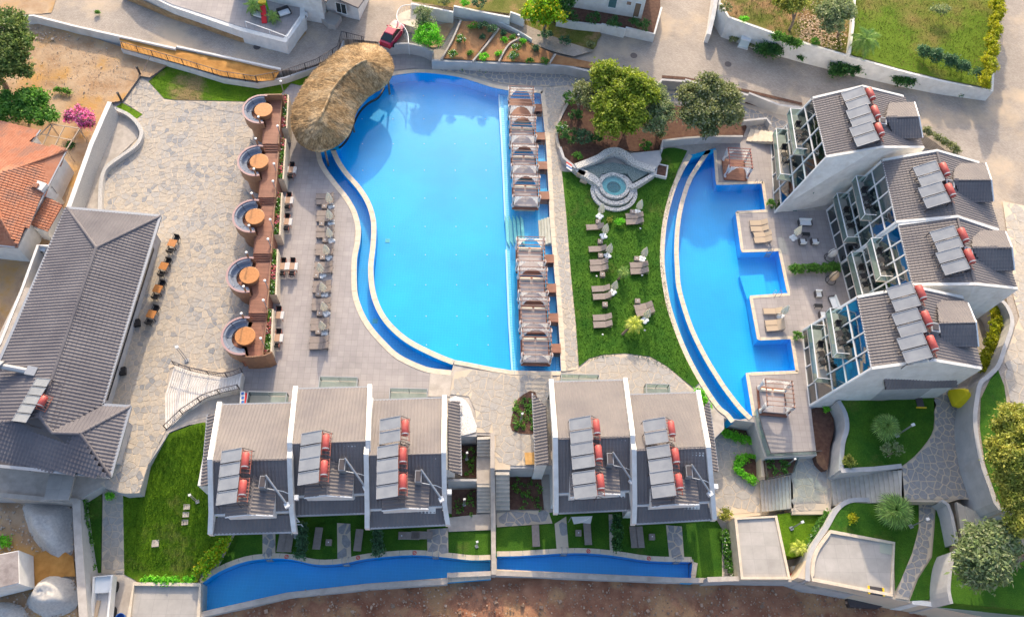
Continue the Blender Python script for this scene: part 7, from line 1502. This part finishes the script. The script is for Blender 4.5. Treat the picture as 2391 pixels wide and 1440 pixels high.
# ---- terrace furniture of the upper left house
tz = 3.06
for (x, y, a, lb) in ((604, 38, -20, 'grey cushioned armchair beside the toy slide'), (664, 34, 30, 'grey cushioned armchair at the right of the upper terrace')): 
    t = thing('garden_armchair', lb, 'armchair', W(x, y, tz), R(a)); MB().box(0, 0, .2, 1.3, .75, .2).build('seat', X['plastic_w'], t); MB().box(0, .4, .2, 1.4, .15, .55).build('backrest', X['black'], t)
    for s in (-1, 1): MB().box(s*.72, 0, .1, .1, .8, .5).build('armrest', X['black'], t)
t = thing('toy_slide', 'red, green and orange plastic toy slide on the upper terrace', 'toy slide', W(618, 40, tz), R(8)); b = MB(); b.add([(-.3, -1.1, .15), (.3, -1.1, .15), (.3, .6, 1.2), (-.3, .6, 1.2), (-.3, -1.1, .05), (.3, -1.1, .05), (.3, .6, 1.1), (-.3, .6, 1.1)], [(0, 1, 2, 3), (4, 7, 6, 5), (0, 3, 7, 4), (1, 5, 6, 2), (0, 4, 5, 1)]); b.build('chute', X['red'], t)
for s in (-1, 1): MB().box(s*.42, .95, 0, .12, .7, 1.5).build('side_panel', X['l_lime'], t)
MB().box(0, .95, 1.45, .9, .7, .1).build('roof_panel', X['yellowp'], t); MB().box(0, .95, .95, .8, .6, .06).build('platform', X['yellowp'], t)
b = MB()
r0 = PP([(572, 50), (628, 70), (670, 86), (700, 40)], 4.0)
for a, c in zip(r0[:-1], r0[1:]): b.beam(a, c, .07)
for p in r0: b.beam(Vector((p.x, p.y, 3.05)), p, .05)
t = thing('terrace_rail', 'white tubular rail round the corner of the upper terrace', 'railing', r0[0]); b.build('rail', X['white_trim'], t, world=True)
ac_unit('old air conditioning unit leaning on the white house wall', W(712, 45, 2.0), R(60))
bdd = thing('utility_box', 'pale blue utility cabinet against the garden wall by the lane', 'utility box', W(1735, 108, 1.2), R(-18)); MB().box(0, 0, 0, 1.15, .6, 1.2).build('cabinet', mat('pale blue paint', (.55, .66, .70)), bdd); MB().box(0, 0, 1.2, 1.25, .7, .06).build('lid', X['white_trim'], bdd); MB().box(0, -.05, 0, 1.3, .9, .1).build('plinth', X['white'], bdd)
# plywood, dish, chute bits
o = MB().prism([p for p in PP([(1225, 1056), (1250, 1055), (1252, 1083), (1227, 1084)], .35)], .28).build('plywood_sheet', X['ply']); tag(o, 'brown plywood sheet lying on the paving at the side of a villa', 'plywood sheet')
o = thing('shade_cloth', 'small white shade cloth stretched over the lounger in a pool garden', 'shade cloth', W(1360, 1215, -3)); MB().add([W(1334, 1206, -.8), W(1383, 1204, -.8), W(1379, 1222, -1.0), W(1359, 1220, -1.25), W(1340, 1223, -1.0)], [(0, 1, 2, 3, 4)]).build('cloth', X['whitefab'], o, world=True)
for q in ((1334, 1206), (1383, 1204)): p = W(*q, -.8); MB().tube((p.x, p.y, -3), p, .03, n=6).build('pole', X['metal_g'], o, world=True)
# signs near the curved stairs: white board with dark panels, red edge
t = thing('notice_board', 'blue and white notice board with three dark panels and a red edge by the stairs', 'sign', W(566, 930, 0)); P = PP([(561, 913), (572, 913), (570, 945), (559, 945)], 1.2); MB().prism(P, 1.0).build('board', X['white'], t, world=True)
for k in range(3): MB().prism(PP([(564, 915+10*k), (570, 915+10*k), (569, 921+10*k), (563, 921+10*k)], 1.23), 1.19).build('panel', X['blue'], t, world=True)
MB().prism(PP([(573, 917), (576, 917), (574, 945), (571, 945)], 1.2), 1.0).build('red_edge', X['red'], t, world=True); p = W(566, 930, 1); MB().box(p.x, p.y, 0, .1, 1.0, 1.0).build('post', X['metal_d'], t, world=True)
# ================================================================ PLANTS
def lob(cx, cy, z, items):
    """items: (photo x, photo y, height above ground, rx, ry, rz) -> offsets from base"""
    B = W(cx, cy, z); out = []
    for x, y, h, rx, ry, rz in items: p = W(x, y, z+h)-B; out.append((p.x, p.y, h, rx, ry, rz))
    return B, out
def T(name, lab, cat, base, items, n, per, leaf, lm, **k):
    B, l = lob(base[0], base[1], base[2], items); return tree(name, lab, cat, B, l, n, per, leaf, X[lm], **k)
T('carob_tree', 'large bright yellow-green carob tree in the middle of the tree bed', 'tree', (1455, 284, .3), [(1415, 180, 4.3, 1.7, 1.8, 1.4), (1465, 200, 4.6, 2.1, 2.2, 1.6), (1500, 215, 4.2, 1.7, 2.0, 1.4), (1420, 250, 3.8, 1.9, 1.9, 1.5), (1475, 262, 3.8, 1.9, 2.0, 1.5), (1420, 290, 3.1, 1.5, 1.5, 1.2), (1455, 292, 2.6, 1.9, 1.4, 1.1)], 430, 80, .19, 'l_carob', cr_=.42, tr=.3, seed=11)
T('olive_tree', 'grey-green olive tree on the right side behind the carob tree', 'tree', (1530, 290, .3), [(1528, 225, 3.2, 1.4, 1.9, 1.2), (1545, 255, 3.0, 1.3, 1.7, 1.2), (1525, 280, 2.7, 1.5, 1.4, 1.1)], 130, 70, .16, 'l_oliveg', cr_=.38, tr=.2, seed=12)
T('olive_tree', 'smaller olive-green tree crown left of the carob tree', 'tree', (1350, 262, .3), [(1362, 215, 2.6, 1.3, 1.3, 1.0), (1378, 235, 2.8, 1.1, 1.2, .9)], 80, 60, .15, 'l_olive', cr_=.34, seed=13)
T('olive_tree', 'broad olive tree beside the northern end of the crescent pool', 'tree', (1655, 292, .3), [(1655, 195, 4.6, 1.1, 1.2, .9), (1625, 225, 4.0, 1.9, 1.7, 1.3), (1685, 225, 4.0, 1.9, 1.7, 1.3), (1645, 265, 3.6, 2.2, 1.8, 1.4), (1700, 262, 3.4, 1.6, 1.6, 1.2), (1610, 272, 3.2, 1.3, 1.4, 1.1), (1655, 295, 2.8, 1.6, 1.2, 1.0)], 370, 76, .17, 'l_olive', cr_=.40, tr=.28, seed=14)
for x, y, s, lm, lb in ((1330, 230, 1.1, 'l_mid', 'round green shrub at the upper left of the tree bed'), (1345, 270, .9, 'l_dark', 'dark prickly shrub under the carob tree'), (1312, 300, .9, 'l_mid', 'white-flowered shrub at the left edge of the tree bed'), (1330, 318, 1.2, 'l_dark', 'tall cactus-like shrub at the left of the tree bed'), (1365, 318, 1.3, 'l_bush', 'spreading blue-green shrub in the tree bed'), (1392, 322, .9, 'l_dark', 'low dark shrub below the carob crown'), (1350, 365, .6, 'l_mid', 'small green plant near the hot tub wall'), (1508, 338, .8, 'l_mid', 'spiky green plant right of the carob tree'), (1540, 315, .7, 'l_olive', 'pale small shrub at the right end of the mulch')):
    bush(lb, x, y, .3, s*.85, s*.8, s*1.2, X[lm], n=int(22*s), leaf=.13, blossom='flower_w' if 'white' in lb else None)
T('tree', 'big shady pine tree at the left edge by the road', 'tree', (15, 205, .2), [(10, 80, 5.5, 2.6, 3.0, 1.9), (35, 115, 5.0, 2.0, 2.6, 1.6), (-10, 140, 5.0, 2.8, 2.8, 1.8), (22, 165, 4.2, 2.2, 2.2, 1.5)], 330, 75, .17, 'l_left', cr_=.45, tr=.35, seed=21)
T('fig_tree', 'dense green tree behind the terracotta house', 'tree', (70, 285, .1), [(35, 245, 2.8, 1.9, 1.5, 1.1), (75, 235, 2.9, 1.8, 1.3, 1.1), (92, 270, 2.6, 1.6, 1.2, 1.0), (20, 270, 2.4, 1.4, 1.1, .9)], 150, 60, .19, 'l_mid', cr_=.38, seed=22)
T('bougainvillea', 'pink flowering bougainvillea beside the pergola', 'flowering shrub', (190, 292, .1), [(178, 262, 1.7, 1.1, .9, .7), (198, 275, 1.8, 1.1, 1.0, .8), (168, 275, 1.5, .7, .6, .5), (205, 290, 1.2, .7, .7, .5)], 80, 55, .15, 'l_pink', cr_=.26, tr=.1, seed=23)
T('lime_tree', 'round bright yellow-green tree beside the white house at the top', 'tree', (1268, 78, 1.4), [(1270, 20, 3.8, 1.9, 1.9, 1.5), (1250, 38, 3.4, 1.5, 1.5, 1.2), (1290, 42, 3.3, 1.5, 1.5, 1.2), (1285, 2, 4.0, 1.6, 1.6, 1.2)], 170, 70, .19, 'l_bright', cr_=.38, seed=24)
T('tree', 'dark conifer behind the round yellow-green tree', 'tree', (1322, 40, 2.3), [(1318, 8, 3, 1.1, 1.2, 1.4)], 50, 60, .16, 'l_dark', cr_=.35, seed=25)
T('feathery_tree', 'feathery spring-green tree beside the curved white stair', 'tree', (995, 100, 1.3), [(1000, 75, 1.8, 1.3, 1.3, .9), (990, 92, 1.4, 1.3, 1.0, .8), (1010, 90, 1.3, 1.0, .9, .7)], 75, 75, .12, 'l_lime', cr_=.34, seed=26)
T('feathery_tree', 'thin blue-green tree above the feathery spring-green one', 'tree', (985, 72, 1.3), [(988, 30, 2.6, .9, .9, .7), (980, 50, 2.2, .9, .9, .7), (1000, 52, 2.0, .8, .8, .6)], 40, 50, .12, 'l_oliveg', cr_=.3, seed=27)
T('pine_tree', 'yellow-green pine at the right edge, upper of the two', 'tree', (2400, 1120, 4.4), [(2365, 985, 4.5, 1.8, 1.7, 1.3), (2350, 1060, 4.5, 1.8, 1.7, 1.4), (2395, 1030, 4.8, 1.8, 1.8, 1.4), (2360, 1110, 3.8, 1.8, 1.4, 1.2), (2400, 1095, 4, 1.5, 1.5, 1.2)], 280, 100, .13, 'l_pine', cr_=.36, tr=.3, seed=31, asp=2.2)
T('pine_tree', 'yellow-green pine at the right edge above the pale steps', 'tree', (2420, 1240, 4.4), [(2380, 1170, 3.6, 1.4, 1.5, 1.0), (2385, 1215, 3.2, 1.2, 1.3, .9), (2410, 1190, 3.6, 1.3, 1.5, 1)], 110, 100, .13, 'l_pine', cr_=.34, tr=.25, seed=32, asp=2.2)
T('olive_tree', 'grey-green olive tree at the lower right with a leaning trunk', 'tree', (2345, 1330, 3.1), [(2290, 1270, 3.2, 1.6, 1.4, 1.1), (2325, 1260, 3.2, 1.6, 1.3, 1.1), (2270, 1305, 2.9, 1.5, 1.5, 1.1), (2310, 1310, 3.0, 1.7, 1.5, 1.2), (2285, 1345, 2.4, 1.3, 1.0, .9), (2345, 1285, 2.9, 1.1, 1.1, .8)], 230, 78, .15, 'l_oliveg', cr_=.40, tr=.3, seed=33, asp=2.8)
o = thing('fallen_log', 'thick bare leaning trunk with stubs right of the lower olive tree', 'tree trunk', W(2380, 1310, 3.1)); b = MB(); limb(b, [W(2335, 1335, 4.0), W(2365, 1312, 4.4), W(2410, 1290, 4.8), W(2440, 1270, 5.2)], .3, .22)
for x, y in ((2350, 1300), (2375, 1335), (2372, 1290), (2390, 1325)): b.tube(W(x*.5+2372*.5, y*.5+1310*.5, 4.4), W(x, y, 5.2), .06, .02, n=5)
b.build('trunk', X['trunk'], o, world=True)
T('small_tree', 'young leafless-looking shrub on the upper palm lawn below the palm', 'small tree', (2072, 1065, 1.55), [(2085, 1040, 1.2, .6, .5, .3), (2095, 1050, 1.0, .5, .4, .3), (2070, 1048, 1.0, .4, .4, .3)], 20, 30, .13, 'l_oliveg', cr_=.2, tr=.05, seed=34)
T('tree', 'yellowish broadleaf tree at the top right garden', 'tree', (1843, 70, 4.0), [(1840, 5, 3, 1.8, 1.4, 1.0), (1865, 15, 2.8, 1.4, 1.2, .9)], 75, 60, .18, 'l_pine', cr_=.35, seed=35)
T('tree', 'grey-green tree along the white dividing wall at the top', 'tree', (1955, 85, 3.7), [(1940, 30, 2.8, 1.7, 1.6, 1.1), (1965, 20, 2.8, 1.6, 1.5, 1.1), (1945, 60, 2.2, 1.3, 1.2, .9)], 120, 65, .16, 'l_oliveg', cr_=.36, seed=36)
for k, (x, y, s) in enumerate([(2155, 120, .75), (2185, 130, .9), (2215, 142, .9), (2245, 155, .85), (2285, 175, .8)]): T('young_conifer', 'soft dark conifer, %s from the left in the olive lawn row' % ORD[k], 'conifer', (x, y+12, zG(x, y)), [(x, y, 1.3*s, .9*s, .8*s, 1.0*s)], int(34*s), 60, .12, 'l_bush', cr_=.28, tr=.07, seed=40+k, group='young conifers in the upper right garden')
T('shrub_tree', 'thin pale shrub in the olive lawn at the top right', 'shrub', (2195, 40, zG(2195, 0)), [(2195, 22, 1.2, 1.1, .6, .5)], 22, 28, .13, 'l_oliveg', cr_=.3, tr=.05, seed=46)
for k in range(19):   # golden cypress hedge: each tree on its own
    t = k/18; x, y = 2333-32*t+6*math.sin(k*1.7), -20+215*t; T('golden_cypress', 'golden cypress, %s from the bottom of the yellow row' % ORD[18-k], 'cypress', (x, y+10, zG(x, y)), [(x, y, 1.6, .62, .62, 1.3), (x, y-6, 2.3, .35, .35, .7)], 26, 60, .11, 'l_gold', cr_=.2, tr=.07, seed=50+k, group='golden cypresses along the upper right road')
# climbers and shrubs on the tall garden wall
for k, (x0, y0, x1, y1, w_, h_) in enumerate([(1772, 112, 1818, 120, 1.5, 1.8), (1810, 82, 1868, 104, .9, .9), (1945, 160, 2010, 155, 1.6, 1.6), (1990, 138, 2015, 130, 1.3, 2.2), (2030, 160, 2058, 162, 1.2, 1.2), (2088, 180, 2130, 188, 1.5, 1.7), (1865, 130, 1875, 132, .9, 1.0)]):
    hedge('dark green climber on the tall white wall, %s clump from the left' % ORD[k], [(x0, y0), (x1, y1)], 1.3 if k != 1 else 3.6, w_, h_, X['l_dark'] if k != 1 else X['l_mid'], 34, .15, 'climber', 'wall_climber', 60+k, cr_=.3)
for x, y, s, lm, z, lb in ((1712, 92, 1.0, 'l_olive', 1.25, 'reddish shrub left of the utility cabinet'), (1752, 104, .9, 'l_olive', 1.25, 'olive shrub right of the utility cabinet'), (1897, 135, .8, 'l_olive', 1.25, 'small brownish shrub at the foot of the tall wall'), (2243, 212, 1.1, 'l_bush', 1.25, 'blue-green shrub at the foot of the wall in the upper right'), (2282, 215, .6, 'l_bush', 1.25, 'tiny shrub at the corner of the tall wall'), (1738, 46, .8, 'l_lime', 4.3, 'bright green ball shrub behind the tall wall'), (1695, 20, 1.3, 'l_olive', 4.3, 'mixed shrub at the top corner of the dry garden'), (1903, 98, .9, 'l_mid', 3.9, 'bright rounded bush on top of the wall'),
    (1105, 62, 1.0, 'l_mid', 1.8, 'red-flowered oleander at the top of the orange bed'), (1126, 62, 1.2, 'l_bush', 1.8, 'blue-green bush at the top of the first orange bed'), (1148, 68, 1.0, 'l_bush', 1.8, 'grey-green bush right of the blue-green one'), (1076, 93, .9, 'l_mid', 1.6, 'white-flowered bush in the middle of the first orange bed'), (1058, 126, .9, 'l_mid', 1.5, 'white-flowered bush at the bottom of the first orange bed'), (1097, 124, .5, 'l_mid', 1.5, 'small bush near the first kerb in the orange bed'), (1125, 86, .5, 'l_bush', 1.6, 'tiny dark bush in the first orange bed'), (1174, 77, .6, 'l_bush', 1.7, 'small bush at the top of the second orange bed'), (1197, 86, .5, 'l_mid', 1.6, 'little bush near the lane in the second bed'), (1177, 93, .5, 'l_lime', 1.6, 'bright little bush in the second orange bed'), (1130, 132, .9, 'l_lime', 1.5, 'bright green bush at the bottom of the second bed'), (1165, 125, .5, 'l_lime', 1.5, 'lime tuft beside the second kerb'), (1206, 112, .9, 'l_mid', 1.6, 'white-flowered bush in the third orange bed'), (1197, 130, 1.1, 'l_mid', 1.5, 'larger white-flowered bush in the third orange bed'), (1220, 97, .5, 'l_lime', 1.6, 'lime bush at the tip of the third bed'), (1250, 113, .6, 'l_bush', 1.5, 'grey little bush by the lane'), (1236, 143, .6, 'l_mid', 1.5, 'low bush at the bottom of the third bed'), (1272, 142, .7, 'l_mid', 1.5, 'low spreading bush near the last kerb'),
    (1275, 82, 1.2, 'l_bush', 1.5, 'dark round bush under the yellow-green tree'), (1318, 98, 1.3, 'l_bush', 1.5, 'dark round bush in the roundabout bed'), (1378, 105, .9, 'l_olive', 1.5, 'brownish bush at the right of the roundabout bed'),
    (1337, 38, 1.4, 'l_dark', 2.4, 'leftmost green shrub below the white house'), (1386, 42, 1.5, 'l_dark', 2.4, 'second green shrub below the white house'), (1432, 52, 1.5, 'l_dark', 2.4, 'third green shrub below the white house'), (1480, 56, 1.3, 'l_dark', 2.4, 'fourth green shrub below the white house'), (1507, 60, 1.3, 'l_dark', 2.4, 'rightmost green shrub below the white house'),
    (1120, 6, 1.6, 'l_bush', 3.0, 'dark bush on the white stepped garden wall'), (1086, 8, .9, 'l_lime', 3.0, 'bright bush on the white stepped garden wall'), (1037, 2, 1.2, 'l_olive', 3.0, 'olive bush at the top of the upper garden'),
    (1448, 518, .8, 'l_lime', .05, 'small bright plant on the spa lawn between the loungers'), (1424, 515, .4, 'l_pine', .05, 'small orange-brown plant on the spa lawn'), (1988, 1208, .8, 'l_gold', .35, 'yellow plant on the southern palm lawn'), (1982, 1075, .9, 'l_pine', 1.55, 'grassy tuft at the lower left of the palm lawn'), (1863, 783, .8, 'l_mid', 0, 'round potted bush beside the southern glass villa front'), (1800, 475, .8, 'l_mid', 0, 'round potted bush beside the northern glass villa front'), (210, 62, .4, 'l_mid', .3, 'tiny green weed on the dirt yard by the road wall'), (165, 340, .7, 'l_dark', .1, 'green plant below the pergola'), (85, 640, 1.1, 'l_mid', 0.1, 'dark plant with blue crates in the restaurant yard'), (228, 30, .4, 'l_mid', 1.3, 'small weed beside the upper road'), (10, 1262, .9, 'l_lime', -1.4, 'bright weeds beside the concrete shed'), (255, 1158, .5, 'l_lime', -1, 'yellow-green tuft at the corner of the south-west lawn'), (1695, 1200, 1.0, 'l_pine', -2.5, 'yellow spiky plant right of the last tiled villa'), (1930, 955, .4, 'l_lime', -.2, 'bright leafy plant in the narrow mulch bed'), (2165, 310, .8, 'l_olive', 1.4, 'shrub behind the northern glass villa')):
    bush(lb, x, y, z, s*.62, s*.58, s*.85, X[lm], n=int(16*s)+3, leaf=.11, blossom='flower_w' if 'white-flow' in lb else ('flower' if 'red-fl' in lb else None))
# hedges
hedge('clipped green hedge between the two villa terraces', [(1848, 627), (1900, 625), (1958, 622)], 0, .9, 1.0, X['l_mid'], 40, .12)
hedge('leafy hedge along the east side of the building plot wall', [(192, 1160), (200, 1230), (204, 1300), (215, 1333)], lambda x, y: zL(x, y), .7, 1.1, X['l_mid'], 26, .13)
hedge('yellow-green hedge along the bottom of the south-west lawn', [(330, 1352), (400, 1356), (455, 1352)], -2.7, .5, .5, X['l_lime'], 26, .12); hedge('diagonal hedge between the south-west lawn and the first pool garden', [(470, 1335), (500, 1295), (530, 1260)], -2.7, 1.3, 1.2, X['l_bright'], 30, .13)
hedge('tall dark hedge right of the first pool garden', [(706, 1222), (706, 1262), (703, 1298)], -3, .9, 1.6, X['l_bush'], 42, .12); hedge('tall dark hedge right of the second pool garden', [(880, 1232), (882, 1262), (881, 1290)], -3, .8, 1.5, X['l_bush'], 42, .12); hedge('tall dark hedge left of the last villa garden', [(1440, 1205), (1441, 1240), (1443, 1282)], -3, .9, 1.7, X['l_dark'], 42, .12)
hedge('low bright hedge following the kerb beside the crescent pool tip', smooth([(1668, 950), (1675, 985), (1695, 1010), (1725, 1022), (1758, 1028)], 2), -2.5, .8, .6, X['l_lime'], 34, .11); hedge('ring of low bright hedge round a small bed near the steps', smooth([(1762, 1066), (1735, 1068), (1722, 1085), (1730, 1105), (1765, 1122)], 2), -2.5, .7, .55, X['l_lime'], 34, .11)
sheet('small_bed', smooth([(1730, 1072), (1768, 1070), (1772, 1118), (1740, 1108), (1727, 1090)], 2, True), -2.45, X['mulch']); sheet('tip_bed', [(1680, 985), (1700, 975), (1757, 998), (1758, 1024), (1720, 1018), (1695, 1005)], -2.45, X['mulch'])
hedge('white-flowering hedge beside the right-hand plant room', [(1692, 1235), (1700, 1290), (1706, 1345)], -3, .7, .8, X['l_mid'], 26, .12, blossom='flower_w'); hedge('white-flowering shrubs along the curved terrace wall', [(1885, 1290), (1900, 1255), (1925, 1215), (1940, 1200)], -1.35, .9, .9, X['l_mid'], 26, .12, blossom='flower_w')
hedge('long green hedge strip behind the northern glass villa', [(2160, 300), (2195, 325), (2240, 350)], 1.35, .8, 1.0, X['l_olive'], 26, .13); hedge('yellow and green shrub border inside the curved wall behind the villas', smooth([(2322, 702), (2328, 740), (2318, 790), (2300, 840), (2292, 862)], 2), 2.2, 1.1, .9, X['l_gold'], 26, .14)
hedge('small green hedge by the spa lawn at the villa corner', [(1628, 905), (1640, 925), (1655, 955)], .02, .6, .6, X['l_lime'], 30, .12)
hedge('row of red and orange flowers by the concrete yard', [(128, 207), (165, 215)], .3, .6, .4, X['l_mid'], 26, .12, cat='flower bed', name='flower_row', blossom='flower')
# palms
palm('large fan palm on the southern palm lawn', 2092, 1222, .35, 2088, 1194, 1.4, 1.9, 'fan', 34, seed=2)
palm('fan palm on the upper palm lawn below the southern glass villa', 2080, 1008, 1.55, 2068, 996, 1.3, 1.5, 'fan', 30, seed=3)
palm('leaning yellow feather palm at the bottom of the spa lawn', 1453, 780, .05, 1480, 756, 1.2, 1.2, 'feather', 22, 'l_palmy', seed=4)
palm('small green palm between the sunbeds in the middle of the spa lawn', 1444, 652, .05, 1456, 634, 1.0, .9, 'feather', 16, None, seed=6)
palm('feather palm against the tall white wall in the upper right', 2016, 128, 3.55, 2022, 92, 2.0, 2.2, 'feather', 26, None, seed=7)
palm('potted palm beside the toy slide on the upper terrace', 597, 30, 3.06, 590, 12, 1.6, 1.3, 'feather', 18, None, seed=8)
palm('low green palm in the pot on the upper terrace', 640, 50, 3.06, 637, 38, .8, 1.1, 'feather', 18, None, seed=9)
palm('small feather palm at the corner of the walled lawn', 1873, 1288, -1.35, 1866, 1276, .9, 1.0, 'feather', 18, 'l_palmy', seed=10)
# young seedlings in the beds: cheap tufts
g = np.random.default_rng(8); A = []
for q, z, m_ in (([(1198, 1115), (1262, 1187)], -2.88, 26), ([(1060, 1145), (1108, 1200)], -2.88, 14), ([(1080, 1045), (1110, 1112)], -2.12, 14), ([(1200, 930), (1255, 1002)], .1, 60), ([(1060, 153), (1360, 168)], .12, 30), ([(1790, 1074), (1850, 1104)], -.7, 20)):
    for _ in range(m_):
        p = W(g.uniform(q[0][0], q[1][0]), g.uniform(q[0][1], q[1][1]), z)
        for _ in range(14): A.append((p.x+g.normal()*.12, p.y+g.normal()*.12, z+abs(g.normal())*.1))
tag(leafmesh('seedlings', np.array(A), .12, X['l_mid'], seed=5), kind='stuff')
# grass blades over the lawns
def blades(name, pts, z, n, m, seed, h=.07):
    g = np.random.default_rng(seed); P = PP(pts, z); xs = [p.x for p in P]; ys = [p.y for p in P]; f = zf(z); V = []; F = []
    c = 0
    while c < n:
        x, y = g.uniform(min(xs), max(xs)), g.uniform(min(ys), max(ys))
        if not inside((x, y), P): continue
        if callable(z):
            zz = Zat(x, y, z, 2)
        else: zz = z
        a = g.uniform(0, 6.3); w_ = g.uniform(.02, .05); hh = h*g.uniform(.6, 1.8); dx, dy = math.cos(a)*w_, math.sin(a)*w_; o = len(V); lx, ly = g.normal(0, .05, 2)
        V += [(x-dx, y-dy, zz-.01), (x+dx, y+dy, zz-.01), (x+lx, y+ly, zz+hh)]; F.append((o, o+1, o+2)); c += 1
    b = MB(); b.v = V; b.f = F; return tag(b.build(name, m), kind='stuff')
blades('grass_blades', [(1320, 405), (1420, 405), (1540, 360), (1583, 397), (1541, 583), (1577, 777), (1620, 890), (1460, 822), (1350, 850), (1333, 640)], .03, 16000, X['grass2'], 1)
blades('grass_blades', [(440, 1000), (478, 990), (492, 1180), (540, 1246), (460, 1350), (292, 1338), (290, 1160), (330, 1150), (370, 1040)], lambda x, y: zL(x, y)+.05, 9000, X['grass'], 2, .09)
blades('grass_blades', [(395, 155), (600, 196), (700, 175), (660, 218), (575, 235), (385, 230), (350, 190)], .02, 4000, X['grass'], 3)
blades('grass_blades', [(1700, 40), (1975, 120), (1990, -20), (1690, -20)], lambda x, y: zG(x, y)+.02, 3500, X['drygrass'], 4, .12); blades('grass_blades', [(1998, 0), (1985, 124), (2310, 204), (2320, 0)], lambda x, y: zG(x, y)+.02, 4500, X['drygrass'], 5, .10)
# fallen leaves under the trees of the dry garden
A = np.array([tuple(W(1900+g.normal()*40, 75+g.normal()*26, 3.92)) for _ in range(1500)]); A = A[[inside(a, PP([(1800, 0), (1800, 68), (1975, 120), (1988, 0)], 4.2)) for a in A]]
tag(leafmesh('fallen_leaves', A, .18, mat('dry leaves', (.45, .30, .18), (.60, .45, .32), 4, isl=.3), flat=4, asp=1.1), kind='stuff')
